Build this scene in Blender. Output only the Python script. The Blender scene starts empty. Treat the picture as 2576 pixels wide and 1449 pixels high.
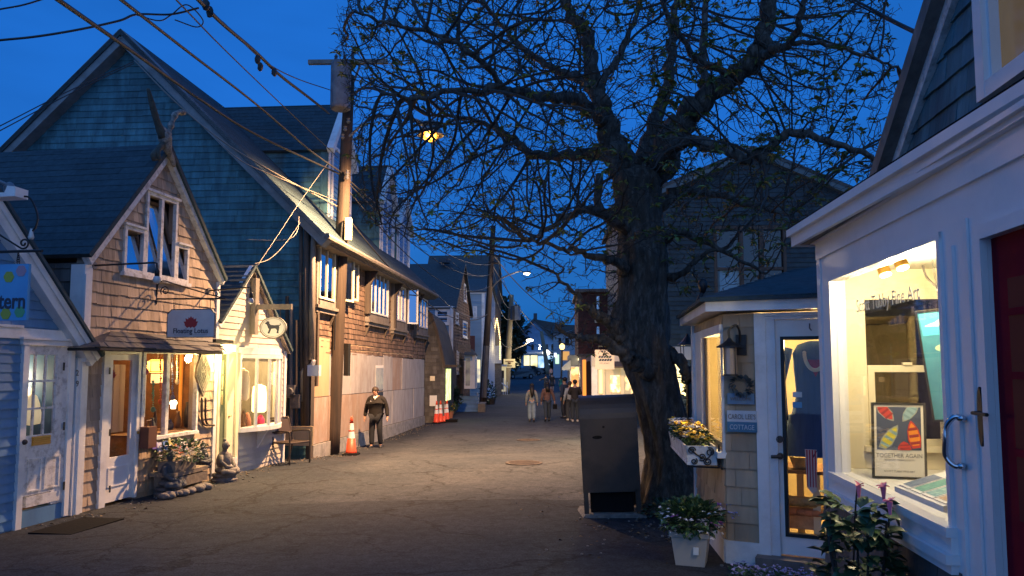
import bpy, math, random
import numpy as np
from mathutils import Vector, Matrix
R = math.radians
random.seed(11)
sc = bpy.context.scene
COL = sc.collection

# ------------------------------------------------------------------ camera
CAMZ, FPX, PITCH, HZ = 1.65, 1860.0, R(4.5), 922.0
SH = HZ - 724.5 - FPX * math.tan(PITCH)
cd = bpy.data.cameras.new('camera'); cam = bpy.data.objects.new('camera', cd); COL.objects.link(cam)
cam.location = (0, 0, CAMZ); cam.rotation_euler = (math.pi / 2 + PITCH, 0, 0)
cd.sensor_width = 36; cd.lens = FPX / 2576 * 36; cd.shift_y = SH / 2576
cd.clip_start = 0.05; cd.clip_end = 3000
sc.camera = cam

# ------------------------------------------------------------------ sky (dusk, sun just below the horizon) and exposure
w = bpy.data.worlds.new('World'); sc.world = w; w.use_nodes = True
nt = w.node_tree; nt.nodes.clear()
wo = nt.nodes.new('ShaderNodeOutputWorld'); bg = nt.nodes.new('ShaderNodeBackground')
sky = nt.nodes.new('ShaderNodeTexSky'); sky.sky_type = 'NISHITA'; sky.sun_disc = False
sky.sun_elevation = R(-2.0); sky.sun_rotation = R(165); sky.ozone_density = 6.0; sky.air_density = 1.0; sky.dust_density = 0.3
mx = nt.nodes.new('ShaderNodeMix'); mx.data_type = 'RGBA'; mx.blend_type = 'MULTIPLY'; mx.inputs[0].default_value = 1
mx.inputs[7].default_value = (0.20, 0.62, 1.0, 1)
nt.links.new(sky.outputs[0], mx.inputs[6])
# thin cloud bands: the dusk sky has soft darker streaks
tc = nt.nodes.new('ShaderNodeTexCoord'); mp = nt.nodes.new('ShaderNodeMapping'); mp.inputs[3].default_value = (1.2, 1.2, 5)
nz = nt.nodes.new('ShaderNodeTexNoise'); nz.inputs['Scale'].default_value = 1.6; nz.inputs['Detail'].default_value = 4
rp = nt.nodes.new('ShaderNodeMapRange'); rp.inputs[1].default_value = .3; rp.inputs[2].default_value = .7; rp.inputs[3].default_value = .78; rp.inputs[4].default_value = 1.12
mv = nt.nodes.new('ShaderNodeVectorMath'); mv.operation = 'SCALE'
nt.links.new(tc.outputs['Generated'], mp.inputs[0]); nt.links.new(mp.outputs[0], nz.inputs['Vector']); nt.links.new(nz.outputs[0], rp.inputs[0])
# blend with an even deep-blue dusk so that the light from overhead stays blue
mb2 = nt.nodes.new('ShaderNodeMix'); mb2.data_type = 'RGBA'; mb2.inputs[0].default_value = 0.86
mb2.inputs[7].default_value = (0.013, 0.185, 0.640, 1)
sk2 = nt.nodes.new('ShaderNodeVectorMath'); sk2.operation = 'SCALE'; sk2.inputs['Scale'].default_value = 8.0
nt.links.new(mx.outputs[2], sk2.inputs[0]); nt.links.new(sk2.outputs[0], mb2.inputs[6])
nt.links.new(mb2.outputs[2], mv.inputs[0]); nt.links.new(rp.outputs[0], mv.inputs['Scale'])
# the west, behind the camera, still holds a brighter lavender afterglow
sx_ = nt.nodes.new('ShaderNodeSeparateXYZ'); nt.links.new(tc.outputs['Generated'], sx_.inputs[0])
gr_ = nt.nodes.new('ShaderNodeMapRange'); gr_.interpolation_type = 'SMOOTHSTEP'; gr_.inputs[1].default_value = .05; gr_.inputs[2].default_value = -1.0; nt.links.new(sx_.outputs[1], gr_.inputs[0])
mw = nt.nodes.new('ShaderNodeMix'); mw.data_type = 'RGBA'; mw.inputs[7].default_value = (.22, .47, 1.02, 1)
nt.links.new(gr_.outputs[0], mw.inputs[0]); nt.links.new(mv.outputs[0], mw.inputs[6]); nt.links.new(mw.outputs[2], bg.inputs[0]); bg.inputs[1].default_value = 0.9
nt.links.new(bg.outputs[0], wo.inputs[0])
# the last of the western twilight behind the camera: one very soft, weak sun
sd = bpy.data.lights.new('twilight', 'SUN'); sd.energy = 0.02; sd.angle = R(70); sd.color = (1, .72, .55)
so = bpy.data.objects.new('twilight', sd); COL.objects.link(so); so.rotation_euler = (R(52), 0, R(-28))
sc.view_settings.view_transform = 'Standard'; sc.view_settings.look = 'None'
sc.view_settings.exposure = 0; sc.view_settings.gamma = 1
sc.render.engine = 'CYCLES'
sc.cycles.use_denoising = True; sc.cycles.max_bounces = 6; sc.cycles.transparent_max_bounces = 12
sc.cycles.sample_clamp_indirect = 3; sc.cycles.caustics_reflective = False; sc.cycles.caustics_refractive = False

# ------------------------------------------------------------------ pixels (of a 2576x1449 view) to points on real planes
cp, sp_ = math.cos(PITCH), math.sin(PITCH)
CO = Vector((0, 0, CAMZ))
def ray(u, v):
    a = (u - 1288) / FPX; b = -(v - 724.5 - SH) / FPX
    return Vector((a, cp - b * sp_, sp_ + b * cp))
def at(u, v, Y):
    d = ray(u, v); return CO + d * (Y / d.y)
GP = [(-12, .1), (0, 0), (5, 0), (8, -.12), (15, -.22), (18, -.42), (22, -.55), (30, -.65), (50, -.75), (68, -.75), (78, -.6), (110, .3), (135, .9), (200, 3.5), (320, 6), (900, 8)]
def gz(x, y):
    z = np.interp(y, [p[0] for p in GP], [p[1] for p in GP])
    return float(z) + .015 * max(min(x, 0), -7) * (1 if y < 24 else max(0, 1 - (y - 24) / 20))
def gnd(u, v):
    d = ray(u, v); t = 2.0
    for i in range(4000):
        P = CO + d * t
        if P.z <= gz(P.x, P.y): return P
        t += .02 + t * .002
    return P

class Fr:
    """a flat frame: s to the viewer's right, z up (or up the slope), o outward"""
    def __init__(s, O, S, Z=(0, 0, 1)):
        s.O = Vector(O); s.S = Vector(S).normalized(); s.Z = Vector(Z).normalized(); s.N = s.S.cross(s.Z).normalized()
    def p(s, a, z, o=0): return s.O + s.S * a + s.N * o + s.Z * z
    def px(s, u, v, o=0):
        d = ray(u, v); O = s.O + s.N * o
        t = (O - CO).dot(s.N) / d.dot(s.N); q = CO + d * t - O
        return q.dot(s.S), q.dot(s.Z)
    def off(s, o): return Fr(s.O + s.N * o, s.S, s.Z)
    def side(s, a, right=True):      # wall turning back at s=a, seen from outside
        return Fr(s.p(a, 0), -s.N, s.Z) if right else Fr(s.p(a, 0), s.N, s.Z)
def frL(a, b): return Fr((a, 0, 0), (b, 1, 0))
def frR(a, b): return Fr((a, 0, 0), (-b, -1, 0))

# ------------------------------------------------------------------ mesh building
LOC = {}
class MB:
    def __init__(s): s.v = []; s.f = []; s.r = []; s.m = []; s.mi = 0
    def add(s, vs, fs, r=None):
        n = len(s.v); s.v += [tuple(q) for q in vs]
        for f in fs:
            s.f.append([n + i for i in f]); s.r.append(random.random() if r is None else r); s.m.append(s.mi)
        return s
    def hexa(s, c, r=None):          # 8 corners: bottom 4, top 4
        return s.add(c, [(0, 3, 2, 1), (4, 5, 6, 7), (0, 1, 5, 4), (1, 2, 6, 5), (2, 3, 7, 6), (3, 0, 4, 7)], random.random() if r is None else r)
    def box(s, x0, x1, y0, y1, z0, z1, M=None):
        c = [Vector(q) for q in ((x0, y0, z0), (x1, y0, z0), (x1, y1, z0), (x0, y1, z0), (x0, y0, z1), (x1, y0, z1), (x1, y1, z1), (x0, y1, z1))]
        if M: c = [M @ q for q in c]
        return s.hexa(c)
    def fb(s, F, s0, s1, o0, o1, z0, z1):
        return s.hexa([F.p(s0, z0, o1), F.p(s1, z0, o1), F.p(s1, z0, o0), F.p(s0, z0, o0), F.p(s0, z1, o1), F.p(s1, z1, o1), F.p(s1, z1, o0), F.p(s0, z1, o0)])
    def fp(s, F, pts, o0, o1, r=None):    # prism from an outline in (s,z)
        n = len(pts)
        vs = [F.p(a, z, o1) for a, z in pts] + [F.p(a, z, o0) for a, z in pts]
        fs = [tuple(range(n)), tuple(range(2 * n - 1, n - 1, -1))] + [(i, i + n, (i + 1) % n + n, (i + 1) % n) for i in range(n)]
        return s.add(vs, fs, random.random() if r is None else r)
    def fbar(s, F, p, q, wd, o0, o1):     # flat board between two (s,z) points
        d = Vector((q[0] - p[0], q[1] - p[1])); l = d.length or 1; n = Vector((-d.y / l * wd / 2, d.x / l * wd / 2))
        return s.fp(F, [(p[0] - n.x, p[1] - n.y), (q[0] - n.x, q[1] - n.y), (q[0] + n.x, q[1] + n.y), (p[0] + n.x, p[1] + n.y)], o0, o1)
    def tube(s, P, rad, n=8, cap=True, r=None):
        P = [Vector(q) for q in P]
        if not isinstance(rad, (list, tuple)): rad = [rad] * len(P)
        rr = random.random() if r is None else r
        vs = []; ref = None
        for i, q in enumerate(P):
            t = (P[min(i + 1, len(P) - 1)] - P[max(i - 1, 0)])
            t = t.normalized() if t.length > 1e-9 else Vector((0, 0, 1))
            if ref is None: ref = t.orthogonal().normalized()
            ref = (ref - t * ref.dot(t)); ref = ref.normalized() if ref.length > 1e-6 else t.orthogonal().normalized()
            b = t.cross(ref)
            for k in range(n):
                a = 2 * math.pi * k / n; vs.append(q + (ref * math.cos(a) + b * math.sin(a)) * rad[i])
        fs = [(i * n + k, i * n + (k + 1) % n, (i + 1) * n + (k + 1) % n, (i + 1) * n + k) for i in range(len(P) - 1) for k in range(n)]
        if cap and n > 2: fs += [tuple(range(n - 1, -1, -1)), tuple((len(P) - 1) * n + k for k in range(n))]
        return s.add(vs, fs, rr)
    def lathe(s, prof, c=(0, 0, 0), n=16, sx=1, sy=1, rot=0, M=None, cap=True):
        c = Vector(c); vs = []
        for r_, z in prof:
            for k in range(n):
                a = 2 * math.pi * k / n + rot; q = Vector((r_ * sx * math.cos(a), r_ * sy * math.sin(a), z))
                vs.append(c + (M @ q if M else q))
        m = len(prof)
        fs = [(i * n + k, i * n + (k + 1) % n, (i + 1) * n + (k + 1) % n, (i + 1) * n + k) for i in range(m - 1) for k in range(n)]
        if cap: fs += [tuple(range(n - 1, -1, -1)), tuple((m - 1) * n + k for k in range(n))]
        return s.add(vs, fs, random.random())
    def ball(s, c, r, n=10, sz=(1, 1, 1), jit=0, M=None):
        prof = []; c = Vector(c); vs = []; m = n // 2 + 1
        for i in range(1, m):
            t = math.pi * i / m
            for k in range(n):
                a = 2 * math.pi * k / n; j = 1 + random.uniform(-jit, jit)
                q = Vector((math.sin(t) * math.cos(a) * sz[0], math.sin(t) * math.sin(a) * sz[1], math.cos(t) * sz[2])) * r * j
                vs.append(c + (M @ q if M else q))
        q0 = Vector((0, 0, r * sz[2])); q1 = Vector((0, 0, -r * sz[2]))
        vs += [c + (M @ q0 if M else q0), c + (M @ q1 if M else q1)]
        L = (m - 1) * n
        fs = [(i * n + k, (i + 1) * n + k, (i + 1) * n + (k + 1) % n, i * n + (k + 1) % n) for i in range(m - 2) for k in range(n)]
        fs += [(L, k, (k + 1) % n) for k in range(n)] + [(L + 1, (m - 2) * n + (k + 1) % n, (m - 2) * n + k) for k in range(n)]
        return s.add(vs, fs, random.random())
    def split(s, name, mat, parent):      # boxes of eight corners, each a part of its own
        for i in range(0, len(s.v), 8):
            q = MB(); q.hexa(s.v[i:i + 8]); q.build(name, mat, parent)
    def build(s, name, mat, parent=None, smooth=False, origin=None):
        me = bpy.data.meshes.new(name)
        if parent is not None: o0 = LOC[parent]
        elif origin is not None: o0 = Vector(origin)
        else:
            A = np.array(s.v); o0 = Vector(((A[:, 0].min() + A[:, 0].max()) / 2, (A[:, 1].min() + A[:, 1].max()) / 2, A[:, 2].min()))
        me.from_pydata([(x - o0.x, y - o0.y, z - o0.z) for x, y, z in s.v], [], s.f)
        at_ = me.attributes.new('rnd', 'FLOAT', 'FACE'); at_.data.foreach_set('value', s.r)
        for m in (mat if isinstance(mat, (list, tuple)) else [mat]): me.materials.append(m)
        if isinstance(mat, (list, tuple)): me.polygons.foreach_set('material_index', s.m)
        if smooth: me.polygons.foreach_set('use_smooth', [True] * len(s.f))
        me.update()
        o = bpy.data.objects.new(name, me); COL.objects.link(o); LOC[o] = o0
        if parent is not None: o.parent = parent
        else: o.location = o0
        return o
def tag(o, label=None, cat=None, group=None, kind=None):
    if label: o['label'] = label
    if cat: o['category'] = cat
    if group: o['group'] = group
    if kind: o['kind'] = kind
    return o
def thing(name, label, cat, loc, group=None):
    o = bpy.data.objects.new(name, None); COL.objects.link(o); o.location = loc; LOC[o] = Vector(loc)
    o.empty_display_size = .2
    return tag(o, label, cat, group)
def kids(o): return [c for c in list(LOC) if c.parent == o]
def dup(root, loc, rz=0, label=None, scale=1):
    def cpy(o, par):
        c = o.copy(); COL.objects.link(c); c.parent = par; LOC[c] = LOC[o]
        for k in kids(o): cpy(k, c)
        return c
    r = cpy(root, None); r.location = loc; r.rotation_euler = (0, 0, rz); r.scale = (scale,) * 3
    if label: r['label'] = label
    return r

def text_mesh(body, F, s, z, size, o, mat, parent, name='lettering', ext=.002, align='CENTER', shear=0, bold=0, sx=1.0, rot=0, fit=None):
    cu = bpy.data.curves.new('t', 'FONT'); cu.body = body; cu.size = size; cu.extrude = ext; cu.align_x = align; cu.shear = shear; cu.offset = bold
    cu.resolution_u = 3
    to = bpy.data.objects.new('t', cu); COL.objects.link(to)
    me = bpy.data.meshes.new_from_object(to); bpy.data.objects.remove(to)
    vs = [v.co.copy() for v in me.vertices]; fs = [list(p.vertices) for p in me.polygons]; bpy.data.meshes.remove(me)
    mb = MB(); out = []
    if fit: sx = fit / (max(q.x for q in vs) - min(q.x for q in vs))
    for q in vs:
        x, y = q.x * sx, q.y
        x, y = x * math.cos(rot) - y * math.sin(rot), x * math.sin(rot) + y * math.cos(rot)
        out.append(F.p(s + x, z + y, o + q.z + ext))
    mb.add(out, fs, .5)
    return mb.build(name, mat, parent)

# ------------------------------------------------------------------ materials
def mat_(name, col, rough=.6, col2=None, scale=4, detail=5, stretch=(1, 1, 1), bump=0, bscale=30, metal=0, spec=.5, rndamt=0, dirt=None, dscale=1.5, damt=.5, coat=0, emis=None, estr=0):
    m = bpy.data.materials.new(name); m.use_nodes = True; n = m.node_tree; L = n.links
    b = n.nodes['Principled BSDF']; b.inputs['Roughness'].default_value = rough; b.inputs['Metallic'].default_value = metal
    b.inputs['Specular IOR Level'].default_value = spec; b.inputs['Base Color'].default_value = (*col, 1)
    if coat: b.inputs['Coat Weight'].default_value = coat
    if emis: b.inputs['Emission Color'].default_value = (*emis, 1); b.inputs['Emission Strength'].default_value = estr
    tc = n.nodes.new('ShaderNodeTexCoord'); geo = n.nodes.new('ShaderNodeNewGeometry')
    mp = n.nodes.new('ShaderNodeMapping'); mp.inputs[3].default_value = stretch
    L.new(geo.outputs['Position'], mp.inputs[0]); src = mp.outputs[0]
    out = None
    if col2:
        nz = n.nodes.new('ShaderNodeTexNoise'); nz.inputs['Scale'].default_value = scale; nz.inputs['Detail'].default_value = detail; nz.inputs['Roughness'].default_value = .65
        L.new(src, nz.inputs['Vector'])
        cr = n.nodes.new('ShaderNodeValToRGB'); cr.color_ramp.elements[0].position = .36; cr.color_ramp.elements[1].position = .64
        cr.color_ramp.elements[0].color = (*col, 1); cr.color_ramp.elements[1].color = (*col2, 1)
        L.new(nz.outputs[0], cr.inputs[0]); out = cr.outputs[0]
    if rndamt:
        a = n.nodes.new('ShaderNodeAttribute'); a.attribute_name = 'rnd'
        mr = n.nodes.new('ShaderNodeMapRange'); mr.inputs[3].default_value = 1 - rndamt; mr.inputs[4].default_value = 1 + rndamt
        L.new(a.outputs['Fac'], mr.inputs[0]); vm = n.nodes.new('ShaderNodeVectorMath'); vm.operation = 'SCALE'
        if out: L.new(out, vm.inputs[0])
        else: vm.inputs[0].default_value = col
        L.new(mr.outputs[0], vm.inputs['Scale']); out = vm.outputs[0]
    if dirt:
        nd = n.nodes.new('ShaderNodeTexNoise'); nd.inputs['Scale'].default_value = dscale; nd.inputs['Detail'].default_value = 8; nd.inputs['Roughness'].default_value = .7
        L.new(src, nd.inputs['Vector'])
        r2 = n.nodes.new('ShaderNodeMapRange'); r2.inputs[1].default_value = .48; r2.inputs[2].default_value = .72; r2.inputs[4].default_value = damt
        L.new(nd.outputs[0], r2.inputs[0])
        mxn = n.nodes.new('ShaderNodeMix'); mxn.data_type = 'RGBA'; L.new(r2.outputs[0], mxn.inputs[0])
        if out: L.new(out, mxn.inputs[6])
        else: mxn.inputs[6].default_value = (*col, 1)
        mxn.inputs[7].default_value = (*dirt, 1); out = mxn.outputs[2]
    if out: L.new(out, b.inputs['Base Color'])
    if bump:
        nb = n.nodes.new('ShaderNodeTexNoise'); nb.inputs['Scale'].default_value = bscale; nb.inputs['Detail'].default_value = 4
        L.new(src, nb.inputs['Vector']); bn = n.nodes.new('ShaderNodeBump'); bn.inputs['Strength'].default_value = bump; bn.inputs['Distance'].default_value = .02
        L.new(nb.outputs[0], bn.inputs['Height']); L.new(bn.outputs[0], b.inputs['Normal'])
    return m
def glass_(name, tint=(1, 1, 1), rough=.02):
    m = bpy.data.materials.new(name); m.use_nodes = True; n = m.node_tree; n.nodes.clear(); L = n.links
    o = n.nodes.new('ShaderNodeOutputMaterial'); t = n.nodes.new('ShaderNodeBsdfTransparent'); g = n.nodes.new('ShaderNodeBsdfGlossy')
    t.inputs[0].default_value = (*tint, 1); g.inputs['Roughness'].default_value = rough
    fr = n.nodes.new('ShaderNodeLayerWeight'); fr.inputs[0].default_value = .5; mxs = n.nodes.new('ShaderNodeMixShader')
    pw = n.nodes.new('ShaderNodeMath'); pw.operation = 'POWER'; pw.inputs[1].default_value = 5; L.new(fr.outputs['Facing'], pw.inputs[0])
    ma = n.nodes.new('ShaderNodeMath'); ma.operation = 'MULTIPLY_ADD'; ma.inputs[1].default_value = .6; ma.inputs[2].default_value = .03; L.new(pw.outputs[0], ma.inputs[0])
    L.new(ma.outputs[0], mxs.inputs[0]); L.new(t.outputs[0], mxs.inputs[1]); L.new(g.outputs[0], mxs.inputs[2]); L.new(mxs.outputs[0], o.inputs[0])
    return m
def emit_(name, col, strength):
    m = bpy.data.materials.new(name); m.use_nodes = True; n = m.node_tree
    b = n.nodes['Principled BSDF']; b.inputs['Base Color'].default_value = (*col, 1)
    b.inputs['Emission Color'].default_value = (*col, 1); b.inputs['Emission Strength'].default_value = strength
    return m
def lit_(name, a, b_, strength, scale=3):     # a lit shop interior seen small: goods and shelves against lamplight
    m = bpy.data.materials.new(name); m.use_nodes = True; n = m.node_tree; L = n.links
    p = n.nodes['Principled BSDF']; geo = n.nodes.new('ShaderNodeNewGeometry')
    v = n.nodes.new('ShaderNodeTexVoronoi'); v.inputs['Scale'].default_value = scale; L.new(geo.outputs['Position'], v.inputs['Vector'])
    nz = n.nodes.new('ShaderNodeTexNoise'); nz.inputs['Scale'].default_value = scale * .8; L.new(geo.outputs['Position'], nz.inputs['Vector'])
    mxx = n.nodes.new('ShaderNodeMix'); mxx.data_type = 'RGBA'; mxx.inputs[6].default_value = (*a, 1); mxx.inputs[7].default_value = (*b_, 1)
    cr = n.nodes.new('ShaderNodeValToRGB'); cr.color_ramp.elements[0].position = .42; cr.color_ramp.elements[1].position = .6
    L.new(nz.outputs[0], cr.inputs[0]); L.new(cr.outputs[0], mxx.inputs[0])
    L.new(mxx.outputs[2], p.inputs['Emission Color']); p.inputs['Emission Strength'].default_value = strength
    L.new(mxx.outputs[2], p.inputs['Base Color'])
    return m
K = {}
K['white'] = mat_('white_paint', (.80, .80, .80), .45, (.70, .70, .72), 3, dirt=(.33, .30, .27), dscale=2.2, damt=.45, bump=.08, bscale=40)
K['whiteclean'] = mat_('gallery_white_paint', (.82, .81, .80), .35, (.76, .75, .75), 2, dirt=(.45, .42, .40), dscale=1.4, damt=.3, bump=.06, bscale=18)
K['peel'] = mat_('peeling_white_paint', (.76, .75, .74), .6, (.64, .64, .66), 8, dirt=(.16, .13, .11), dscale=9, damt=.85, bump=.2, bscale=40)
K['cream'] = mat_('cream_wall_paint', (.80, .72, .52), .6, (.74, .66, .46), 3)
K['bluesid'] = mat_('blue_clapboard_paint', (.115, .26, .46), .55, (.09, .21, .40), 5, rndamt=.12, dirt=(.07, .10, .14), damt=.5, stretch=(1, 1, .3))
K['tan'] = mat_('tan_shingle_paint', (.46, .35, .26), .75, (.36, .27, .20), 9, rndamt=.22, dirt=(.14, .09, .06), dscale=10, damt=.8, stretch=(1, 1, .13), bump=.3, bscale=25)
K['tan2'] = mat_('sand_coloured_shingle_stain', (.40, .31, .21), .7, (.33, .25, .17), 7, rndamt=.14, dirt=(.2, .15, .1), dscale=5, damt=.6, stretch=(1, 1, .2), bump=.15)
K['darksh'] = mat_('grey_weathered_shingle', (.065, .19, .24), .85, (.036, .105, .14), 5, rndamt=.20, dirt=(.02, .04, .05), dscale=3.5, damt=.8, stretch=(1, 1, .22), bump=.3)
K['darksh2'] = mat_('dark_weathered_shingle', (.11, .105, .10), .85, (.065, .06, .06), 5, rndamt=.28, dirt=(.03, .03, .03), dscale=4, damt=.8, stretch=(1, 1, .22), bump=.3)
K['brownsh'] = mat_('brown_cedar_shingle', (.21, .135, .095), .85, (.10, .065, .048), 6, rndamt=.38, dirt=(.035, .025, .02), dscale=4.5, damt=.85, stretch=(1, 1, .2), bump=.4)
K['roof'] = mat_('asphalt_roof_shingle', (.034, .066, .082), .9, (.022, .042, .054), 12, rndamt=.18, bump=.3, bscale=60)
K['roof2'] = mat_('blue_grey_roof_shingle', (.075, .085, .09), .9, (.05, .058, .062), 9, rndamt=.12, bump=.2, bscale=60)
K['slate'] = mat_('lapped_slate', (.10, .10, .105), .55, (.05, .055, .06), 6, rndamt=.35, dirt=(.15, .11, .08), dscale=5, damt=.5, bump=.5, bscale=15)
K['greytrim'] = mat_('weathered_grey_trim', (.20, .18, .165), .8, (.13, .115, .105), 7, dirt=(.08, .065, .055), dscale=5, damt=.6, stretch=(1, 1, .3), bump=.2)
K['dkwood'] = mat_('dark_weathered_wood', (.085, .065, .052), .85, (.045, .035, .03), 8, stretch=(1, 1, .15), bump=.4, bscale=20)
K['pole'] = mat_('creosoted_pole_wood', (.055, .034, .022), .85, (.025, .017, .013), 12, stretch=(1, 1, .06), dirt=(.09, .065, .048), dscale=10, damt=.5, bump=.5, bscale=40)
K['pole2'] = mat_('pale_pole_wood', (.30, .25, .16), .85, (.2, .17, .12), 10, stretch=(1, 1, .06), bump=.3)
K['ply1'] = mat_('pinkish_plywood', (.40, .285, .22), .8, (.31, .225, .175), 2.2, stretch=(1, 1, .5), dirt=(.50, .47, .44), dscale=2.6, damt=.7, bump=.1)
K['ply2'] = mat_('greyed_plywood', (.46, .44, .435), .8, (.36, .345, .34), 3, stretch=(1, 1, .35), dirt=(.23, .18, .16), dscale=3.2, damt=.75, bump=.1)
K['ply3'] = mat_('yellowish_plywood', (.50, .36, .22), .8, (.42, .30, .18), 2, stretch=(1, 1, .5), dirt=(.3, .22, .14), damt=.4)
K['concrete'] = mat_('grey_concrete', (.36, .35, .33), .9, (.25, .245, .235), 6, dirt=(.12, .11, .1), dscale=3, damt=.6, bump=.4)
K['granite'] = mat_('grey_granite', (.25, .24, .22), .85, (.13, .13, .125), 16, dirt=(.07, .07, .065), dscale=5, damt=.6, bump=.5)
K['stone'] = mat_('carved_grey_stone', (.20, .185, .18), .85, (.12, .112, .11), 14, dirt=(.06, .055, .055), dscale=8, damt=.5, bump=.5)
K['dkstone'] = mat_('dark_green_grey_stone', (.085, .095, .11), .8, (.05, .056, .066), 10, bump=.5)
K['black'] = mat_('black_iron', (.018, .018, .02), .45, metal=.3, bump=.1)
K['rubber'] = mat_('black_rubber', (.010, .010, .011), .9, spec=.1, bump=.2)
K['bronze'] = mat_('brown_powder_coated_steel', (.06, .042, .032), .45, metal=.2)
K['chrome'] = mat_('chromed_metal', (.62, .62, .64), .14, metal=1)
K['brass'] = mat_('polished_brass', (.85, .48, .10), .28, metal=.85)
K['mailbox'] = mat_('faded_drab_steel_paint', (.062, .046, .036), .42, (.046, .035, .029), 2.5, dirt=(.018, .016, .015), dscale=3.2, damt=.85, bump=.05, bscale=8, spec=.5)
K['bark'] = mat_('grey_tree_bark', (.085, .068, .054), .9, (.028, .023, .019), 11, stretch=(1, 1, .3), dirt=(.20, .19, .17), dscale=20, damt=.7, bump=1.0, bscale=22)
K['twig'] = mat_('twig_bark', (.045, .038, .033), .9, rndamt=.3)
K['leaf'] = mat_('young_tree_leaf', (.12, .16, .04), .6, rndamt=.45)
K['leafd'] = mat_('dark_glossy_leaf', (.035, .075, .035), .35, rndamt=.45)
K['leafm'] = mat_('bedding_plant_leaf', (.05, .10, .035), .5, rndamt=.4)
K['leaffar'] = mat_('far_dark_foliage', (.025, .04, .022), .8, rndamt=.4)
K['petw'] = mat_('white_petal', (.75, .75, .78), .6, rndamt=.1)
K['pety'] = mat_('yellow_petal', (.75, .50, .05), .6, rndamt=.2)
K['petp'] = mat_('purple_petal', (.30, .10, .40), .6, rndamt=.3)
K['petl'] = mat_('lavender_petal', (.42, .38, .62), .6, rndamt=.2)
K['petk'] = mat_('pink_petal', (.75, .20, .32), .5, rndamt=.2)
K['petd'] = mat_('maroon_petal', (.06, .015, .02), .6)
K['potpl'] = mat_('beige_plastic', (.47, .42, .36), .5, (.42, .37, .32), 3)
K['signw'] = mat_('white_sign_board', (.58, .62, .66), .5, (.50, .54, .60), 5)
K['signink'] = mat_('navy_sign_ink', (.02, .03, .06), .5)
K['lotusred'] = mat_('lotus_red_paint', (.33, .03, .045), .5)
K['signblue'] = mat_('light_blue_sign_board', (.08, .32, .60), .5, (.07, .27, .54), 3)
K['darkglass'] = mat_('dark_window_glass', (.012, .014, .017), .04, spec=1.0)
K['skyglass'] = mat_('sky_reflecting_window_glass', (.72, .74, .78), .05, metal=1)
K['glass'] = glass_('clear_shop_glass')
K['lglass'] = mat_('smoky_lantern_glass', (.34, .27, .22), .15, spec=.8)
K['greendoor'] = mat_('olive_green_door_paint', (.13, .16, .10), .5, (.11, .135, .085), 4)
K['reddoor'] = mat_('dark_red_door_paint', (.20, .004, .018), .75, (.15, .003, .013), 3, spec=.08)
K['redbrick'] = mat_('dark_red_painted_siding', (.12, .04, .032), .8, (.08, .026, .022), 8, rndamt=.25, bump=.2)
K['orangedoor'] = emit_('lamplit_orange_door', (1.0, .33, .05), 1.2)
K['bulb'] = emit_('warm_bulb', (1.0, .72, .34), 25)
K['bulbw'] = emit_('white_bulb', (1.0, .86, .62), 22)
K['sodium'] = emit_('sodium_lamp_glass', (1.0, .43, .06), 2.6)
K['farlamp'] = emit_('far_lamp_glass', (1.0, .80, .55), 5)
K['dimbulb'] = mat_('unlit_clear_bulb', (.5, .5, .5), .1, spec=1)
K['conor'] = mat_('orange_cone_plastic', (.85, .085, .03), .45, (.75, .07, .025), 5, dirt=(.25, .05, .03), dscale=4, damt=.35)
K['conew'] = mat_('white_reflective_band', (.75, .72, .70), .4)
K['wire'] = mat_('black_wire_insulation', (.02, .02, .022), .6)
K['wireg'] = mat_('grey_aluminium_wire', (.16, .14, .12), .5)
K['steel'] = mat_('grey_galvanised_steel', (.22, .22, .23), .4, metal=.6, dirt=(.1, .08, .07), damt=.6)
K['transf'] = mat_('grey_transformer_paint', (.19, .17, .18), .5, (.12, .10, .11), 5, dirt=(.08, .04, .035), dscale=3, damt=.8)
K['paper'] = mat_('white_paper', (.72, .72, .70), .7)
K['yellowsack'] = mat_('yellow_green_sandbag_cloth', (.50, .47, .10), .8, (.38, .36, .1), 8, bump=.4)
K['terra'] = mat_('terracotta', (.35, .14, .08), .8)
K['wood'] = mat_('warm_brown_wood', (.24, .12, .055), .6, (.16, .08, .04), 8, stretch=(1, 1, .2))
K['plankgrey'] = mat_('weathered_plank', (.24, .20, .16), .85, (.14, .12, .10), 9, bump=.4)
K['driftwood'] = mat_('pale_driftwood', (.36, .33, .30), .85, (.10, .09, .08), 14, dirt=(.05, .045, .04), dscale=11, damt=.8, bump=.6, bscale=18)
K['driftdk'] = mat_('dark_mossy_driftwood', (.085, .085, .07), .9, (.045, .045, .04), 12, bump=.6)

def cloth_(name, col):      # thin cloth that glows when a lamp stands behind it
    m = bpy.data.materials.new(name); m.use_nodes = True; n = m.node_tree; n.nodes.clear()
    o = n.nodes.new('ShaderNodeOutputMaterial'); t = n.nodes.new('ShaderNodeBsdfTranslucent'); d = n.nodes.new('ShaderNodeBsdfDiffuse'); x = n.nodes.new('ShaderNodeMixShader')
    t.inputs[0].default_value = (*col, 1); d.inputs[0].default_value = (*col, 1); x.inputs[0].default_value = .45
    n.links.new(t.outputs[0], x.inputs[1]); n.links.new(d.outputs[0], x.inputs[2]); n.links.new(x.outputs[0], o.inputs[0]); return m
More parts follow.
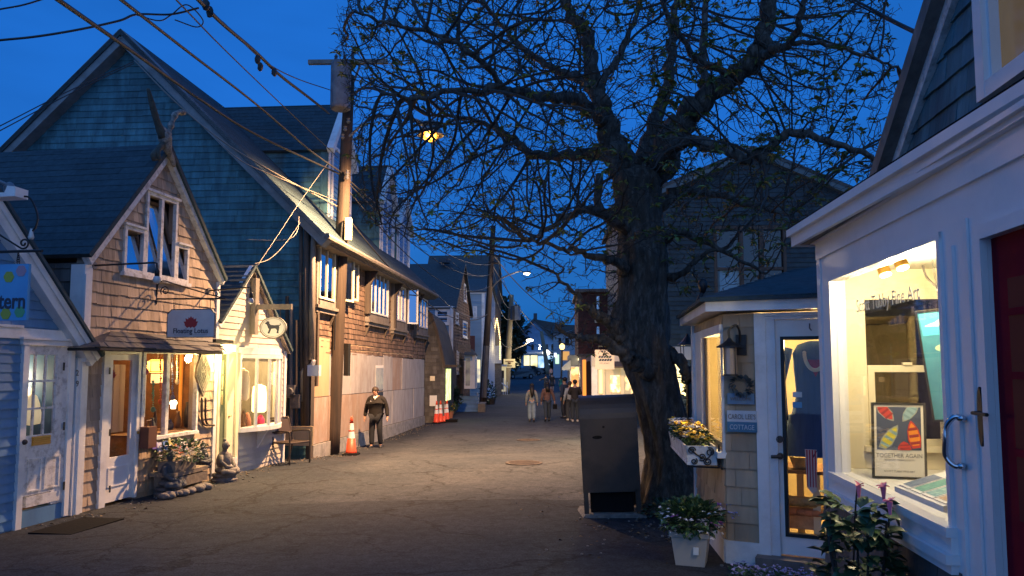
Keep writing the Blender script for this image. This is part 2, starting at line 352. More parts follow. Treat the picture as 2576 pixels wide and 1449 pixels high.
# ------------------------------------------------------------------ asphalt
def asphalt():
    m = bpy.data.materials.new('worn_asphalt'); m.use_nodes = True; n = m.node_tree; L = n.links; N = n.nodes.new
    b = n.nodes['Principled BSDF']; b.inputs['Roughness'].default_value = .8; b.inputs['Specular IOR Level'].default_value = .07
    geo = N('ShaderNodeNewGeometry'); pos = geo.outputs['Position']
    def noise(sc_, det, rough=.6, vec=pos):
        q = N('ShaderNodeTexNoise'); q.inputs['Scale'].default_value = sc_; q.inputs['Detail'].default_value = det; q.inputs['Roughness'].default_value = rough
        L.new(vec, q.inputs['Vector']); return q
    def math_(op, a, b_=None, c=None):
        q = N('ShaderNodeMath'); q.operation = op
        for i, x in enumerate((a, b_, c)):
            if x is None: continue
            if isinstance(x, (int, float)): q.inputs[i].default_value = x
            else: L.new(x, q.inputs[i])
        return q.outputs[0]
    def rng(x, a, b_, c=0, d=1):
        q = N('ShaderNodeMapRange'); L.new(x, q.inputs[0]); q.inputs[1].default_value = a; q.inputs[2].default_value = b_; q.inputs[3].default_value = c; q.inputs[4].default_value = d
        return q.outputs[0]
    n1 = noise(.55, 8, .65); n2 = noise(55, 3); n3 = noise(9, 6, .7)
    sep = N('ShaderNodeSeparateXYZ'); L.new(pos, sep.inputs[0]); X, Y = sep.outputs[0], sep.outputs[1]
    cr = N('ShaderNodeValToRGB'); cr.color_ramp.elements[0].position = .35; cr.color_ramp.elements[1].position = .65
    cr.color_ramp.elements[0].color = (.029, .034, .042, 1); cr.color_ramp.elements[1].color = (.046, .050, .058, 1)
    L.new(n1.outputs[0], cr.inputs[0])
    # older, paler surface beyond a saw-cut joint, with the street's light pool painted in
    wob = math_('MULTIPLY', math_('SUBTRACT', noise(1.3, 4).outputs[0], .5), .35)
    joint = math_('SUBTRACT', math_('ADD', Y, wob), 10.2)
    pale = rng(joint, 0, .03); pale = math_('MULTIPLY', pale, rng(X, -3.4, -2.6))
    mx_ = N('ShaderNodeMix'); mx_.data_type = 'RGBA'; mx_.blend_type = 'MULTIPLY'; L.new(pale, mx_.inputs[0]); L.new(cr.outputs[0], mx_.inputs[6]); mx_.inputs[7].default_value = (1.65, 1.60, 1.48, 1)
    # aggregate and stains
    sp = rng(n2.outputs[0], .3, .7, .55, 1.5); st = rng(n3.outputs[0], .3, .75, 1.35, .6)
    v1 = N('ShaderNodeVectorMath'); v1.operation = 'SCALE'; L.new(mx_.outputs[2], v1.inputs[0]); L.new(math_('MULTIPLY', sp, st), v1.inputs['Scale'])
    # cracks: distorted cells, only in patches
    dist = N('ShaderNodeVectorMath'); dist.operation = 'MULTIPLY_ADD'; nn = noise(1.6, 6, .65)
    L.new(nn.outputs['Color'], dist.inputs[0]); dist.inputs[1].default_value = (1.0, 1.0, 0); L.new(pos, dist.inputs[2])
    def crack(scale, wd, lo, hi, ms):
        vo = N('ShaderNodeTexVoronoi'); vo.feature = 'DISTANCE_TO_EDGE'; vo.voronoi_dimensions = '2D'; vo.inputs['Scale'].default_value = scale; L.new(dist.outputs[0], vo.inputs['Vector'])
        c = rng(vo.outputs['Distance'], 0, wd, 1, 0)
        mk = rng(noise(ms, 2).outputs[0], lo, hi)
        return math_('MULTIPLY', c, mk)
    c1 = crack(.42, .020, .40, .48, .28); c2 = crack(1.15, .030, .47, .55, .35)
    # the long joint along the left side of the street
    A, B = gnd(130, 1432), gnd(960, 1128)
    k = (B.x - A.x) / (B.y - A.y)
    ln = math_('SUBTRACT', math_('SUBTRACT', X, A.x), math_('MULTIPLY', math_('SUBTRACT', Y, A.y), k))
    ln = math_('ADD', ln, math_('MULTIPLY', math_('SUBTRACT', noise(.8, 6, .7).outputs[0], .5), .55))
    c3 = math_('MULTIPLY', rng(math_('ABSOLUTE', ln), 0, .028, 1, 0), rng(Y, 3, 24, 1, .3))
    c4 = math_('MULTIPLY', rng(math_('ABSOLUTE', joint), 0, .03, 1, 0), rng(X, -1.9, -1.2))
    call = math_('MAXIMUM', math_('MAXIMUM', c1, c2), math_('MAXIMUM', c3, c4))
    call = math_('MULTIPLY', call, rng(noise(14, 3).outputs[0], .3, .5, .25, 1))
    mc = N('ShaderNodeMix'); mc.data_type = 'RGBA'; L.new(math_('MULTIPLY', call, .85), mc.inputs[0]); L.new(v1.outputs[0], mc.inputs[6]); mc.inputs[7].default_value = (.018, .017, .017, 1)
    L.new(mc.outputs[2], b.inputs['Base Color'])
    h = math_('SUBTRACT', math_('ADD', math_('MULTIPLY', n2.outputs[0], .25), math_('MULTIPLY', n3.outputs[0], .4)), math_('MULTIPLY', call, .9))
    bn = N('ShaderNodeBump'); bn.inputs['Strength'].default_value = .55; bn.inputs['Distance'].default_value = .012; L.new(h, bn.inputs['Height']); L.new(bn.outputs[0], b.inputs['Normal'])
    return m
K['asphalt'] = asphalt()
def ground():
    xs = sorted(set([-600, -200, -80, -40, -20] + [i * .5 for i in range(-24, 25)] + [20, 40, 80, 200, 600]))
    ys = sorted(set([-12, -6, -3] + [i * .5 for i in range(0, 80)] + list(range(40, 140, 4)) + [150, 170, 200, 250, 320, 500, 900]))
    mb = MB(); vs = [(x, y, gz(x, y) + (.012 * math.sin(x * 1.3) * math.cos(y * .9) if abs(x) < 12 and y < 40 else 0)) for y in ys for x in xs]
    W_ = len(xs)
    mb.add(vs, [(j * W_ + i, j * W_ + i + 1, (j + 1) * W_ + i + 1, (j + 1) * W_ + i) for j in range(len(ys) - 1) for i in range(W_ - 1)])
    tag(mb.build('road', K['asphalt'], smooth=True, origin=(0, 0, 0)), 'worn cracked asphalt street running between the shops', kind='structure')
ground()

# ------------------------------------------------------------------ siding, windows, doors
def inter(poly, z):
    xs = []
    for i in range(len(poly)):
        (a, za), (b, zb) = poly[i], poly[(i + 1) % len(poly)]
        if (za <= z <= zb or zb <= z <= za) and abs(zb - za) > 1e-9: xs.append(a + (b - a) * (z - za) / (zb - za))
    return (min(xs), max(xs)) if len(xs) > 1 else None
def siding(mb, F, poly, row=.15, w=(.1, .22), holes=(), o=0, t=.016, jit=.004, gap=.004, back=True):
    zs = [z for _, z in poly]; z0, z1 = min(zs), max(zs)
    if back and not holes: mb.fp(F, poly, o - .12, o - .003, .5)
    z = z0; k = 0
    while z < z1 - .01:
        zt = min(z + row, z1); e0 = inter(poly, z + 1e-4); e1 = inter(poly, zt - 1e-4); k += 1
        if e0 is None or e1 is None: z = zt; continue
        lo, hi = min(e0[0], e1[0]), max(e0[1], e1[1]); zm = (z + zt) / 2
        segs = [(lo, hi)]
        for (h0, h1, ha, hb) in holes:
            if ha < zm < hb:
                ns = []
                for a, b in segs:
                    if h1 <= a or h0 >= b: ns.append((a, b))
                    else:
                        if h0 > a: ns.append((a, h0))
                        if h1 < b: ns.append((h1, b))
                segs = ns
        for a, b in segs:
            if back and holes:
                A0, A1, B0, B1 = (a, b, a, b)
                if a == lo: A0, B0 = e0[0], e1[0]
                if b == hi: A1, B1 = e0[1], e1[1]
                mb.fp(F, [(A0, z), (A1, z), (B1, zt), (B0, zt)], o - .12, o - .003, .5)
            s = a; s2 = a + random.uniform(.2, 1) * w[1]
            while s < b - .003:
                s2 = min(s2, b)
                if b - s2 < w[0] * .4: s2 = b
                q0, q1 = s + (gap if s > a else 0), s2
                zb = z - random.uniform(0, jit); ot = o + t * random.uniform(.8, 1.2)
                bl, br = max(q0, min(e0[0], q1)), min(q1, max(e0[1], q0)); tl, tr = max(q0, min(e1[0], q1)), min(q1, max(e1[1], q0))
                if br - bl > .002 or tr - tl > .002:
                    c = [F.p(bl, zb, ot), F.p(br, zb, ot), F.p(tr, zt + .004, o + .002), F.p(tl, zt + .004, o + .002), F.p(bl, zb, o), F.p(br, zb, o)]
                    mb.add(c, [(0, 1, 2, 3), (4, 5, 1, 0), (0, 3, 4), (1, 5, 2)], random.random())
                s = s2; s2 = s + random.uniform(*w)
        z = zt
def window(F, s0, s1, z0, z1, par, nv=1, nh=1, fw=.06, mw=.03, o=.03, fm='white', gm='skyglass', sill=True, name='window', depth=.05, tilt=0):
    mb = MB()
    mb.fb(F, s0, s0 + fw, o - depth, o, z0, z1); mb.fb(F, s1 - fw, s1, o - depth, o, z0, z1)
    mb.fb(F, s0 + fw, s1 - fw, o - depth, o - .002, z1 - fw, z1); mb.fb(F, s0 + fw, s1 - fw, o - depth, o - .002, z0, z0 + fw)
    for i in range(1, nv):
        c = s0 + fw + (s1 - s0 - 2 * fw) * i / nv; mb.fb(F, c - mw / 2, c + mw / 2, o - depth, o - .008, z0 + fw, z1 - fw)
    for j in range(1, nh):
        c = z0 + fw + (z1 - z0 - 2 * fw) * j / nh; mb.fb(F, s0 + fw, s1 - fw, o - depth, o - .012, c - mw / 2, c + mw / 2)
    if sill: mb.fb(F, s0 - .03, s1 + .03, o - depth, o + .04, z0 - .045, z0 - .002)
    f = mb.build(name, K[fm], par)
    g = MB(); g.fb(F, s0 + fw * .5, s1 - fw * .5, o - depth - .008, o - depth * .7, z0 + fw * .5, z1 - fw * .5); 
    if tilt: g = MB(); g.add([F.p(s0 + fw * .5, z0 + fw * .5, o - .02), F.p(s1 - fw * .5, z0 + fw * .5, o - .02), F.p(s1 - fw * .5, z1 - fw * .5, o - .02 - tilt), F.p(s0 + fw * .5, z1 - fw * .5, o - .02 - tilt)], [(0, 1, 2, 3)])
    g.build('pane', K[gm], f)
    return f
def sc_pts(F, pts, o=0): return [F.px(u, v, o) for u, v in pts]
def curve3(pts, n=12):       # smooth path through points (catmull-rom)
    P = [Vector(p) for p in pts]; P = [P[0] * 2 - P[1]] + P + [P[-1] * 2 - P[-2]]; out = []
    for i in range(1, len(P) - 2):
        for k in range(n):
            t = k / n; a, b, c, d = P[i - 1:i + 3]
            out.append(.5 * ((2 * b) + (c - a) * t + (2 * a - 5 * b + 4 * c - d) * t * t + (3 * b - a - 3 * c + d) * t ** 3))
    out.append(P[-2]); return out
def hexag(c, d, r): pass
def foliage(mb, c, rad, n, size, zs=1, mats=None, flat=.3):
    for i in range(n):
        while True:
            q = Vector((random.uniform(-1, 1), random.uniform(-1, 1), random.uniform(-1, 1)))
            if .25 < q.length < 1: break
        p = Vector(c) + Vector((q.x * rad[0], q.y * rad[1], q.z * rad[2])); leaf(mb, p, q + Vector((0, 0, flat)), size * random.uniform(.6, 1.3))
def leaf(mb, p, d, s, wd=.42, droop=.25, r=None):
    d = Vector(d); d = d.normalized() if d.length > 1e-6 else Vector((0, 0, 1)); d = (d + Vector((random.uniform(-.5, .5), random.uniform(-.5, .5), random.uniform(-.5, .5)))).normalized()
    sd = d.cross(Vector((0, 0, 1))); sd = sd.normalized() if sd.length > .05 else Vector((1, 0, 0))
    up = sd.cross(d); b = random.uniform(-.5, .5); sd = (sd + up * b).normalized(); up = sd.cross(d)
    q = [p, p + d * s * .35 + sd * s * wd + up * s * .08, p + d * s * .75 + sd * s * wd * .6 - up * s * .02, p + d * s - up * s * droop,
         p + d * s * .75 - sd * s * wd * .6 - up * s * .02, p + d * s * .35 - sd * s * wd + up * s * .08, p + d * s * .45 - up * s * .05]
    mb.add(q, [(0, 1, 6), (1, 2, 6), (2, 3, 6), (3, 4, 6), (4, 5, 6), (5, 0, 6)], random.random() if r is None else r)
def lamp(name, kind, loc, energy, col, size=.1, par=None, rot=None, spot=None, sy=None):
    l = bpy.data.lights.new(name, kind); l.energy = energy; l.color = col
    if kind in ('POINT', 'SPOT'): l.shadow_soft_size = size
    if kind == 'AREA': l.shape = 'RECTANGLE'; l.size = size; l.size_y = sy or size
    if kind == 'SPOT': l.spot_size = R(spot or 90); l.spot_blend = .6
    o = bpy.data.objects.new(name, l); COL.objects.link(o); o.location = loc
    if par is not None: o.parent = par; o.location = Vector(loc) - LOC[par]
    if rot is not None: o.rotation_euler = rot
    return o
def roof(name, F, pts, mat, par, th=.1, row=.14, w=(.25, .4), t=.008, fine=True):
    """roof slope: frame F lies in the slope, pts its outline in (s, up-slope)"""
    mb = MB(); mb.fp(F, pts, -th, -.003, .5)
    if fine: siding(mb, F, pts, row, w, o=0, t=t, back=False, gap=.003, jit=.001)
    return mb.build(name, mat, par)
def slope(P0, P1, P2):   # frame in a slope: eave from P0 (viewer left) to P1, P2 a point up the slope
    S = (Vector(P1) - Vector(P0)).normalized(); u = Vector(P2) - Vector(P0); Z = (u - S * u.dot(S)).normalized()
    return Fr(P0, S, Z)
def inF(F, P): d = Vector(P) - F.O; return d.dot(F.S), d.dot(F.Z)
def slab(name, A, B, C, D, mat, par, th=.1, **k):   # eave A->B, ridge C (above B) -> D (above A)
    F = slope(A, B, D)
    return roof(name, F, [inF(F, A), inF(F, B), inF(F, C), inF(F, D)], mat, par, th, **k)

# =================================================================== LEFT ROW
A_, B_ = -7.0, .15
FL = frL(A_, B_)                      # street front of the three small shops
FE = frL(-5.81, .074)                 # street front of the large shingled building

# ---- blue cottage at the left edge
def blue_cottage():
    F = FL; e = F.px(222, 900)[0]; s0 = e - 4.3; zg = -.3
    root = thing('blue_cottage', 'low blue clapboard cottage with wide white gable boards at the left edge', 'cottage', F.p(e - 1.2, -.2, 0))
    sA, zA = F.px(0, 548); sB, zB = F.px(212, 878); k = (zA - zB) / (sA - sB)
    apex = sB - 2.6; za = zB + k * (apex - sB)
    sL = 2 * apex - sB
    poly = [(s0 + 0, zg), (sB - .12, zg), (sB - .12, zB - .02), (apex, za), (max(sL, s0), zB)]
    d0, dt = F.px(30, 1300); d1, _ = F.px(162, 1300); zt = F.px(100, 856)[1]; z_f0 = F.px(60, 852)[1]; z_f1 = F.px(60, 826)[1]
    mb = MB(); siding(mb, F, poly, .105, (1.2, 2.6), [(d0, d1, -.05, zt), ], t=.018)
    # side and back
    Fs = F.side(sB - .12); siding(mb, Fs, [(0, zg), (3.5, zg), (3.5, zB), (0, zB)], .105, (1.2, 2.4))
    mb.build('wall', K['bluesid'], root)
    tr = MB(); tr.fb(F, s0, sB - .16, .0, .035, z_f0, z_f1); tr.fb(F, s0, d0 - .02, .001, .05, z_f1 + .002, z_f1 + .03)
    tr.build('frieze_board', K['white'], root)
    ra = MB(); wd = .17
    n = Vector((-(zA - zB), (sA - sB))).normalized(); n = n if n.y < 0 else -n
    def off(p, t): return (p[0] + n.x * t, p[1] + n.y * t)
    pB = (sB + .10, zB - .02 - .10 * (-k)); pA = (apex, za)
    pB = (sB + .1, zB + k * .1)
    ra.fp(F, [off(pB, wd), off(pB, 0), pA, off(pA, wd)], .0, .14)
    ra.fp(F, [off(pB, wd * .42), off(pB, 0), pA, off(pA, wd * .42)], .141, .165)
    ra.fb(F, sB - .12, sB + .06, .0, .13, zB - .17, zB - .02)
    ra.build('gable_board', K['white'], root)
    nu = -n
    rf = MB(); rf.fp(F, [off(pB, -.002), off(pB, -.045), (apex, za + .05), (apex, za + .002)], -3.5, .20); rf.build('roof', K['roof'], root)
    # corner board with the house number
    c0 = F.px(177, 1100)[0]; c1 = F.px(191, 1100)[0]
    cb = MB(); cb.fb(F, c0, c1, .0, .055, zg + .05, zB - .12); c = cb.build('corner_board', K['white'], root)
    nb = F.px(184, 945); text_mesh('2', F, nb[0], nb[1], .105, .056, K['greytrim'], c, 'house_number', bold=.001)
    nb = F.px(184, 972); text_mesh('9', F, nb[0], nb[1], .105, .056, K['greytrim'], c, 'house_number', bold=.001)
    # door
    fr = MB(); b0 = F.px(100, 1318)[1]
    fr.fb(F, d0, d0 + .085, -.08, .05, zg + .05, zt - .06); fr.fb(F, d1 - .075, d1, -.08, .05, zg + .1, zt - .06)
    fr.fb(F, d0 - .03, d1 + .03, -.08, .06, zt - .06, zt); fr.fb(F, d0 - .05, d1 + .05, -.08, .08, zt + .002, zt + .03); fr.build('door_frame', K['white'], root)
    st = MB(); st.fb(F, d0 + .085, d1 - .075, -.06, .015, zg, -.03); st.build('door_step', K['bluesid'], root)
    D0, D1 = d0 + .09, d1 - .08; z0, z1 = -.02, zt - .065
    dm = MB(); p0, p1 = F.px(56, 1000)[0], F.px(136, 1000)[0]; q1 = F.px(95, 890)[1]; q0 = F.px(95, 1096)[1]
    dm.fb(F, D0, p0, -.02, .02, z0, z1); dm.fb(F, p1, D1, -.02, .02, z0, z1); dm.fb(F, p0, p1, -.02, .019, q1, z1); dm.fb(F, p0, p1, -.02, .019, z0 + .16, q0)
    dm.fb(F, D0 + .07, D1 - .05, -.019, .03, z0 + .03, z0 + .15)
    for i in range(4):
        a = p0 + (p1 - p0) * i / 3; dm.fb(F, a - .012, a + .012, -.012, .012, q0, q1)
    for j in range(4):
        a = q0 + (q1 - q0) * j / 3; dm.fb(F, p0, p1, -.011, .013, a - .012, a + .012)
    ps = [(D0 + .08, (D0 + D1) / 2 - .05), ((D0 + D1) / 2 + .02, D1 - .08)]
    for a, b in ps:
        zz0, zz1 = z0 + .2, q0 - .26
        for x in (a, b): dm.fb(F, x - .012, x + .012, .019, .032, zz0, zz1)
        dm.fb(F, a, b, .019, .030, zz0, zz0 + .02); dm.fb(F, a, b, .019, .030, zz1 - .02, zz1)
    dr = dm.build('door', K['peel'], root)
    g = MB(); g.fb(F, p0, p1, -.006, -.002, q0, q1); g.build('pane', K['glass'], dr)
    m = MB(); a, b = F.px(76, 1107)[0], F.px(122, 1107)[0]; zc = F.px(99, 1108)[1]
    m.fb(F, a, b, .019, .028, zc - .05, zc + .055)
    for i in range(4): m.tube([F.p(a + .005, zc - .035 + i * .024, .032), F.p(b - .005, zc - .035 + i * .024, .032)], .008, 8)
    m.build('mail_slot', K['brass'], dr)
    m = MB(); kx, kz = F.px(50, 1110); m.fb(F, kx - .022, kx + .022, .019, .026, kz - .1, kz + .12); m.ball(F.p(kx + .008, kz - .01, .055), .032, 10); m.tube([F.p(kx, kz - .01, .02), F.p(kx, kz - .01, .05)], .012)
    kz = F.px(50, 1054)[1]; m.ball(F.p(kx, kz, .025), .022, 10); m.build('handle', K['bronze'], dr)
    m = MB()
    for vv in (922, 1072, 1222): hx, hz = F.px(150, vv); m.fb(F, hx - .005, hx + .022, .05, .056, hz - .05, hz + .05)
    m.build('hinge', K['black'], dr)
    # room behind the door
    rm = MB(); I = F.off(-1.6); rm.fb(F, D0 - .8, D1 + .9, -1.7, -1.6, -.1, 2.1); rm.fb(F, D1 + .9, D1 + 1, -1.7, -.15, -.1, 2.1)
    rm.fb(F, D0 - .9, D0 - .8, -1.7, -.15, -.1, 2.1); rm.fb(F, D0 - .9, D1 + 1, -1.7, -.15, -.16, -.1); rm.fb(F, D0 - .9, D1 + 1, -1.7, -.15, 2.1, 2.14)
    rm.build('room', K['wood'], root)
    lamp('cottage_room_light', 'POINT', F.p(D0 + .6, 1.5, -.75), 30, (1, .72, .4), .08, root)
    # white gauzy lampshades / cloth shapes hanging inside
    for i, (uu, vv, r, hh) in enumerate(((78, 1030, .12, .40), (108, 985, .13, .5), (118, 1050, .10, .36))):
        s, z = F.px(uu, vv, -.45); t = MB()
        prof = [(.01, -hh / 2), (r * .9, -hh / 2 + .02), (r, -hh * .2), (r * .75, hh * .2), (r * .5, hh * .42), (.02, hh / 2)]
        t.lathe(prof, F.p(s, z, -.45 - i * .1), 14); o = t.build('fabric_shade', mat_('white_gauze_%d' % i, (.85, .80, .68), .9, emis=(1, .78, .45), estr=.35), smooth=True)
        tag(o, ['white cloth shade nearest the door knob, behind the nine small panes', 'tall white cloth shade behind the middle column of door panes', 'small white cloth shade at the right of the paned door window'][i], 'shade')
blue_cottage()

def hanging_sign(name, label, F, s, wd, ht, z, o0, shape, board, edge, thick=.03):
    """sign board perpendicular to facade F at s, from o0 outwards; returns root, its own frame (faces the camera)"""
    O = F.p(s, z, o0); S = F.N; G = Fr(O, S)
    root = thing(name, label, 'sign', G.p(wd / 2, 0, 0))
    if shape == 'rect': pts = [(0, 0), (wd, 0), (wd, ht), (0, ht)]
    elif shape == 'cut': c = .07; pts = [(0, 0), (wd, 0), (wd, ht - c), (wd - c, ht), (c, ht), (0, ht - c)]
    else: pts = [(wd / 2 + wd / 2 * math.cos(a), ht / 2 + ht / 2 * math.sin(a)) for a in [2 * math.pi * i / 40 for i in range(40)]]
    m = MB(); m.fp(G, pts, -thick / 2, thick / 2); m.build('board', board, root)
    if edge:
        m = MB(); n = len(pts); cx, cy = wd / 2, ht / 2
        ins = [(cx + (a - cx) * (1 - .035 * ht / wd), cy + (b - cy) * .95) for a, b in pts]
        if shape == 'oval': ins = [(cx + (a - cx) * .93, cy + (b - cy) * .92) for a, b in pts]
        for i in range(n):
            j = (i + 1) % n; m.fp(G, [pts[i], pts[j], ins[j], ins[i]], -thick / 2 - .006, thick / 2 + .006)
        m.build('edge', edge, root)
    return root, G

# sign at the far left, with its bracket and chain
def left_sign():
    F = FL; s, z = F.px(20, 640)[0], 0
    s = F.px(-40, 630)[0] - .3
    P = at(74, 805, 7.0); O = at(-60, 805, 7.0)
    G = Fr(O, (1, -.15, 0)); a, zt = G.px(76, 664); b, zb = G.px(76, 806)
    root = thing('lettered_sign', 'light blue hanging sign with flower dots and dark letters cut off by the left edge', 'sign', G.p(a / 2, zb, 0))
    m = MB(); m.fb(G, -.35, a, -.015, .015, zb, zt); m.build('board', K['signblue'], root)
    t = G.px(68, 765); text_mesh('lantern', G, t[0], t[1] - .04, .21, .016, K['signink'], root, align='RIGHT', bold=.004, sx=.8)
    m1 = mat_('yellow_green_flower', (.30, .34, .05)); m2 = mat_('mauve_flower', (.35, .22, .30)); m3 = mat_('green_flower', (.08, .32, .16))
    for (u, v, mm, st) in ((26, 697, m1, 1), (57, 682, m2, 0), (53, 785, m3, 0), (18, 790, m1, 0)):
        f = MB(); c = G.px(u, v); r = .052
        for q in range(6): an = q * math.pi / 3; f.fp(G, [(c[0] + math.cos(an) * r * .5 + .03 * math.cos(w_), c[1] + math.sin(an) * r * .5 + .03 * math.sin(w_)) for w_ in [i * math.pi / 4 for i in range(8)]], .015, .018 + q * .0004)
        f.build('flower', mm, root)
    # iron bar with scroll
    br = MB(); hz = G.px(60, 632)[1]; br.tube([G.p(-.9, hz, 0), G.p(a + .12, hz, 0)], .014, 8)
    c = G.px(60, 612); pts = [(c[0] + .06 * (1 - i / 34) * math.cos(i * .33 + 3.9), c[1] + .055 * (1 - i / 34) * math.sin(i * .33 + 3.9) + .0) for i in range(28)]
    br.tube([G.p(c[0] - .55, c[1] + .3, 0), G.p(c[0] - .25, c[1] + .08, 0)] + [G.p(x, y, 0) for x, y in pts], .009, 6)
    o = br.build('sign_bracket', K['black'])
    tag(o, 'black iron bar with a curl holding the light blue sign', 'bracket')
    ch = MB()
    for i in range(5): q = G.px(46, 640 + i * 5.2); ch.tube([G.p(q[0] + .012 * math.cos(w_), q[1] + .016 * math.sin(w_), .006 * math.cos(w_ + i)) for w_ in [k * math.pi / 4 for k in range(9)]], .004, 5)
    ch.build('chain', K['black'], root)
    # white floodlight head and a bulb on a curved cable
    r2 = thing('flood_lamp', 'white box floodlight on a dark conduit at the top left edge', 'lamp', at(30, 500, 7.6))
    h = MB(); H = Fr(at(-30, 500, 7.6), (1, -.1, 0)); a = H.px(55, 480); h.fp(H, [(-.1, -.01), (a[0] - .0, 0), (a[0], .1), (a[0] - .09, .11), (a[0] - .12, .04), (-.1, .05)], -.09, .09); h.build('housing', K['white'], r2)
    h = MB(); h.lathe([(.05, 0), (.055, .05), (.03, .09), (.01, .1)], H.p(a[0] - .14, .07, 0), 12); h.tube([H.p(a[0] - .14, .13, 0), H.p(a[0] - .3, .2, .0), H.p(-.4, .25, 0)], .018, 8); h.build('mount', K['steel'], r2)
    r3 = thing('dangling_bulb', 'small clear bulb on a curved black cable beside the white floodlight', 'bulb', at(78, 600, 7.6))
    h = MB(); h.tube(curve3([at(45, 495, 7.6), at(75, 498, 7.6), at(94, 540, 7.6), at(90, 570, 7.6), at(77, 585, 7.6)]), .010, 6); h.build('cable', K['black'], r3)
    h = MB(); h.lathe([(.012, .09), (.018, .05), (.03, .0), (.022, -.02)], at(78, 597, 7.6), 10); h.build('bulb', K['dimbulb'], r3, smooth=True)
left_sign()

# ---- steep gabled shop with the lotus sign
def lotus_shop():
    F = FL; zg = -.3
    s0 = F.px(207, 800)[0]; s1 = F.px(541, 1000)[0]
    zE0 = F.px(203, 640)[1]; pk = F.px(410, 372); zE1 = F.px(533, 700)[1]
    root = thing('lotus_shop', 'narrow shop with a steep tan shingled gable and white edge boards', 'shop', F.p((s0 + s1) / 2, -.25, 0))
    sp, zp = pk
    poly = [(s0, zg), (s1, zg), (s1, zE1), (sp, zp), (s0, zE0)]
    w0, w1 = F.px(353, 1000)[0], F.px(492, 1000)[0]; wz0, wz1 = F.px(420, 1092)[1], F.px(420, 884)[1]
    d0, d1 = F.px(251, 1000)[0], F.px(345, 1000)[0]; dz1 = F.px(300, 876)[1]
    def R_(u0, u1, v0, v1): a = F.px(u0, v1); b = F.px(u1, v0); return (a[0], b[0], a[1], b[1])
    wc = (F.px(361, 600)[0], F.px(440, 600)[0], F.px(400, 700)[1], F.px(400, 492)[1])
    wl = (F.px(308, 600)[0], F.px(361, 600)[0], wc[2], F.px(335, 573)[1]); wr = (F.px(440, 600)[0], F.px(470, 650)[0], wc[2], F.px(455, 618)[1])
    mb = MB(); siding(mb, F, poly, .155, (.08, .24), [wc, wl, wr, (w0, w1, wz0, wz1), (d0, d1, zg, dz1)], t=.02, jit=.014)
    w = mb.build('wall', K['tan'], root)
    # dark side wall under the eave, facing down the street
    Fs = F.side(s0, right=False); Fs = Fr(F.p(s0, 0, 0) - F.N * 6, F.N)
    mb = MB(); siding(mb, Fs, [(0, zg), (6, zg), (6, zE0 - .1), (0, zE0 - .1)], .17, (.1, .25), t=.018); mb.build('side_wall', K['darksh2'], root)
    cb = MB(); cb.fb(F, s0, s0 + .11, -.001, .035, zg, zE0 - .05); cb.fb(Fs, 6 - .17, 6.034, .0, .03, zg, zE0 - .12)
    cb.fb(F, s1 - .09, s1, -.001, .035, zg, zE1 - .05); cb.fb(F, s0 - .05, s0 + .02, .036, .07, zg, zE0 - .25); cb.split('corner_board', K['white'], root)
    # rake boards
    rk = MB(); ex = .12
    def rake(p, q, wd, o0, o1):
        d = Vector((q[0] - p[0], q[1] - p[1])).normalized(); n = Vector((d.y, -d.x)) if p[0] < q[0] else Vector((-d.y, d.x))
        if n.y > 0: n = -n
        return [(p[0], p[1]), (q[0], q[1]), (q[0] + n.x * 0, q[1] - wd / max(.2, abs(d.x))), (p[0] + n.x * wd * .6, p[1] + n.y * wd * .9)]
    e0 = (s0 - .06, zE0 - .04); e1 = (s1 + .04, zE1 - .02)
    rk.fp(F, rake(e0, (sp, zp + .02), .15, 0, 0), 0, .10); rk.fp(F, rake(e1, (sp, zp + .02), .11, 0, 0)[::-1], 0, .10)
    rk.build('gable_board', K['peel'], root)
    # roof slopes run back from the street
    back = -F.N * 7.5
    def P(s, z, o=0): return F.p(s, z, o)
    ot = .14
    A = P(s0 - .1, zE0 - .0, ot); B = P(sp, zp + .05, ot)
    slab('roof', A + back, A, B, B + back, K['roof'], root, .06, row=.15, w=(.4, .9), t=.007)
    A2 = P(s1 + .06, zE1 + .02, ot); slab('roof', A2, A2 + back, B + back, B, K['roof'], root, .06, row=.15, w=(.4, .9))
    # upper windows
    for q, nv in ((wc, 2), (wl, 1), (wr, 1)):
        f = window(F, *q, root, nv=nv, fw=.05, mw=.06, o=.045, depth=.06, fm='peel', sill=False, tilt=.15 * (q[3] - q[2]))
    m = MB(); m.fb(F, wl[0] - .03, wr[1] + .03, 0, .08, wc[2] - .06, wc[2] - .003); m.fb(F, wc[0] - .03, wc[1] + .03, 0, .075, wc[3] + .003, wc[3] + .04)
    m.fb(F, wl[0] - .03, wl[1] - .005, 0, .075, wl[3] + .003, wl[3] + .035); m.fb(F, wr[0] + .005, wr[1] + .03, 0, .075, wr[3] + .003, wr[3] + .035); m.build('window_trim', K['peel'], root)
    # door
    m = MB(); m.fb(F, d0, d0 + .12, -.05, .05, zg + .05, dz1); m.fb(F, d1 - .06, d1, -.05, .05, zg + .1, dz1); m.fb(F, d0 + .12, d1 - .06, -.05, .048, dz1 - .08, dz1); m.build('door_frame', K['white'], root)
    D0, D1 = d0 + .125, d1 - .065; z0 = F.px(300, 1256)[1]; z1 = dz1 - .085; g0, g1 = F.px(278, 1000)[0], F.px(327, 1000)[0]; gz0, gz1 = F.px(300, 1147)[1], F.px(300, 906)[1]
    m = MB(); m.fb(F, D0, g0, -.02, .02, z0, z1); m.fb(F, g1, D1, -.02, .02, z0, z1); m.fb(F, g0, g1, -.02, .019, gz1, z1); m.fb(F, g0, g1, -.02, .019, z0, gz0)
    pz0, pz1 = z0 + .2, gz0 - .13
    for x in (g0 - .01, g1 + .01): m.fb(F, x - .012, x + .012, .019, .03, pz0, pz1)
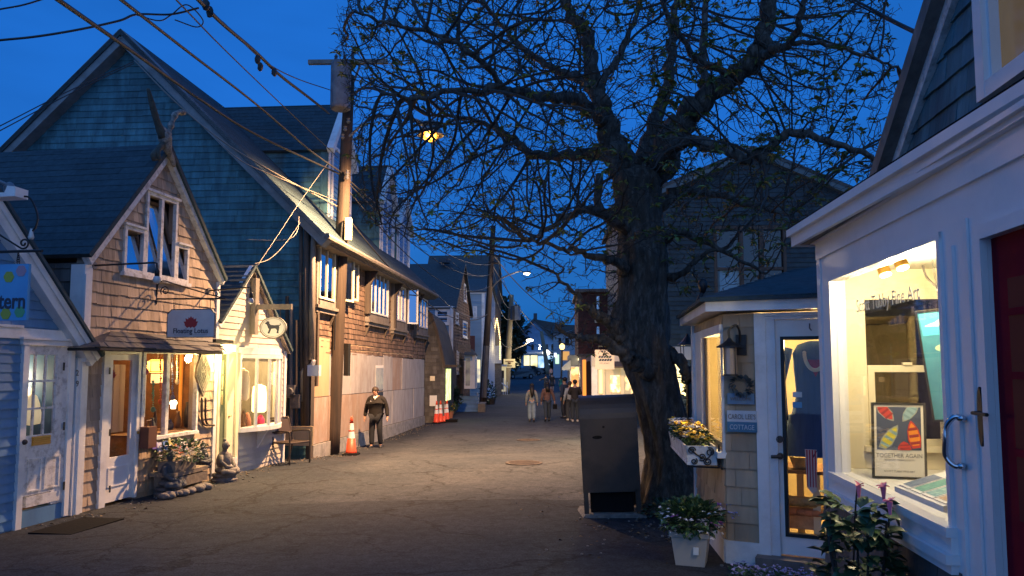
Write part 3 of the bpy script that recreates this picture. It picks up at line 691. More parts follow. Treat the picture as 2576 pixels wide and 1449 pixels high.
    m.fb(F, g0, g1, .018, .029, pz0, pz0 + .02); m.fb(F, g0, g1, .018, .029, pz1 - .02, pz1)
    dr = m.build('door', K['white'], root)
    g = MB(); g.fb(F, g0, g1, -.008, -.003, gz0, gz1); g.build('pane', K['glass'], dr)
    k = MB(); hx, hz = F.px(338, 1088); k.ball(F.p(hx, hz, .06), .022, 8); k.tube([F.p(hx, hz, .02), F.p(hx, hz, .06)], .01); k.build('handle', K['brass'], dr)
    k = MB()
    for vv in (933, 1088, 1230): hx, hz = F.px(267, vv); k.fb(F, hx - .012, hx + .014, .05, .058, hz - .045, hz + .045)
    k.build('hinge', K['black'], dr)
    # shop window
    m = MB(); fw = .05
    m.fb(F, w0 - .03, w0 + .035, -.02, .05, wz0, wz1); m.fb(F, w1 - .05, w1, -.02, .05, wz0, wz1); m.fb(F, w0, w1, -.02, .05, wz1 - .04, wz1); m.fb(F, w0, w1, -.02, .08, wz0 - .05, wz0)
    c = F.px(415, 980)[0]; m.fb(F, c - .04, c + .04, -.02, .048, wz0, wz1 - .04); sw = m.build('shop_window', K['peel'], root)
    g = MB(); g.fb(F, w0, w1, -.005, 0, wz0, wz1); g.build('pane', K['glass'], sw)
    # awning of lapped slates on a dark frame
    a0, az = F.px(262, 832); a1 = F.px(556, 860)[0]; zt = az; zb = F.px(250, 872, .45)[1]; b0 = F.px(250, 872, .45)[0]; b1 = F.px(560, 878, .45)[0]
    A, B, C, D = F.p(b0, zb, .45), F.p(b1, zb, .45), F.p(a1 - .02, zt, .02), F.p(a0 + .12, zt, .02)
    G = slope(A, B, D); mb = MB(); siding(mb, G, [inF(G, A), inF(G, B), inF(G, C), inF(G, D)], .16, (.18, .42), t=.014, jit=.03, back=False); mb.fp(G, [inF(G, A), inF(G, B), inF(G, C), inF(G, D)], -.03, -.002)
    E = F.p(b0, zb, .0); mb.add([E, A, D, E + Vector((0, 0, .0))], [(0, 1, 2)], .3)
    aw = mb.build('awning', K['slate'], root)
    m = MB(); m.tube([F.p(b0, zb - .03, 0), F.p(b0, zb - .03, .45), F.p(b1, zb - .03, .45), F.p(b1, zb - .03, 0)], .022, 6)
    m.build('awning_frame', K['black'], aw)
    # interior
    rm = MB(); rz0, rz1 = -.15, 2.2
    rm.fb(F, d0 - .1, s1 - .1, -1.95, -1.9, rz0, rz1); rm.fb(F, d0 - .15, d0 - .1, -1.9, -.13, rz0, rz1); rm.fb(F, s1 - .12, s1 - .07, -1.9, -.13, rz0, rz1); rm.fb(F, d0 - .1, s1 - .1, -1.9, -.13, rz1, rz1 + .05); rm.fb(F, d0 - .1, s1 - .1, -1.9, -.13, rz0 - .05, rz0)
    rm.build('room', mat_('ochre_room_wall', (.22, .10, .04), .8, (.10, .05, .025), 5), root)
    lamp('lotus_room_light', 'POINT', F.p(w1 - .7, 1.95, -.9), 70, (1, .55, .18), .1, root)
    a_, b_ = g0 - .05, g1 + .08; zc = F.px(300, 1090)[1]; n = 14; m = MB()
    for i in range(n):
        x0 = a_ + (b_ - a_) * i / n; x1 = a_ + (b_ - a_) * (i + 1) / n; o0 = -.16 + .015 * math.sin(i * 1.9); o1 = -.16 + .015 * math.sin((i + 1) * 1.9)
        m.add([F.p(x0, zc, o0), F.p(x1, zc, o1), F.p(x1, gz1 - .06, o1), F.p(x0, gz1 - .06, o0)], [(0, 1, 2, 3)])
    cb_ = m.build('door_banner', cloth_('sheer_grey_cloth', (.42, .38, .38))); tag(cb_, 'sheer cloth banner with a red lotus hanging behind the white shop door glass', 'banner')
    s_, z_ = F.px(302, 940); m = MB()
    for k in range(7):
        t = R(-66 + 22 * k); d = Vector((math.sin(t), math.cos(t))); nn_ = Vector((d.y, -d.x)); bb = Vector((s_, z_ - .06)); m.fp(F, [tuple(bb), tuple(bb + d * .06 + nn_ * .025), tuple(bb + d * .12), tuple(bb + d * .06 - nn_ * .025)], -.135, -.132 + k * .0004)
    m.build('lotus_print', K['lotusred'], cb_)
lotus_shop()

def shop_goods():
    F = FL
    # mosaic hanging lantern
    s, z = F.px(397, 922, -.45); c = F.p(s, z, -.45); r = thing('mosaic_lantern', 'glowing amber patterned hanging lantern in the lotus shop window', 'lantern', c)
    m = MB(); m.lathe([(.09, -.10), (.15, -.08), (.16, .0), (.15, .09), (.09, .11)], c, 14); m.build('shade', emit_('amber_lantern_glass', (1, .55, .10), 4), r)
    m = MB(); m.lathe([(.085, -.27), (.095, -.26), (.095, -.115), (.085, -.11)], c, 14); m.build('lower_shade', emit_('pale_lantern_glass', (1, .62, .25), 1.6), r)
    m = MB()
    for z_ in (-.27, -.11, -.08, .09): m.lathe([(.155 if abs(z_) < .1 else .1, z_ - .006), (.158 if abs(z_) < .1 else .102, z_ + .006)], c, 14)
    for k in range(7):
        a = k * math.tau / 7; m.tube([c + Vector((.162 * math.cos(a), .162 * math.sin(a), z_)) for z_ in (-.08, 0, .09)], .006, 4)
    m.tube([c + Vector((0, 0, .1)), c + Vector((0, 0, .4))], .008, 6); m.build('lantern_frame', K['bronze'], r)
    lamp('lantern_light', 'POINT', c + Vector((0, 0, -.02)) + F.N * .2, 18, (1, .6, .2), .06, r)
    s, z = F.px(436, 1022, -.3); c = F.p(s, z, -.3); r = thing('table_lamp', 'small mushroom lamp with a lit cream shade in the lotus shop window', 'lamp', c)
    m = MB(); m.lathe([(.055, .03), (.058, .06), (.045, .09), (.02, .105)], c, 12); m.build('shade', emit_('cream_lamp_glass', (1, .78, .45), 6), r, smooth=True)
    m = MB(); m.lathe([(.035, -.04), (.038, 0), (.04, .03)], c, 12); m.build('base', emit_('cream_lamp_base', (1, .8, .5), 8), r, smooth=True)
    # counter shelf, curtain and vases
    w0, w1 = F.px(360, 1000)[0], F.px(488, 1000)[0]; zs = F.px(420, 1085, -.1)[1]
    m = MB(); m.fb(F, w0, w1, -.6, -.02, zs - .04, zs); tag(m.build('display_shelf', K['wood']), 'wooden display shelf inside the lotus shop window', 'shelf')
    m = MB(); a, b = F.px(449, 1000, -.55)[0], F.px(487, 1000, -.55)[0]; z1 = F.px(460, 886, -.5)[1]
    n = 22
    for i in range(n):
        x0 = a + (b - a) * i / n; x1 = a + (b - a) * (i + 1) / n; o0 = -.55 + .03 * math.sin(i * 1.7); o1 = -.55 + .03 * math.sin((i + 1) * 1.7)
        m.add([F.p(x0, zs, o0), F.p(x1, zs, o1), F.p(x1, z1, o1), F.p(x0, z1, o0)], [(0, 1, 2, 3)])
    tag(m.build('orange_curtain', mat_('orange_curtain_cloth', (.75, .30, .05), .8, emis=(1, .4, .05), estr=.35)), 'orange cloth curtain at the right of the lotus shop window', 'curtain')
    m = MB(); a, b = F.px(361, 1000, -.5)[0], F.px(378, 1000, -.5)[0]; z1_, z0_ = F.px(370, 912, -.5)[1], F.px(370, 1050, -.5)[1]; m.fb(F, a, b, -.62, -.58, z0_, z1_)
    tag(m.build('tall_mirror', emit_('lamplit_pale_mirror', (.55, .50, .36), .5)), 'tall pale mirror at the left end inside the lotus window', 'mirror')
    bc = [(.5, .12, .05), (.1, .3, .25), (.6, .4, .1), (.35, .08, .2), (.6, .55, .45), (.15, .2, .4)]
    for i, (u, v0, v1, lab) in enumerate(((404, 900, 1010, 'bead string left of the window mullion, longest one'), (385, 960, 1030, 'bead string below the amber lantern'), (424, 895, 985, 'bead string just right of the window mullion'), (368, 890, 935, 'short bead string at the left edge of the lotus window'), (446, 890, 960, 'bead string left of the orange curtain'), (434, 890, 1000, 'bead string above the mushroom lamp'))):
        m = MB(); P0, P1 = F.p(*F.px(u, v0, -.2), -.2), F.p(*F.px(u, v1, -.2), -.2); n = int((P0 - P1).length / .035)
        for k in range(n): m.ball(P0.lerp(P1, k / n) + Vector((0, random.uniform(-.012, .012), 0)), random.uniform(.012, .024), 6)
        m.ball(P1, .04, 8, (1, .6, 1.2)); tag(m.build('bead_string', mat_('glass_beads_%d' % i, bc[i], .3)), lab, 'beads')
    names = [(378, .05, .22, 'dark slim vase at the left end of the lotus window shelf'), (392, .035, .34, 'tall thin dark bottle vase on the lotus window shelf, left of the mullion'), (405, .03, .30, 'dark bottle vase touching the window mullion on its left side'), (450, .05, .28, 'brown carved vase in front of the orange curtain'), (466, .06, .42, 'tallest brown cylinder vase before the orange curtain'), (428, .07, .16, 'squat patterned pot right of the window mullion')]
    for i, (u, rr, h, lab) in enumerate(names):
        s = F.px(u, 1070, -.25)[0]; m = MB(); m.lathe([(rr * .7, 0), (rr, h * .2), (rr * .95, h * .55), (rr * .45, h * .85), (rr * .6, h)], F.p(s, zs, -.22 - .05 * (i % 2)), 12)
        tag(m.build('vase', K[['dkstone', 'bronze', 'dkstone', 'wood', 'bronze', 'stone'][i]], smooth=True), lab, 'vase', 'vases on the shop window shelf')
    # things outside under the window
    c = gnd(385, 1243); c = F.p(F.px(383, 1100)[0], 0, .30); c.z = gz(c.x, c.y); fig(c, .78, K['dkstone'], 'garden_statue', 'dark blue-grey seated stone figure beside the white shop door')
    c = F.p(F.px(521, 1100)[0], 0, .33); c.z = gz(c.x, c.y); fig(c, .80, K['stone'], 'buddha_statue', 'pale grey seated stone Buddha on a lotus base at the shop corner')
    c = F.p(F.px(497, 1100)[0], 0, .10); c.z = .0; fig(c, .5, K['dkstone'], 'garden_statue', 'small dark seated figure on the plank bench behind the white flowers')
    # low bench of stacked planks
    a, b = F.px(420, 1100, .3)[0], F.px(505, 1100, .3)[0]; g = gz(F.p(a, 0).x, F.p(a, 0).y)
    r = thing('plank_bench', 'low bench of grey weathered planks under the lotus shop window', 'bench', F.p((a + b) / 2, g, .25))
    m = MB(); m.fb(F, a, b, .04, .44, g + .28, g + .34); m.build('seat', K['plankgrey'], r)
    m = MB(); m.fb(F, a, b, .40, .437, g + .12, g + .26); m.build('apron', K['plankgrey'], r)
    for x in (a + .05, b - .12):
        m = MB(); m.fb(F, x, x + .08, .08, .38, g - .01, g + .278); m.build('leg', K['plankgrey'], r)
    r = thing('flower_trough', 'weathered wooden trough of white flowers on the plank bench', 'planter', F.p((a + b) / 2, g + .345, .25))
    m = MB(); m.fb(F, a + .05, b - .3, .14, .42, g + .345, g + .50); m.build('box', K['plankgrey'], r)
    m = MB(); foliage(m, F.p((a + b) / 2 - .1, g + .62, .28), (.42, .42, .17), 420, .06); m.build('foliage', K['leafm'], r)
    m = MB()
    for i in range(130):
        p = F.p((a + b) / 2 - .1 + random.gauss(0, .2), g + .63 + random.uniform(-.14, .16), .30 + random.uniform(0, .22))
        for k in range(4): leaf(m, p, (math.cos(k * 1.57), math.sin(k * 1.57), .5), .026)
    m.build('blossom', K['petw'], r)
    # round cobbles along the foot
    for i in range(15):
        t = i / 14; s = F.px(420 + 100 * t, 1220, .5)[0]; p = F.p(s, 0, .5 + random.uniform(-.05, .06)); p.z = gz(p.x, p.y) + .045
        m = MB(); m.ball(p, random.uniform(.06, .085), 10, (1.15, .95, .72), .04); o = m.build('cobble', K['stone'], smooth=True)
        tag(o, 'rounded grey cobble in the row along the plank bench', 'stone', 'cobbles edging the bench below the lotus window')
    # brown folded case by the door handle
    s = F.px(352, 1095)[0]; z = F.px(352, 1122)[1]; m = MB(); m.fb(F, s - .09, s + .1, .06, .20, z - .02, z + .28); m.tube([F.p(s - .05, z + .28, .13), F.p(s - .05, z + .37, .13), F.p(s + .06, z + .37, .13), F.p(s + .06, z + .28, .13)], .008, 6)
    tag(m.build('brown_case', mat_('brown_leather', (.12, .045, .03), .5)), 'brown case hanging between the white shop door and the window', 'bag')
    # string of little prayer flags and a carved diamond ornament
    r = thing('prayer_flags', 'string of small coloured cloth flags sagging under the lotus shop window', 'bunting', F.p(F.px(440, 1100)[0], F.px(440, 1100)[1], .1))
    pts = [F.px(u, v, .12) for u, v in ((375, 1098), (400, 1112), (430, 1106), (452, 1118), (480, 1100))]
    P = curve3([F.p(s, z, .12) for s, z in pts], 6); m = MB(); m.tube(P, .004, 5); m.build('cord', K['wire'], r)
    cols = [(.5, .52, .6), (.16, .10, .42), (.5, .5, .7), (.10, .2, .5), (.6, .5, .2), (.6, .2, .06), (.5, .12, .06), (.4, .3, .3)]
    for i in range(8):
        q = P[i * 3]; m = MB(); d = F.S * .06
        m.add([q - d, q + d, q + d * .9 + Vector((0, 0, -.14)) + F.N * .03, q - d * .9 + Vector((0, 0, -.13)) + F.N * .02], [(0, 1, 2, 3)]); m.build('flag', mat_('flag_cloth_%d' % i, cols[i], .8), r)
    c = F.px(510, 930, .06); r = thing('carved_ornament', 'carved wooden diamond ornament hanging at the right of the lotus window', 'ornament', F.p(c[0], c[1], .06))
    m = MB(); pts = sc_pts(F, [(510, 998), (492, 948), (494, 925), (507, 886), (513, 886), (528, 925), (529, 948)], .06); m.fp(F, pts, .04, .075); m.build('panel', K['plankgrey'], r)
    m = MB()
    for k in (.25, .45, .65, .82):
        q = [(c[0] + (a - c[0]) * k, c[1] - .03 + (b - c[1] + .03) * k) for a, b in pts]; m.tube([F.p(a, b, .076) for a, b in q + q[:1]], .008, 4)
    for i in range(12): a = i * math.tau / 12; m.tube([F.p(c[0], c[1] - .03, .078), F.p(c[0] + .16 * math.cos(a) * .5, c[1] - .03 + .3 * math.sin(a) * .6, .078)], .006, 4)
    m.build('carving', K['greytrim'], r)
    # bent copper pipes
    for k, (u0, lab) in enumerate(((508, 'left one of the twin bent rusty pipes below the diamond ornament'), (517, 'right one of the twin bent rusty pipes below the diamond ornament'))):
        m = MB(); m.tube(curve3([F.p(*F.px(u, v, .05), .05) for u, v in ((u0, 1000), (u0, 1050), (u0 + 6, 1068), (u0 + 22, 1070))], 6), .018, 8)
        tag(m.build('bent_pipe', K['bronze'], smooth=True), lab, 'pipe', 'bent pipes on the lotus shop wall')

def fig(c, h, mat, name, label):
    """seated cross-legged statue with robe, arms, head and base, about h tall"""
    r = thing(name, label, 'statue', c)
    F = Fr(c, (.15, 1, 0)); k = h
    m = MB(); m.lathe([(.26, 0), (.27, .05), (.22, .09), (.25, .13), (.24, .17)], c, 14); 
    m.v = [((x - c.x) * k + c.x, (y - c.y) * k + c.y, (z - c.z) * k + c.z) for x, y, z in m.v]; m.build('base', mat, r)
    m = MB(); q = lambda x, y, z: F.p(x * k, z * k, y * k)
    m.ball(q(0, -.02, .42), .16 * k, 12, (1.0, .8, 1.35)); m.ball(q(0, .04, .24), .2 * k, 12, (1.15, 1.15, .42))
    for s in (-1, 1):
        m.tube([q(s * .15, 0, .55), q(s * .20, .03, .42), q(s * .15, .14, .32), q(s * .03, .19, .30)], [.05 * k, .048 * k, .04 * k, .035 * k], 8)
        m.tube([q(s * .10, .02, .24), q(s * .25, .13, .22), q(s * .12, .23, .20), q(-s * .04, .22, .20)], [.08 * k, .07 * k, .055 * k, .04 * k], 8)
    m.tube([q(0, -.01, .56), q(0, 0, .66)], [.06 * k, .045 * k], 8); m.build('body', mat, r, smooth=True)
    m = MB(); m.ball(q(0, .01, .74), .085 * k, 12, (.85, .95, 1.15)); m.ball(q(0, -.01, .85), .035 * k, 8); m.ball(q(0, .095, .735), .014 * k, 6, (1, 1, 1.8))
    for s in (-1, 1): m.ball(q(s * .078, 0, .73), .018 * k, 6, (.6, .8, 2))
    m.build('head', mat, r, smooth=True)
    return r
shop_goods()

def lotus_sign():
    F = FL; s = F.px(392, 740)[0]
    O = F.p(s, 0, 0); G = Fr(O, F.N)
    x0, zt = G.px(423, 778); x1, zb = G.px(541, 849)
    root, G2 = hanging_sign('lotus_sign', 'white hanging sign with cut corners, a red lotus flower and the words Floating Lotus', F, s, x1 - x0, zt - zb, zb, x0, 'cut', K['signw'], K['signink'])
    # flower: petals
    cx, cy = (x1 - x0) / 2, (zt - zb) * .60; m = MB(); W_ = (x1 - x0)
    for a, l in ((-62, .155), (-38, .165), (-16, .155), (16, .155), (38, .165), (62, .155), (0, .17), (-82, .12), (82, .12)):
        t = R(a); d = Vector((math.sin(t), math.cos(t))); n = Vector((d.y, -d.x)); b = Vector((cx, cy - .08)); wd = .040; l *= .86
        m.fp(G2, [(b.x, b.y), tuple(b + d * l * .5 + n * wd), tuple(b + d * l), tuple(b + d * l * .5 - n * wd)], .0155, .0175 + random.random() * .001)
    m.fp(G2, [(cx - .06, cy - .06), (cx, cy - .115), (cx + .06, cy - .06), (cx, cy + .02)], .0155, .0188)
    m.build('lotus_flower', K['lotusred'], root)
    text_mesh('Floating Lotus', G2, cx, .065, .108, .016, K['signink'], root, sx=.92, bold=.001)
    m = MB(); m.fb(G2, .12, W_ - .12, .0155, .017, .038, .042); m.build('underline', K['signink'], root)
    # scrolled iron bracket
    b = MB(); z0 = G.px(394, 752)[1]; z1 = G.px(394, 710)[1]; xe = G.px(568, 752)[0]
    b.tube([G.p(.01, z0 - .08, 0), G.p(.01, z1 + .12, 0)], .014, 6); b.tube([G.p(0, z0, 0), G.p(xe, z0 - .01, 0)], .013, 6)
    b.tube(curve3([G.p(.02, z0 + .06, 0), G.p(.03, z0 + .22, 0), G.p(.12, z0 + .27, 0), G.p(.3, z0 + .22, 0), G.p(xe * .6, z0 + .11, 0), G.p(xe * .85, z0 + .03, 0), G.p(xe - .05, z0, 0)], 6), .010, 6)
    cxx, czz = .15, z0 + .12; b.tube([G.p(cxx + .075 * (1 - i / 40) * math.cos(-i * .3 + 3.9), czz + .075 * (1 - i / 40) * math.sin(-i * .3 + 3.9), 0) for i in range(30)], .009, 6)
    for i, cxx in enumerate((xe - .16,)): b.tube([G.p(cxx + .06 * (1 - i / 30) * math.cos(i * .35), z0 + .07 + .06 * (1 - i / 30) * math.sin(i * .35), 0) for i in range(22)], .007, 6)
    tag(b.build('sign_bracket', K['black']), 'black scrolled iron bracket on the tan gable holding the lotus sign', 'bracket')
    c = MB()
    for xx in (x0 + .09, x1 - .09): c.tube([G.p(xx, zt - .01, 0), G.p(xx, z0 - .01, 0)], .005, 5)
    c.build('hanger', K['black'], root)
lotus_sign()

def arm_lamp(label, F, s, z, out, lift, drop, bulb='dimbulb'):
    r = thing('gooseneck_lamp', label, 'lamp', F.p(s, z, 0))
    m = MB(); m.tube([F.p(s, z, 0), F.p(s, z, .04)], .05, 10); m.build('wall_plate', K['steel'], r)
    m = MB(); m.tube([F.p(s, z, .02), F.p(s, z + lift, out - .04), F.p(s, z + lift - .01, out), F.p(s, z + lift - .09, out + .01)], .013, 8); m.build('arm', K['black'], r)
    c = F.p(s, z + lift - .09, out + .01); m = MB(); m.lathe([(.03, -.09), (.032, -.02), (.018, .01), (.012, .02)], c, 10); m.build('socket', K['black'], r, smooth=True)
    m = MB(); m.lathe([(.01, -.19), (.04, -.175), (.052, -.14), (.04, -.10), (.025, -.085)], c, 12); m.build('bulb', K[bulb], r, smooth=True)
F = FL
s, z = F.px(232, 668); arm_lamp('long straight lamp arm with an unlit bulb before the tan gable windows', F, s, z, .93, .02, .1)
s, z = F.px(522, 731); arm_lamp('thin lamp arm with a clear bulb reaching towards the oval dog sign', F, s, z, .78, .04, .1)

# ---- driftwood heron on the gable top
def driftwood():
    F = FL; s, z = F.px(412, 372, .1); r = thing('driftwood_sculpture', 'pale driftwood branches shaped like a bird perched on the tan gable peak', 'sculpture', F.p(s, z, .12))
    q = lambda u, v, o=.15: F.p(*F.px(u, v, o), o)
    m = MB(); m.tube(curve3([q(372, 222), q(384, 268), q(395, 305), q(410, 345)], 5), [.022, .03, .035, .04, .045, .045, .05, .05, .05, .05, .05, .055, .06, .065, .07, .07][:16], 8); m.build('branch', K['driftdk'], r, smooth=True)
    m = MB(); m.tube(curve3([q(464, 284), q(444, 284), q(432, 310), q(424, 335), q(416, 360)], 5), [.035] + [.04 + .012 * math.sin(i * 1.4) for i in range(19)] + [.06], 8); m.build('branch', K['driftwood'], r, smooth=True)
    m = MB(); m.tube(curve3([q(404, 320), q(414, 345), q(420, 375), q(432, 400), q(438, 420)], 5), [.05, .06, .075, .09, .10, .105, .10, .09, .085, .08, .07, .06, .055, .05, .05, .045, .04, .04, .035, .03, .02], 9); m.build('body', K['driftwood'], r, smooth=True)
    m = MB(); m.tube(curve3([q(412, 360), q(396, 378), q(386, 390), q(390, 402)], 5), .045, 7); m.tube(curve3([q(425, 380), q(436, 395), q(442, 412)], 5), .04, 7); m.tube(curve3([q(405, 365, .2), q(398, 385, .2), q(402, 404, .2)], 4), .03, 6); m.build('claw', K['driftdk'], r, smooth=True)
driftwood()

# ---- small gabled shop with the oval dog sign
def dog_shop():
    F = FL.off(-.02); zg = -.32
    s0 = FL.px(541, 1000)[0] + .01; s1 = F.px(716, 1000)[0]; sp, zp = F.px(630, 672); zE0 = F.px(541, 800)[1]; zE1 = F.px(714, 868)[1]
    root = thing('dog_sign_shop', 'small white clapboard shop with a pointed gable and a lit bow window', 'shop', F.p((s0 + s1) / 2, -.25, 0))
    poly = [(s0, zg), (s1, zg), (s1, zE1), (sp, zp), (s0, zE0)]
    d0, d1 = F.px(545, 1000)[0], F.px(590, 1000)[0]; dz1 = F.px(560, 886)[1]; dz0 = F.px(560, 1156)[1]
    w0, w1 = F.px(598, 1000)[0], F.px(700, 1000)[0]; wz0, wz1 = F.px(640, 1070)[1], F.px(640, 902)[1]
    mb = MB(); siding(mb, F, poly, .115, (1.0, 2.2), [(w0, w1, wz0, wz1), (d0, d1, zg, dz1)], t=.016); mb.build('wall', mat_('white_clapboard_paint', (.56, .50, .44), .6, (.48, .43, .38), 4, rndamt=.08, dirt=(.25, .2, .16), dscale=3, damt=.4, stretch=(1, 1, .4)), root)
    rk = MB(); rk.fbar(F, (s0 - .02, zE0 - .12), (sp, zp - .02), .12, 0, .07); rk.build('gable_board', K['white'], root)
    rk = MB(); rk.fbar(F, (s1 + .06, zE1 - .14), (sp, zp - .02), .11, 0, .09); rk.build('gable_board', K['greytrim'], root)
    rk = MB(); rk.fb(F, s1 - .1, s1, 0, .03, zg, zE1 - .12); rk.build('corner_board', K['white'], root)
    back = -F.N * 4.2; ot = .12; A = F.p(s0 - .06, zE0 - .06, ot); B = F.p(sp, zp + .05, ot)
    slab('roof', A + back, A, B, B + back, K['roof'], root, .05, row=.14)
    A2 = F.p(s1 + .1, zE1 - .1, ot); slab('roof', A2, A2 + back, B + back, B, K['roof'], root, .05, row=.14)
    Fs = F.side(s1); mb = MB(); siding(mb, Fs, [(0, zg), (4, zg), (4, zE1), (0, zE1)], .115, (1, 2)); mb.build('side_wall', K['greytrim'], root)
    # door
    m = MB(); m.fb(F, d0 - .02, d0 + .05, -.05, .04, zg + .05, dz1); m.fb(F, d1 - .28, d1 + .03, -.05, .02, dz0 - .05, dz1); m.fb(F, d1 - .02, d1 + .08, -.05, .05, zg + .05, dz1); m.fb(F, d0, d1, -.05, .05, dz1 - .03, dz1 + .05); m.build('door_frame', K['cream'], root)
    D0, D1 = d0 + .05, d1 - .28; gz0, gz1 = F.px(560, 1020)[1], F.px(560, 905)[1]
    m = MB(); m.fb(F, D0, D0 + .05, -.06, -.02, dz0, dz1 - .03); m.fb(F, D1 - .05, D1, -.06, -.02, dz0, dz1 - .03); m.fb(F, D0, D1, -.06, -.021, gz1, dz1 - .03); m.fb(F, D0, D1, -.06, -.021, dz0, gz0)
    for j in range(4): z = gz0 + (gz1 - gz0) * j / 3; m.fb(F, D0, D1, -.055, -.025, z - .012, z + .012)
    c = (D0 + D1) / 2; m.fb(F, c - .012, c + .012, -.055, -.024, gz0, gz1); m.fb(F, D0 + .07, D1 - .07, -.03, -.010, dz0 + .12, gz0 - .15)
    dr = m.build('door', K['greendoor'], root)
    g = MB(); g.fb(F, D0, D1, -.045, -.04, gz0, gz1); g.build('pane', lit_('dog_shop_door_glow', (1, .72, .30), (.35, .22, .08), .8, 6), dr)
    m = MB(); kx, kz = F.px(573, 1047); m.ball(F.p(kx, kz, .02), .022, 8); m.tube([F.p(kx, kz, -.02), F.p(kx + .08, kz, .02)], .01); m.build('handle', K['brass'], dr)
    m = MB(); m.fb(F, d0 - .02, d1 + .05, -.02, .06, zg, dz0); m.build('door_step', K['peel'], root)
    # bow window
    n = 5; pts = []
    for i in range(n + 1):
        t = i / n; pts.append((w0 + (w1 - w0) * t, .34 * math.sin(math.pi * (.08 + .84 * t)) - .05))
    fr = MB(); sl = MB(); hd = MB(); gl = MB()
    for i in range(n + 1):
        a, o = pts[i]; p = F.p(a, 0, o)
        fr.tube([Vector((p.x, p.y, wz0)), Vector((p.x, p.y, wz1))], .035, 6)
    def ring(mb, z0, z1, ex):
        o_ = [F.p(w0 - .05, 0, 0)] + [F.p(a, 0, o + ex) for a, o in pts] + [F.p(w1 + .05, 0, 0)]
        k = len(o_); mb.add([Vector((q.x, q.y, z0)) for q in o_] + [Vector((q.x, q.y, z1)) for q in o_], [tuple(range(k - 1, -1, -1)), tuple(range(k, 2 * k))] + [(i, i + 1, k + i + 1, k + i) for i in range(k - 1)], .5)
    ring(fr, wz0 - .08, wz0, .05); ring(fr, wz1, wz1 + .07, .04); ring(fr, wz1 + .075, wz1 + .2, .01)
    bw = fr.build('bow_window', K['white'], root)
    for i in range(n):
        a, o = pts[i]; b, p = pts[i + 1]; A, B = F.p(a, wz0, o), F.p(b, wz0, p); gl.add([A, B, B + Vector((0, 0, wz1 - wz0)), A + Vector((0, 0, wz1 - wz0))], [(0, 1, 2, 3)])
    gl.build('pane', K['glass'], bw)
    c = (w0 + w1) / 2; m = MB(); m.fp(Fr(F.p(c - .03, 0, 0), F.N, (0, 0, 1)), [(0, wz0 - .45), (.22, wz0 - .08), (0, wz0 - .08)], -.03, .03); m.build('window_bracket', K['white'], root)
    # room
    rm = MB(); a, b = s0 + .05, s1 - .05
    rm.fb(F, a, b, -1.5, -1.45, 0, 2.1); rm.fb(F, a, a + .04, -1.45, -.13, 0, 2.1); rm.fb(F, b - .04, b, -1.45, -.13, 0, 2.1); rm.fb(F, a, b, -1.45, -.13, 2.1, 2.15); rm.fb(F, a, b, -1.45, -.13, -.05, 0)
    rm.build('room', K['cream'], root)
    lamp('bow_window_light', 'POINT', F.p(w0 + .9, wz1 - .12, -.35), 110, (1, .72, .32), .1, root)
    # goods in the bow
    z = wz0 + .01
    def gd(u, rr, h, mt, lab, nm, cat, o=-.05, prof=None):
        s = F.px(u, 1050, o)[0]; m = MB(); m.lathe(prof or [(rr, 0), (rr * 1.05, h * .4), (rr * .6, h * .8), (rr * .3, h)], F.p(s, z, o), 12); tag(m.build(nm, mt, smooth=True), lab, cat)
    gd(651, .13, .75, emit_('white_shade_glow', (1, .78, .42), 2.2), 'tall glowing white lamp in the middle of the bow window', 'column_lamp', 'lamp', prof=[(.11, .22), (.14, .25), (.14, .55), (.12, .72), (.03, .76)])
    gd(612, .06, .30, K['wood'], 'dark turned wooden figurine at the left of the bow window', 'figurine', 'figurine')
    gd(622, .07, .24, K['terra'], 'reddish pot beside the dark figurine in the bow window', 'small_pot', 'pot')
    gd(655, .08, .17, mat_('magenta_cloth', (.45, .02, .10)), 'magenta cloth bundle below the white lampshade', 'cloth_bundle', 'bundle')
    gd(606, .10, .6, mat_('hanging_white_shirt', (.8, .72, .55)), 'pale hanging garment at the left edge of the bow window', 'hanging_garment', 'garment', o=-.3, prof=[(.10, .45), (.14, .5), (.15, .8), (.12, 1.0), (.03, 1.08)])
    # lit box lamp above the door
    c = FL.px(575, 878, .3); p = FL.p(c[0], c[1], .3); r = thing('porch_light', 'glowing twin box light above the green shop door', 'lamp', FL.p(c[0], c[1], .02))
    m = MB(); m.fb(FL, c[0] - .05, c[0] + .05, .0, .36, c[1] + .09, c[1] + .15); m.fb(FL, c[0] - .5, c[0] - .05, .30, .36, c[1] + .10, c[1] + .15); m.build('arm', K['black'], r)
    for k in (-.12, .1):
        m = MB(); m.fb(FL, c[0] + k - .07, c[0] + k + .07, .2, .34, c[1] - .04, c[1] + .07); m.build('lamp_glass', emit_('porch_lamp_glass', (1, .80, .35), 5), r)
    lamp('porch_lamp_light', 'POINT', p + Vector((0, 0, -.16)) + FL.N * .1, 110, (1, .74, .28), .08, r)
dog_shop()

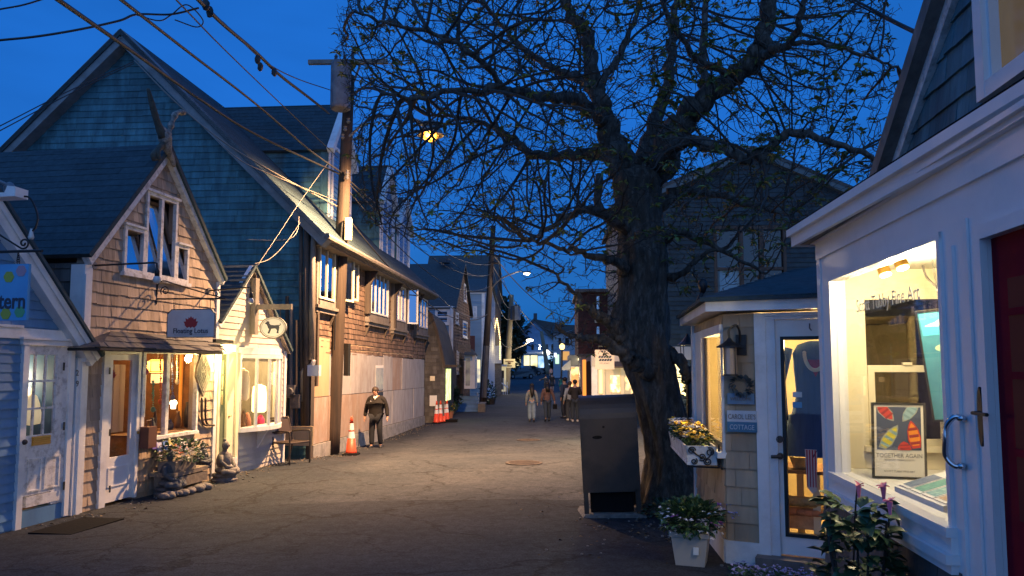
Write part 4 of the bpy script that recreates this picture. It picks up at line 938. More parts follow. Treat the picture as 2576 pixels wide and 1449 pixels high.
def dog_sign():
    F = FL; s = F.px(633, 780)[0]; G = Fr(F.p(s, 0, 0), F.N)
    m = MB(); z0, z1 = F.px(633, 842)[1], F.px(633, 700)[1]; m.fb(F, s - .07, s + .07, .015, .11, z0, z1)
    xe, zb = G.px(734, 778); zt = G.px(734, 765)[1]; p = m.build('sign_post', K['greytrim']); tag(p, 'grey wooden post and beam on the small gable holding the oval dog sign', 'bracket')
    m = MB(); m.fb(G, .11, xe, -.035, .035, zb, zt); o = m.build('beam', K['greytrim'], p)
    x0, ob = G.px(653, 852); x1, otp = G.px(722, 796)
    root, G2 = hanging_sign('dog_sign', 'white oval hanging sign showing a standing black dog', F, s, x1 - x0, otp - ob, ob, x0, 'oval', mat_('white_oval_board', (.66, .66, .68), .5), K['greytrim'])
    W_, H_ = x1 - x0, otp - ob
    dog = [(.20, .70), (.22, .66), (.27, .64), (.30, .56), (.33, .46), (.36, .44), (.34, .34), (.31, .26), (.32, .23), (.38, .23), (.39, .28), (.42, .36), (.44, .44), (.56, .46), (.62, .44), (.66, .36), (.64, .27), (.66, .24), (.72, .24), (.71, .30), (.73, .40), (.74, .50), (.73, .56), (.78, .60), (.79, .64), (.77, .69), (.75, .67), (.765, .64), (.74, .61), (.68, .615), (.55, .60), (.42, .62), (.37, .68), (.36, .76), (.31, .79), (.27, .78), (.25, .74)]
    m = MB(); m.fp(G2, [(a * W_, b * H_) for a, b in dog], .0155, .019); m.build('dog_silhouette', K['signink'], root)
    m = MB(); m.tube([G2.p(W_ / 2 + W_ * .42 * math.cos(a), H_ / 2 + H_ * .41 * math.sin(a), .016) for a in [i * math.tau / 36 for i in range(37)]], .004, 4); m.build('ring', K['greytrim'], root)
    m = MB()
    for xx in (x0 + .13, x1 - .13): m.tube([G.p(xx, otp - .03, 0), G.p(xx, zb + .01, 0)], .006, 5)
    m.build('hanger', K['black'], root)
dog_sign()
# =================================================================== LARGE SHINGLED BUILDING
def big_building():
    y0 = 16.6; C0 = Vector((-5.81 + .074 * y0, y0, 0)); FD = Fr(C0, (1, -.074, 0)); zg = -.75
    sC = FE.px(775, 1000)[0] * 0 + (C0 - FE.O).dot(FE.S); sEnd = FE.px(1068, 1000)[0]
    pk = FD.px(325, 96); zE = FD.px(772, 552)[1]; half = -pk[0]
    root = thing('shingled_barn', 'large dark shingled building with a broad gable, dormers and a boarded-up ground floor', 'building', FE.p((sC + sEnd) / 2, -.7, -3))
    poly = [(-2 * half, zg), (0, zg), (0, zE), (pk[0], pk[1]), (-2 * half, zE)]
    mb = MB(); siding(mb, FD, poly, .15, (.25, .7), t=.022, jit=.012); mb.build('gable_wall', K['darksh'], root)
    # rake boards with overhang
    k = (pk[1] - zE) / half; m = MB(); ex = .45
    for sg in (-1, 1):
        e = (pk[0] + sg * (half + ex), zE - k * ex); m.fbar(FD, (e[0], e[1] - .14), (pk[0], pk[1] - .12), .24, .0, .32)
        m.fbar(FD, (e[0], e[1] - .02), (pk[0], pk[1] + .02), .09, .0, .36)
    m.build('gable_board', mat_('blue_grey_board', (.20, .22, .24), .7, (.14, .16, .18), 5, dirt=(.07, .07, .07)), root)
    # roof slopes
    L_ = sEnd - sC; back = -FD.N * L_; ov = FD.N * .36
    ez = zE - k * ex + .05
    E1 = FD.p(ex, ez); Rg = FD.p(pk[0], pk[1] + .07); E2 = FD.p(-2 * half - ex, ez)
    slab('roof', E1 + ov, E1 + back, Rg + back, Rg + ov, K['roof'], root, .10, row=.16, w=(.4, .9))
    slab('roof', E2 + back, E2 + ov, Rg + ov, Rg + back, K['roof'], root, .10, fine=False)
    # eave board and gutter along the street
    g = MB(); P0, P1 = E1 + ov + Vector((0, 0, -.06)), E1 + back + Vector((0, 0, -.06))
    g.tube([P0 + FE.N * .05, P1 + FE.N * .05], .075, 8); g.fb(FE, sC, sEnd, .0, ex - .03, ez - .2, ez - .12); g.fb(FE, sC - .3, sEnd, ex - .06, ex + .02, ez - .16, ez - .02)
    g.build('gutter', K['greytrim'], root)
    # street wall, upper storey in brown shingles
    zp0 = FE.px(800, 868)[1]; zb1 = zE - .0
    ups = []
    def rect(u0, u1, v0, v1, um=None, o=0):
        a = FE.px(u0, v0, o)[0]; b = FE.px(u1, v0, o)[0]; um = um or (u0 + u1) / 2; return a, b, FE.px(um, v1, o)[1], FE.px(um, v0, o)[1]
    mb = MB(); zlow = FE.px(900, 888)[1] - .05
    siding(mb, FE, [(sC, zlow), (sEnd, zlow), (sEnd, ez - .1), (sC, ez - .1)], .14, (.10, .3), t=.02, jit=.012); mb.build('street_wall', K['brownsh'], root)
    lo = MB(); lo.fb(FE, sC, sEnd, -.1, -.02, zg, zlow); lo.build('lower_wall', K['dkwood'], root)
    fb = FE.side(sEnd); mb = MB(); mb.fb(fb, 0, 6, -.1, 0, zg, ez); mb.build('back_wall', K['darksh2'], root)
    # window bays
    bays = [((800, 850, 598, 790), (806, 844, 622, 755), 2), ((930, 981, 648, 824), (935, 978, 686, 793), 4), ((992, 1026, 705, 842), (996, 1021, 720, 808), 3), ((1049, 1078, 738, 852), (1053, 1076, 750, 825), 3)]
    for b, wv, n in bays:
        s0, s1, z0, z1 = rect(*b, o=.12); a0, a1, c0, c1 = rect(*wv, o=.14); m = MB()
        z1 = min(z1 + .4, ez - .13)
        m.fb(FE, s0, s1, .0, .12, z0, c0); m.fb(FE, s0, s1, .0, .12, c1, z1); m.fb(FE, s0, a0, .0, .12, c0, c1); m.fb(FE, a1, s1, .0, .12, c0, c1)
        m.fb(FE, s0 - .03, s1 + .03, .0, .17, z0 + .10, z0 + .17)
        p = m.build('window_bay', K['greytrim'], root)
        f = window(FE, a0, a1, c0, c1, root, nv=n, fw=.05, mw=.05, o=.15, depth=.05, gm='skyglass', fm='cream' if n == 2 else 'white', sill=False)
        m = MB()
        for x in (s0 + .1, s1 - .16): m.fp(Fr(FE.p(x, 0, 0), FE.N), [(0, z0 - .28), (.03, z0 - .28), (.12, z0 - .02), (0, z0 - .02)], -.03, .03)
        m.build('bay_bracket', K['dkwood'], root)
    # open casements
    def casement(u, v0, v1, wd, ang, fm, u2=None):
        s = FE.px(u, 700, .1)[0]; z0, z1 = FE.px(u, v1, .1)[1], FE.px(u, v0, .1)[1]
        d = (FE.S * math.cos(R(ang)) + FE.N * math.sin(R(ang))); G = Fr(FE.p(s, 0, .13), d)
        window(G, 0, wd, z0, z1, root, fw=.055, o=.02, depth=.04, fm=fm, sill=False, name='open_casement')
    casement(861, 645, 757, .6, 9, 'cream'); casement(882, 648, 755, .5, 4, 'cream')
    casement(1024, 722, 815, .42, 50, 'white')
    # dark posts and eave brackets between the bays
    m = MB()
    for u in (919, 986, 1034, 1044):
        s = FE.px(u, 700)[0]; m.fb(FE, s - .10, s + .10, .02, .16, FE.px(u, 830)[1] if u > 930 else FE.px(919, 790)[1], ez - .13)
        m.fp(Fr(FE.p(s, 0, 0), FE.N), [(.1, ez - .6), (.16, ez - .6), (.38, ez - .2), (.38, ez - .14), (.1, ez - .14)], -.06, .06)
    m.build('wall_post', K['dkwood'], root)
    m = MB(); s = sC
    m.fb(FE, sC, sC + .22, .0, .10, zg, ez - .13); m.fb(FE, sC + .30, sC + .42, .0, .12, 1.2, ez - .13); m.build('corner_post', K['dkwood'], root)
    # plywood sheets over the ground floor
    us = [774, 789, 826, 880, 940, 962, 986, 1010, 1040, 1066]
    def zt(s, rowi): 
        top = [FE.px(786, 873)[1], FE.px(1066, 906)[1]]; mid = [FE.px(773, 1001)[1], FE.px(1066, 975)[1]]; bot = [FE.px(774, 1122)[1], FE.px(1068, 1045)[1]]
        t = (s - FE.px(780, 900)[0]) / (sEnd - FE.px(780, 900)[0]); a = (top, mid, bot)[rowi]; return a[0] + (a[1] - a[0]) * t
    S_ = [FE.px(u, 950)[0] for u in us]
    for i in range(len(us) - 1):
        a, b = S_[i] + .004, S_[i + 1] - .004
        for rr in (0, 1):
            m = MB(); j = .012 + .008 * ((i + rr) % 2); tp = .25 if (rr == 0 and i < 2) else random.uniform(-.03, .03)
            m.fp(FE, [(a, zt(a, rr + 1) + .006), (b, zt(b, rr + 1) + .006), (b, zt(b, rr) - .006 + (tp if rr == 0 else 0)), (a, zt(a, rr) - .006 + (tp if rr == 0 else 0))], 0, j)
            mt = 'ply3' if (rr == 0 and i < 2) else ('ply1' if (rr == 1 and i < 5) or (rr == 0 and i == 6) or i == 7 and rr == 0 and False else 'ply2')
            if rr == 1 and i == 0: mt = 'ply2'
            m.build('plywood_sheet', K[mt], root)
    m = MB(); m.fp(FE, [(S_[3], zt(S_[3], 0) + .02), (S_[8], zt(S_[8], 0) + .02), (S_[8], zt(S_[8], 0) + .16), (S_[3], zt(S_[3], 0) + .22)], 0, .008); m.build('plywood_strip', K['ply3'], root)
    # notice on the boards
    a, b, c, d = rect(943, 963, 919, 976); m = MB(); m.fb(FE, a, b, .024, .028, c, d); nt_ = m.build('notice', K['paper'], root)
    m = MB(); m.fb(FE, a + .03, b - .03, .0285, .031, d - .75, d - .08); m.build('notice_picture', mat_('grey_notice_photo', (.25, .3, .38), .3, (.4, .42, .45), 6), nt_)
    m = MB(); m.fb(FE, a + .03, b - .03, .0285, .031, d - .95, d - .82)
    for q in range(3): m.fb(FE, a + .06, b - .08, .0285, .0305, d - 1.05 - q * .07, d - 1.03 - q * .07)
    m.build('notice_text', K['signink'], nt_)
    # footing
    m = MB(); 
    for (u0, u1) in ((776, 905), (905, 1034), (1034, 1066)):
        a, b = FE.px(u0, 1000)[0], FE.px(u1, 1000)[0]; m.fp(FE, [(a, zg - .1), (b, zg - .1), (b, zt(b, 2) - .01), (a, zt(a, 2) - .01)], -.02, .05)
    m.build('footing', K['concrete'], root)
    # ---- gable dormers on the street slope
    def dormer(u0, u1, vpk, vev, vbot, n, uu=None):
        G = FE.off(-.75); a = G.px(u0, 400)[0]; b = G.px(u1, 400)[0]; c = (a + b) / 2
        zp = G.px((u0 + u1) / 2, vpk)[1]; ze = G.px(u0, vev)[1]; zb = G.px(u0, vbot)[1] - .1; zb = min(zb, ez + .6)
        r = []
        m = MB(); siding(m, G, [(a, zb), (b, zb), (b, ze), (c, zp), (a, ze)], .14, (.3, .8)); ff = m.build('dormer_front', K['bluesid'], root)
        dp = 4.2; Fs = Fr(G.p(a, 0, 0) - G.N * dp, G.N); m = MB(); siding(m, Fs, [(0, zb), (dp, zb), (dp, ze), (0, ze)], .14, (.6, 1.5), t=.02); m.fb(Fs, dp - .2, dp, 0, .03, zb, ze)
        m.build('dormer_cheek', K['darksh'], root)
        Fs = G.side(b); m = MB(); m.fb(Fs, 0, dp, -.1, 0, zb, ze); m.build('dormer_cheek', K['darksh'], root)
        back_ = -G.N * dp; o = G.N * .18
        kk = (zp - ze) / (c - a); A = G.p(a - .12, ze - .12 * kk + .03); Bq = G.p(c, zp + .05); D = G.p(b + .12, ze - .12 * kk + .03)
        slab('dormer_roof', A + back_, A + o, Bq + o, Bq + back_, K['roof'], root, .07, row=.16, w=(.4, .9))
        slab('dormer_roof', D + o, D + back_, Bq + back_, Bq + o, K['roof'], root, .07, fine=False)
        m = MB(); m.fbar(G, (a - .12, ze - .16), (c, zp - .06), .16, .0, .19); m.fbar(G, (b + .12, ze - .16), (c, zp - .06), .16, .0, .19)
        m.fb(G, a - .0, a + .12, .0, .03, zb, ze - .1); m.fb(G, b - .12, b, .0, .03, zb, ze - .1); m.build('dormer_trim', K['white'], root)
        window(G, a + .28, b - .28, zb + .35, ze + .15, root, nv=2, fw=.1, mw=.1, o=.04, name='dormer_window')
    dormer(826, 884, 262, 366, 535, 2); dormer(957, 993, 420, 500, 640, 2); dormer(1000, 1032, 500, 560, 668, 2)
    # ---- corner clutter: pipes, boxes
    def pipe(pts, rr, mt, name, label, n=8):
        m = MB(); m.tube([FD.p(*FD.px(u, v, .14), .14) for u, v in pts], rr, n); tag(m.build(name, K[mt], smooth=True), label, 'pipe')
    pipe([(757, 552), (757, 800), (762, 1110)], .045, 'dkwood', 'drain_pipe', 'dark upright pipe nearest the small gable shop on the barn corner')
    pipe([(790, 560), (785, 700), (783, 905)], .06, 'greytrim', 'drain_pipe', 'pale grey downpipe running from the gutter to above the bent outlet')
    pipe([(790, 905), (786, 918), (770, 925), (760, 935), (760, 1010)], .055, 'steel', 'outlet_pipe', 'bent metal outlet pipe at the foot of the grey downpipe')
    pipe([(772, 560), (771, 800), (769, 1105)], .07, 'dkwood', 'corner_conduit', 'thick dark conduit on the barn corner between the two pipes')
    m = MB(); a = FD.px(786, 955, .2); m.fb(FD, a[0] - .1, a[0] + .16, .1, .26, a[1] + .08, a[1] + .32); tag(m.build('utility_box', K['signw']), 'small white utility box below the grey downpipe', 'box')
    for i, (u, v, h, mt, lab) in enumerate(((730, 985, .28, 'steel', 'round glass electricity meter beside the small shop corner'), (742, 1010, .3, 'plankgrey', 'square grey junction box under the electricity meter'))):
        a = FD.px(u, v, .3); m = MB(); m.fb(FD, a[0] - .1, a[0] + .1, .22, .32, a[1] - h / 2, a[1] + h / 2)
        if i == 0: m.tube([FD.p(a[0], a[1], .32), FD.p(a[0], a[1], .42)], .085, 14)
        tag(m.build('meter_box' if i == 0 else 'junction_box', K[mt]), lab, 'box')
    for i, u in enumerate((722, 733, 746)):
        m = MB(); m.tube([FD.p(*FD.px(u, v, .2), .2) for v in (745 + i * 30, 900, 1100)], .04, 8); o = m.build('wall_conduit', K['dkwood'] if i != 1 else K['greytrim'])
        tag(o, ['leftmost upright conduit beside the small gabled shop', 'paler middle conduit left of the barn corner', 'third conduit from the left at the barn corner'][i], 'pipe')
    m = MB(); a = FD.px(748, 1110, .4); b = FD.px(772, 1073, .4)
    m.fb(FD, a[0] - .3, b[0] + .12, .32, .36, a[1] - .1, b[1] + .0); tag(m.build('orange_board', K['ply3']), 'orange lit plywood scrap leaning behind the metal armchair', 'board')
    # yellow sandbags on the ground
    for i, (u, v, w_) in enumerate(((745, 1140, .42), (790, 1142, .40))):
        p = gnd(u, v); m = MB(); m.ball(p + Vector((0, 0, .09)), w_, 14, (1, .5, .26), .05); tag(m.build('sandbag', K['yellowsack'], smooth=True), ['yellow cloth sandbag behind the metal armchair', 'flatter yellow sandbag beside the foot of the utility pole'][i], 'sandbag')
    return FD, ez
FD, EZ = big_building()

# ---- utility pole with transformer
def utility_pole(name_label, base, top, r0, r1, mat, extras=None):
    r = thing('utility_pole', name_label, 'utility pole', base)
    m = MB(); n = 12; m.tube([Vector(base) + Vector((0, 0, -.2)) + (Vector(top) - Vector(base)) * (i / n) for i in range(n + 1)], [r0 + (r1 - r0) * i / n for i in range(n + 1)], 14); m.build('post', mat, r, smooth=True)
    return r
pb = gnd(832, 1143); YP = pb.y; pt = at(880, 172, YP + .1)
pole = utility_pole('brown wooden utility pole with a cylindrical transformer beside the orange cone', pb, pt, .21, .13, K['pole'])
def on_pole(v, du=0, dy=0):
    t = (1143 - v) / (1143 - 172.); return at(832 + 48 * t + du, v, YP + dy)
m = MB(); a, b = at(776, 157, YP - .15), at(975, 155, YP - .15); m.tube([a, b], .075, 4); m.tube([at(905, 165, YP - .1), on_pole(205, 12, -.1)], .03, 5); m.build('crossarm', K['greytrim'], pole)
m = MB(); c = on_pole(232, -20, -.45); c.z = at(0, 292, YP).z
hT = at(0, 172, YP).z - at(0, 292, YP).z
m.lathe([(.20, 0), (.24, .03), (.25, .08), (.25, hT - .1), (.22, hT - .03), (.1, hT)], c, 18); m.build('transformer', K['transf'], pole, smooth=False)
m = MB()
for k in (-.12, .1): m.lathe([(.03, 0), (.05, .03), (.03, .06), (.05, .09), (.02, .15)], c + Vector((k, -.05, hT)), 8)
m.tube([on_pole(120, 6, -.05), on_pole(175, 6, -.05)], .04, 8); m.build('insulator', K['dkstone'], pole)
m = MB(); m.fb(Fr(on_pole(555, 12, -.12), (1, 0, 0)), -.02, .13, 0, .12, -.5, .05); m.build('pole_box', K['cream'], pole)
m = MB(); m.fb(Fr(on_pole(900, 20, .05), (1, -.3, 0)), .02, .14, -.1, .02, -.45, .35); m.build('pole_plate', K['black'], pole)
for v in (310, 330, 350, 440, 452):
    m = MB(); q = on_pole(v, random.uniform(-14, 8), -.2); m.lathe([(.03, 0), (.055, .04), (.03, .08), (.05, .12)], q, 8); m.build('clamp', K['steel'], pole)
m = MB(); m.tube([on_pole(560, 0, -.19), on_pole(760, -6, -.2), on_pole(880, -4, -.22)], .022, 6); m.build('riser_cable', K['black'], pole)
# street light on a long arm, hung over the street behind the branches
LP = at(1083, 325, YP - 1.9)
sl = thing('street_lamp', 'bright orange street lamp glowing through the tree branches', 'street lamp', LP)
m = MB(); pA = on_pole(345, 4, 0); m.tube(curve3([pA, pA + Vector((.7, -.2, .45)), LP + Vector((-.5, .1, .28)), LP + Vector((-.15, 0, .14))], 6), .035, 8); m.build('arm', K['steel'], sl)
m = MB(); m.ball(LP + Vector((0, 0, .12)), .2, 12, (1.35, .7, .42)); m.build('housing', K['steel'], sl, smooth=True)
m = MB(); m.ball(LP + Vector((0, 0, -.16)), .16, 14, (1.15, 1.0, .85)); m.build('lamp_glass', K['sodium'], sl, smooth=True)
m = MB(); m.lathe([(.30, -.15), (.28, -.06), (.2, .02), (.1, .08)], LP, 20, cap=False); m.build('lamp_shade', K['steel'], sl)
lamp('street_lamp_glow', 'POINT', LP + Vector((0, -.3, -.25)), 220, (1, .5, .14), .08, sl)
lamp('street_lamp_light', 'SPOT', LP + Vector((0, -.02, -.35)), 11500, (1.0, .57, .27), .08, sl, rot=Vector((-1.5, 1.5, -6)).to_track_quat('-Z', 'Y').to_euler(), spot=152)

# ---- pole 2, pole 3 and their lamps
p2b = gnd(1214, 1020); p2 = utility_pole('weathered utility pole with a white street lamp beside the porch steps', p2b, at(1241, 560, p2b.y), .24, .15, K['pole'])
m = MB(); y2 = p2b.y; m.tube([at(1222, 600, y2 - .2), at(1262, 602, y2 - .2)], .09, 5); m.tube([at(1229, 660, y2 - .1), at(1254, 662, y2 - .1)], .07, 5); m.build('crossarm', K['pole'], p2)
m = MB(); m.tube([at(1223, 870, y2 - .3), at(1218, 1000, y2 - .3)], .16, 8); m.build('pole_sleeve', K['greytrim'], p2)
l2 = at(1325, 688, y2 - 1.5); s2 = thing('street_lamp', 'white street lamp on a thin arm in the middle distance', 'street lamp', l2)
m = MB(); m.tube(curve3([at(1236, 725, y2), at(1262, 700, y2 - .5), at(1305, 683, y2 - 1.2), at(1318, 685, y2 - 1.5)], 6), .045, 6); m.build('arm', K['steel'], s2)
m = MB(); m.ball(l2 + Vector((0, 0, .07)), .24, 10, (1.2, .8, .35)); m.build('housing', K['steel'], s2, smooth=True)
m = MB(); m.ball(l2, .17, 10, (1.2, .8, .42)); m.build('lamp_glass', K['farlamp'], s2, smooth=True)
lamp('street_lamp_light', 'POINT', l2 + Vector((0, 0, -.25)), 450, (1, .78, .55), .12, s2)
for i, (u, v) in enumerate(((1205, 1040), (1216, 1040))):
    p = gnd(u, v - 22); m = MB(); m.tube([p, p + Vector((-.12 + .05 * i, 0, .75))], .07, 8); tag(m.build('guard_post', K['white']), ['left one of two white tubes leaning at the second pole foot', 'right one of two white tubes leaning at the second pole foot'][i], 'tube')
p3b = Vector(at(1273, 984, 66)); p3 = utility_pole('yellow lit utility pole with a small hanging sign in the distance', p3b, at(1287, 736, 66), .34, .2, K['pole2'])
m = MB(); m.tube([at(1297, 770, 65.6), at(1297, 805, 65.6)], .45, 10); m.build('transformer', K['steel'], p3)
g3 = Fr(at(1268, 925, 65), (1, 0, 0)); r = thing('hotel_sign', 'small cream sign board fixed to the yellow lit pole', 'sign', at(1290, 925, 65))
a, b = g3.px(1267, 925), g3.px(1296, 903); m = MB(); m.fb(g3, a[0], b[0], 0, .1, a[1], b[1]); m.build('board', emit_('lit_sign_board', (.62, .52, .28), .45), r)
m = MB(); m.fb(g3, a[0] + .15, b[0] - .15, .101, .13, b[1] - .25, b[1] - .17); m.fb(g3, a[0] + .3, b[0] - .3, .101, .13, a[1] + .12, a[1] + .2); m.lathe([(.1, 0), (.16, .08), (.1, .16)], g3.p((a[0] + b[0]) / 2, (a[1] + b[1]) / 2 - .06, .13), 8); m.build('lettering', K['wood'], r)
l3 = at(1333, 856, 64); s3 = thing('street_lamp', 'small far street lamp in front of the gabled far building', 'street lamp', l3)
m = MB(); m.tube([at(1290, 881, 65), at(1318, 868, 64.5), at(1331, 859, 64)], .05, 5); m.build('arm', K['greytrim'], s3)
m = MB(); m.ball(l3, .22, 8, (1.5, .8, .6)); m.build('lamp_glass', K['farlamp'], s3)
lamp('street_lamp_light', 'POINT', l3 + Vector((0, 0, -.4)), 500, (1, .8, .5), .2, s3)
l4 = at(1414, 872, 70); s4 = thing('street_lamp', 'small round yellow lantern near the right shops in the distance', 'street lamp', l4)
m = MB(); m.tube([at(1412, 955, 70), at(1414, 878, 70)], .09, 6); m.build('post', K['black'], s4)
m = MB(); m.ball(l4, .26, 8, (1, 1, 1.2)); m.build('lamp_glass', emit_('far_lantern_glass', (1, .62, .2), 3.5), s4)

# ---- leaning shingled shop front after the barn
def small_front():
    y = 31.2; F = Fr((0, y, 0), (1, 0, 0)); pts = sc_pts(F, [(1068, 1066), (1118, 1062), (1119, 925), (1110, 880), (1098, 830), (1085, 792), (1068, 775)])
    root = thing('low_shingled_shop', 'narrow dark shingled shop with a curved roof edge beyond the barn', 'shop', F.p(pts[1][0], -.65, -1))
    m = MB(); siding(m, F, pts, .16, (.12, .3), t=.02); m.fp(F, pts, -6.5, -.13); m.build('wall', K['darksh2'], root)
    m = MB()
    for i in range(2, 6): m.fbar(F, pts[i], pts[i + 1], .1, -.3, .05)
    m.build('roof_edge', K['dkwood'], root)
    G = Fr(F.p(pts[1][0], 0, -.15), (.05, 1, 0)); 
    m = MB(); m.fb(G, .1, 1.5, .02, .05, .2, 1.55); m.build('lit_window', lit_('green_white_window_glow', (.75, .9, .45), (.5, .6, .2), 1.6, 4), root)
    m = MB(); m.fb(G, .05, 1.6, .0, .5, 1.62, 1.72); m.build('awning', K['dkwood'], root)
    q = F.px(1087, 952); m = MB(); m.fb(F, q[0] - .08, q[0] + .12, .02, .05, q[1] - .1, q[1] + .1); m.build('notice', K['cream'], root)
    q = F.px(1086, 1008); m = MB(); m.fb(F, q[0] - .08, q[0] + .22, .02, .05, q[1] - .22, q[1] + .22); m.build('notice', K['paper'], root)
    q = F.px(1108, 942, 0); 
    p = Vector(at(1116, 985, 31)); lamp('shop_window_light', 'POINT', F.p(pts[1][0] + .9, 1.0, -.5), 10, (.8, 1, .5), .1, root)
small_front()

# ---- traffic cones
def cone():
    r = thing('traffic_cone', 'tall orange cone with two white bands standing in front of the plywood wall', 'traffic cone', (0, 0, 0))
    m = MB(); m.lathe([(.26, 0), (.26, .03), (.2, .045), (.17, .05)], n=4, rot=math.pi / 4, sx=1, sy=1); m.build('base', K['rubber'], r)
    H = .90; rad = lambda z: .135 - .105 * (z / H)
    m = MB(); m.lathe([(rad(.0) + .01, .048), (rad(.08), .09), (rad(.40), .40)], n=18); m.lathe([(rad(.56), .56), (rad(.60), .60)], n=18); m.lathe([(rad(.76), .76), (rad(.9), .88), (.02, .92)], n=18); m.build('body', K['conor'], r, smooth=True)
    for a, b in ((.40, .56), (.60, .76)):
        m = MB(); m.lathe([(rad(a) + .001, a), (rad(b) + .001, b)], n=18); m.build('reflective_band', K['conew'], r)
    return r
cn = cone(); cn['group'] = 'orange traffic cones'; pc = gnd(883, 1144); cn.location = pc
labs = ['front cone of the row beside the low shingled shop', 'second cone of the row beside the low shingled shop', 'third cone of the row beside the low shingled shop', 'darkest cone at the back of the row by the flower pot']
for i, u in enumerate((1098, 1108, 1117, 1124)):
    p = gnd(u, 1065 - i * 1.2); dup(cn, p, .3 * i, labs[i])
p = gnd(936, 1112); dup(cn, p + Vector((0, 1.2, 0)), .2, "cone mostly hidden behind the walking man's legs")
# pot with flowers by the cones
p = gnd(1131, 1052); r = thing('flower_pot', 'terracotta pot of yellow and red flowers by the row of cones', 'plant pot', p)
m = MB(); m.lathe([(.14, 0), (.2, .3), (.21, .32)], p, 14); m.build('pot', K['terra'], r)
m = MB(); foliage(m, p + Vector((0, 0, .45)), (.25, .25, .18), 80, .09); m.build('foliage', K['leafm'], r)
m = MB(); foliage(m, p + Vector((0, 0, .5)), (.25, .25, .18), 50, .07); m.build('blossom', K['pety'], r)
m = MB(); p = gnd(1136, 1062); m.box(p.x - .25, p.x + .25, p.y - .2, p.y + .2, p.z, p.z + .12); tag(m.build('dark_block', K['rubber']), 'low dark block on the street beside the flower pot', 'block')

# ---- generic gabled house on the left row
def house(name, label, y0, y1, zE, wall_side, wall_front, a=-5.87, b=.074, depth=7, zpk=None, gable_front=True, zg=-1, trim='white', row=.16, roofm='roof2'):
    F = frL(a, b); s0 = (Vector((a + b * y0, y0, 0)) - F.O).dot(F.S); s1 = (Vector((a + b * y1, y1, 0)) - F.O).dot(F.S); c = (s0 + s1) / 2
    root = thing(name, label, 'house', F.p(c, -.75, -1)); zpk = zpk or zE + 2.6
    m = MB(); siding(m, F, [(s0, zg), (s1, zg), (s1, zE), (c, zpk), (s0, zE)] if gable_front else [(s0, zg), (s1, zg), (s1, zE), (s0, zE)], row, (.15, .4), t=.03); m.build('front_wall', wall_front, root)
    Fs = Fr(F.p(s0, 0, 0) - F.N * depth, F.N); m = MB(); siding(m, Fs, [(0, zg), (depth, zg), (depth, zE), (0, zE)], row, (1, 3), t=.03); m.fb(Fs, depth - .16, depth + .03, .0, .04, zg, zE); m.build('side_wall', wall_side, root)
    m = MB(); m.fb(Fs, depth - .18, depth + .04, .031, .06, zg, zE - .02); m.fb(Fs, 0, depth + .1, .0, .1, zE - .16, zE - .02); m.build('trim', K[trim], root)
    back = -F.N * depth; o = F.N * .2
    if gable_front:
        k = (zpk - zE) / (c - s0); A = F.p(s0 - .15, zE - .15 * k + .03); B = F.p(c, zpk + .05); D = F.p(s1 + .15, zE - .15 * k + .03)
        slab('roof', A + back, A + o, B + o, B + back, K[roofm], root, .08, fine=False); slab('roof', D + o, D + back, B + back, B + o, K[roofm], root, .08, fine=False)
    else:
        A = F.p(s0 - .1, zE, .2); B = F.p(s1 + .1, zE, .2); kk = F.p((s0 + s1) / 2, zpk, -depth / 2)
        slab('roof', A, B, F.p(s1 + .1, zpk, -depth / 2), F.p(s0 - .1, zpk, -depth / 2), K[roofm], root, .08, fine=False)
        C = F.p(s0 - .1, zE, -depth - .2); slab('roof', F.p(s1 + .1, zE, -depth - .2), C, F.p(s0 - .1, zpk, -depth / 2), F.p(s1 + .1, zpk, -depth / 2), K[roofm], root, .08, fine=False)
    return root, F, Fs, s0, s1, depth
hB = house('blue_grey_house', 'dark blue clapboard house with a brown shingled gable front and porch steps', 38, 44.8, 4.75, K['bluesid'], K['brownsh'], zpk=7.4)
root, F, Fs, s0, s1, dp = hB
def wpx(F, u0, u1, v0, v1, root, nv=1, nh=2, gm='skyglass', fm='white', **k):
    a, b = F.px(u0, v0)[0], F.px(u1, v0)[0]; um = (u0 + u1) / 2; z0, z1 = F.px(um, v1)[1], F.px(um, v0)[1]
    return window(F, min(a, b), max(a, b), z0, z1, root, nv, nh, fw=.12, mw=.07, o=.05, gm=gm, fm=fm, name='window', **k)
wpx(Fs, 1095, 1131, 778, 816, root); wpx(Fs, 1112, 1132, 885, 945, root, 1, 1, gm='darkglass')
wpx(F, 1145, 1152, 786, 815, root); wpx(F, 1163, 1174, 808, 850, root); wpx(F, 1148, 1153, 882, 940, root, 1, 1); wpx(F, 1166, 1172, 715, 760, root, 1, 1)
m = MB(); m.tube([at(1136, 770, 37.8), at(1136, 1005, 37.8)], .07, 8); m.build('downpipe', K['white'], root)
m = MB(); m.tube([at(1118, 662, 41), at(1118, 652, 41)], .35, 6); m.build('chimney', K['dkstone'], root)
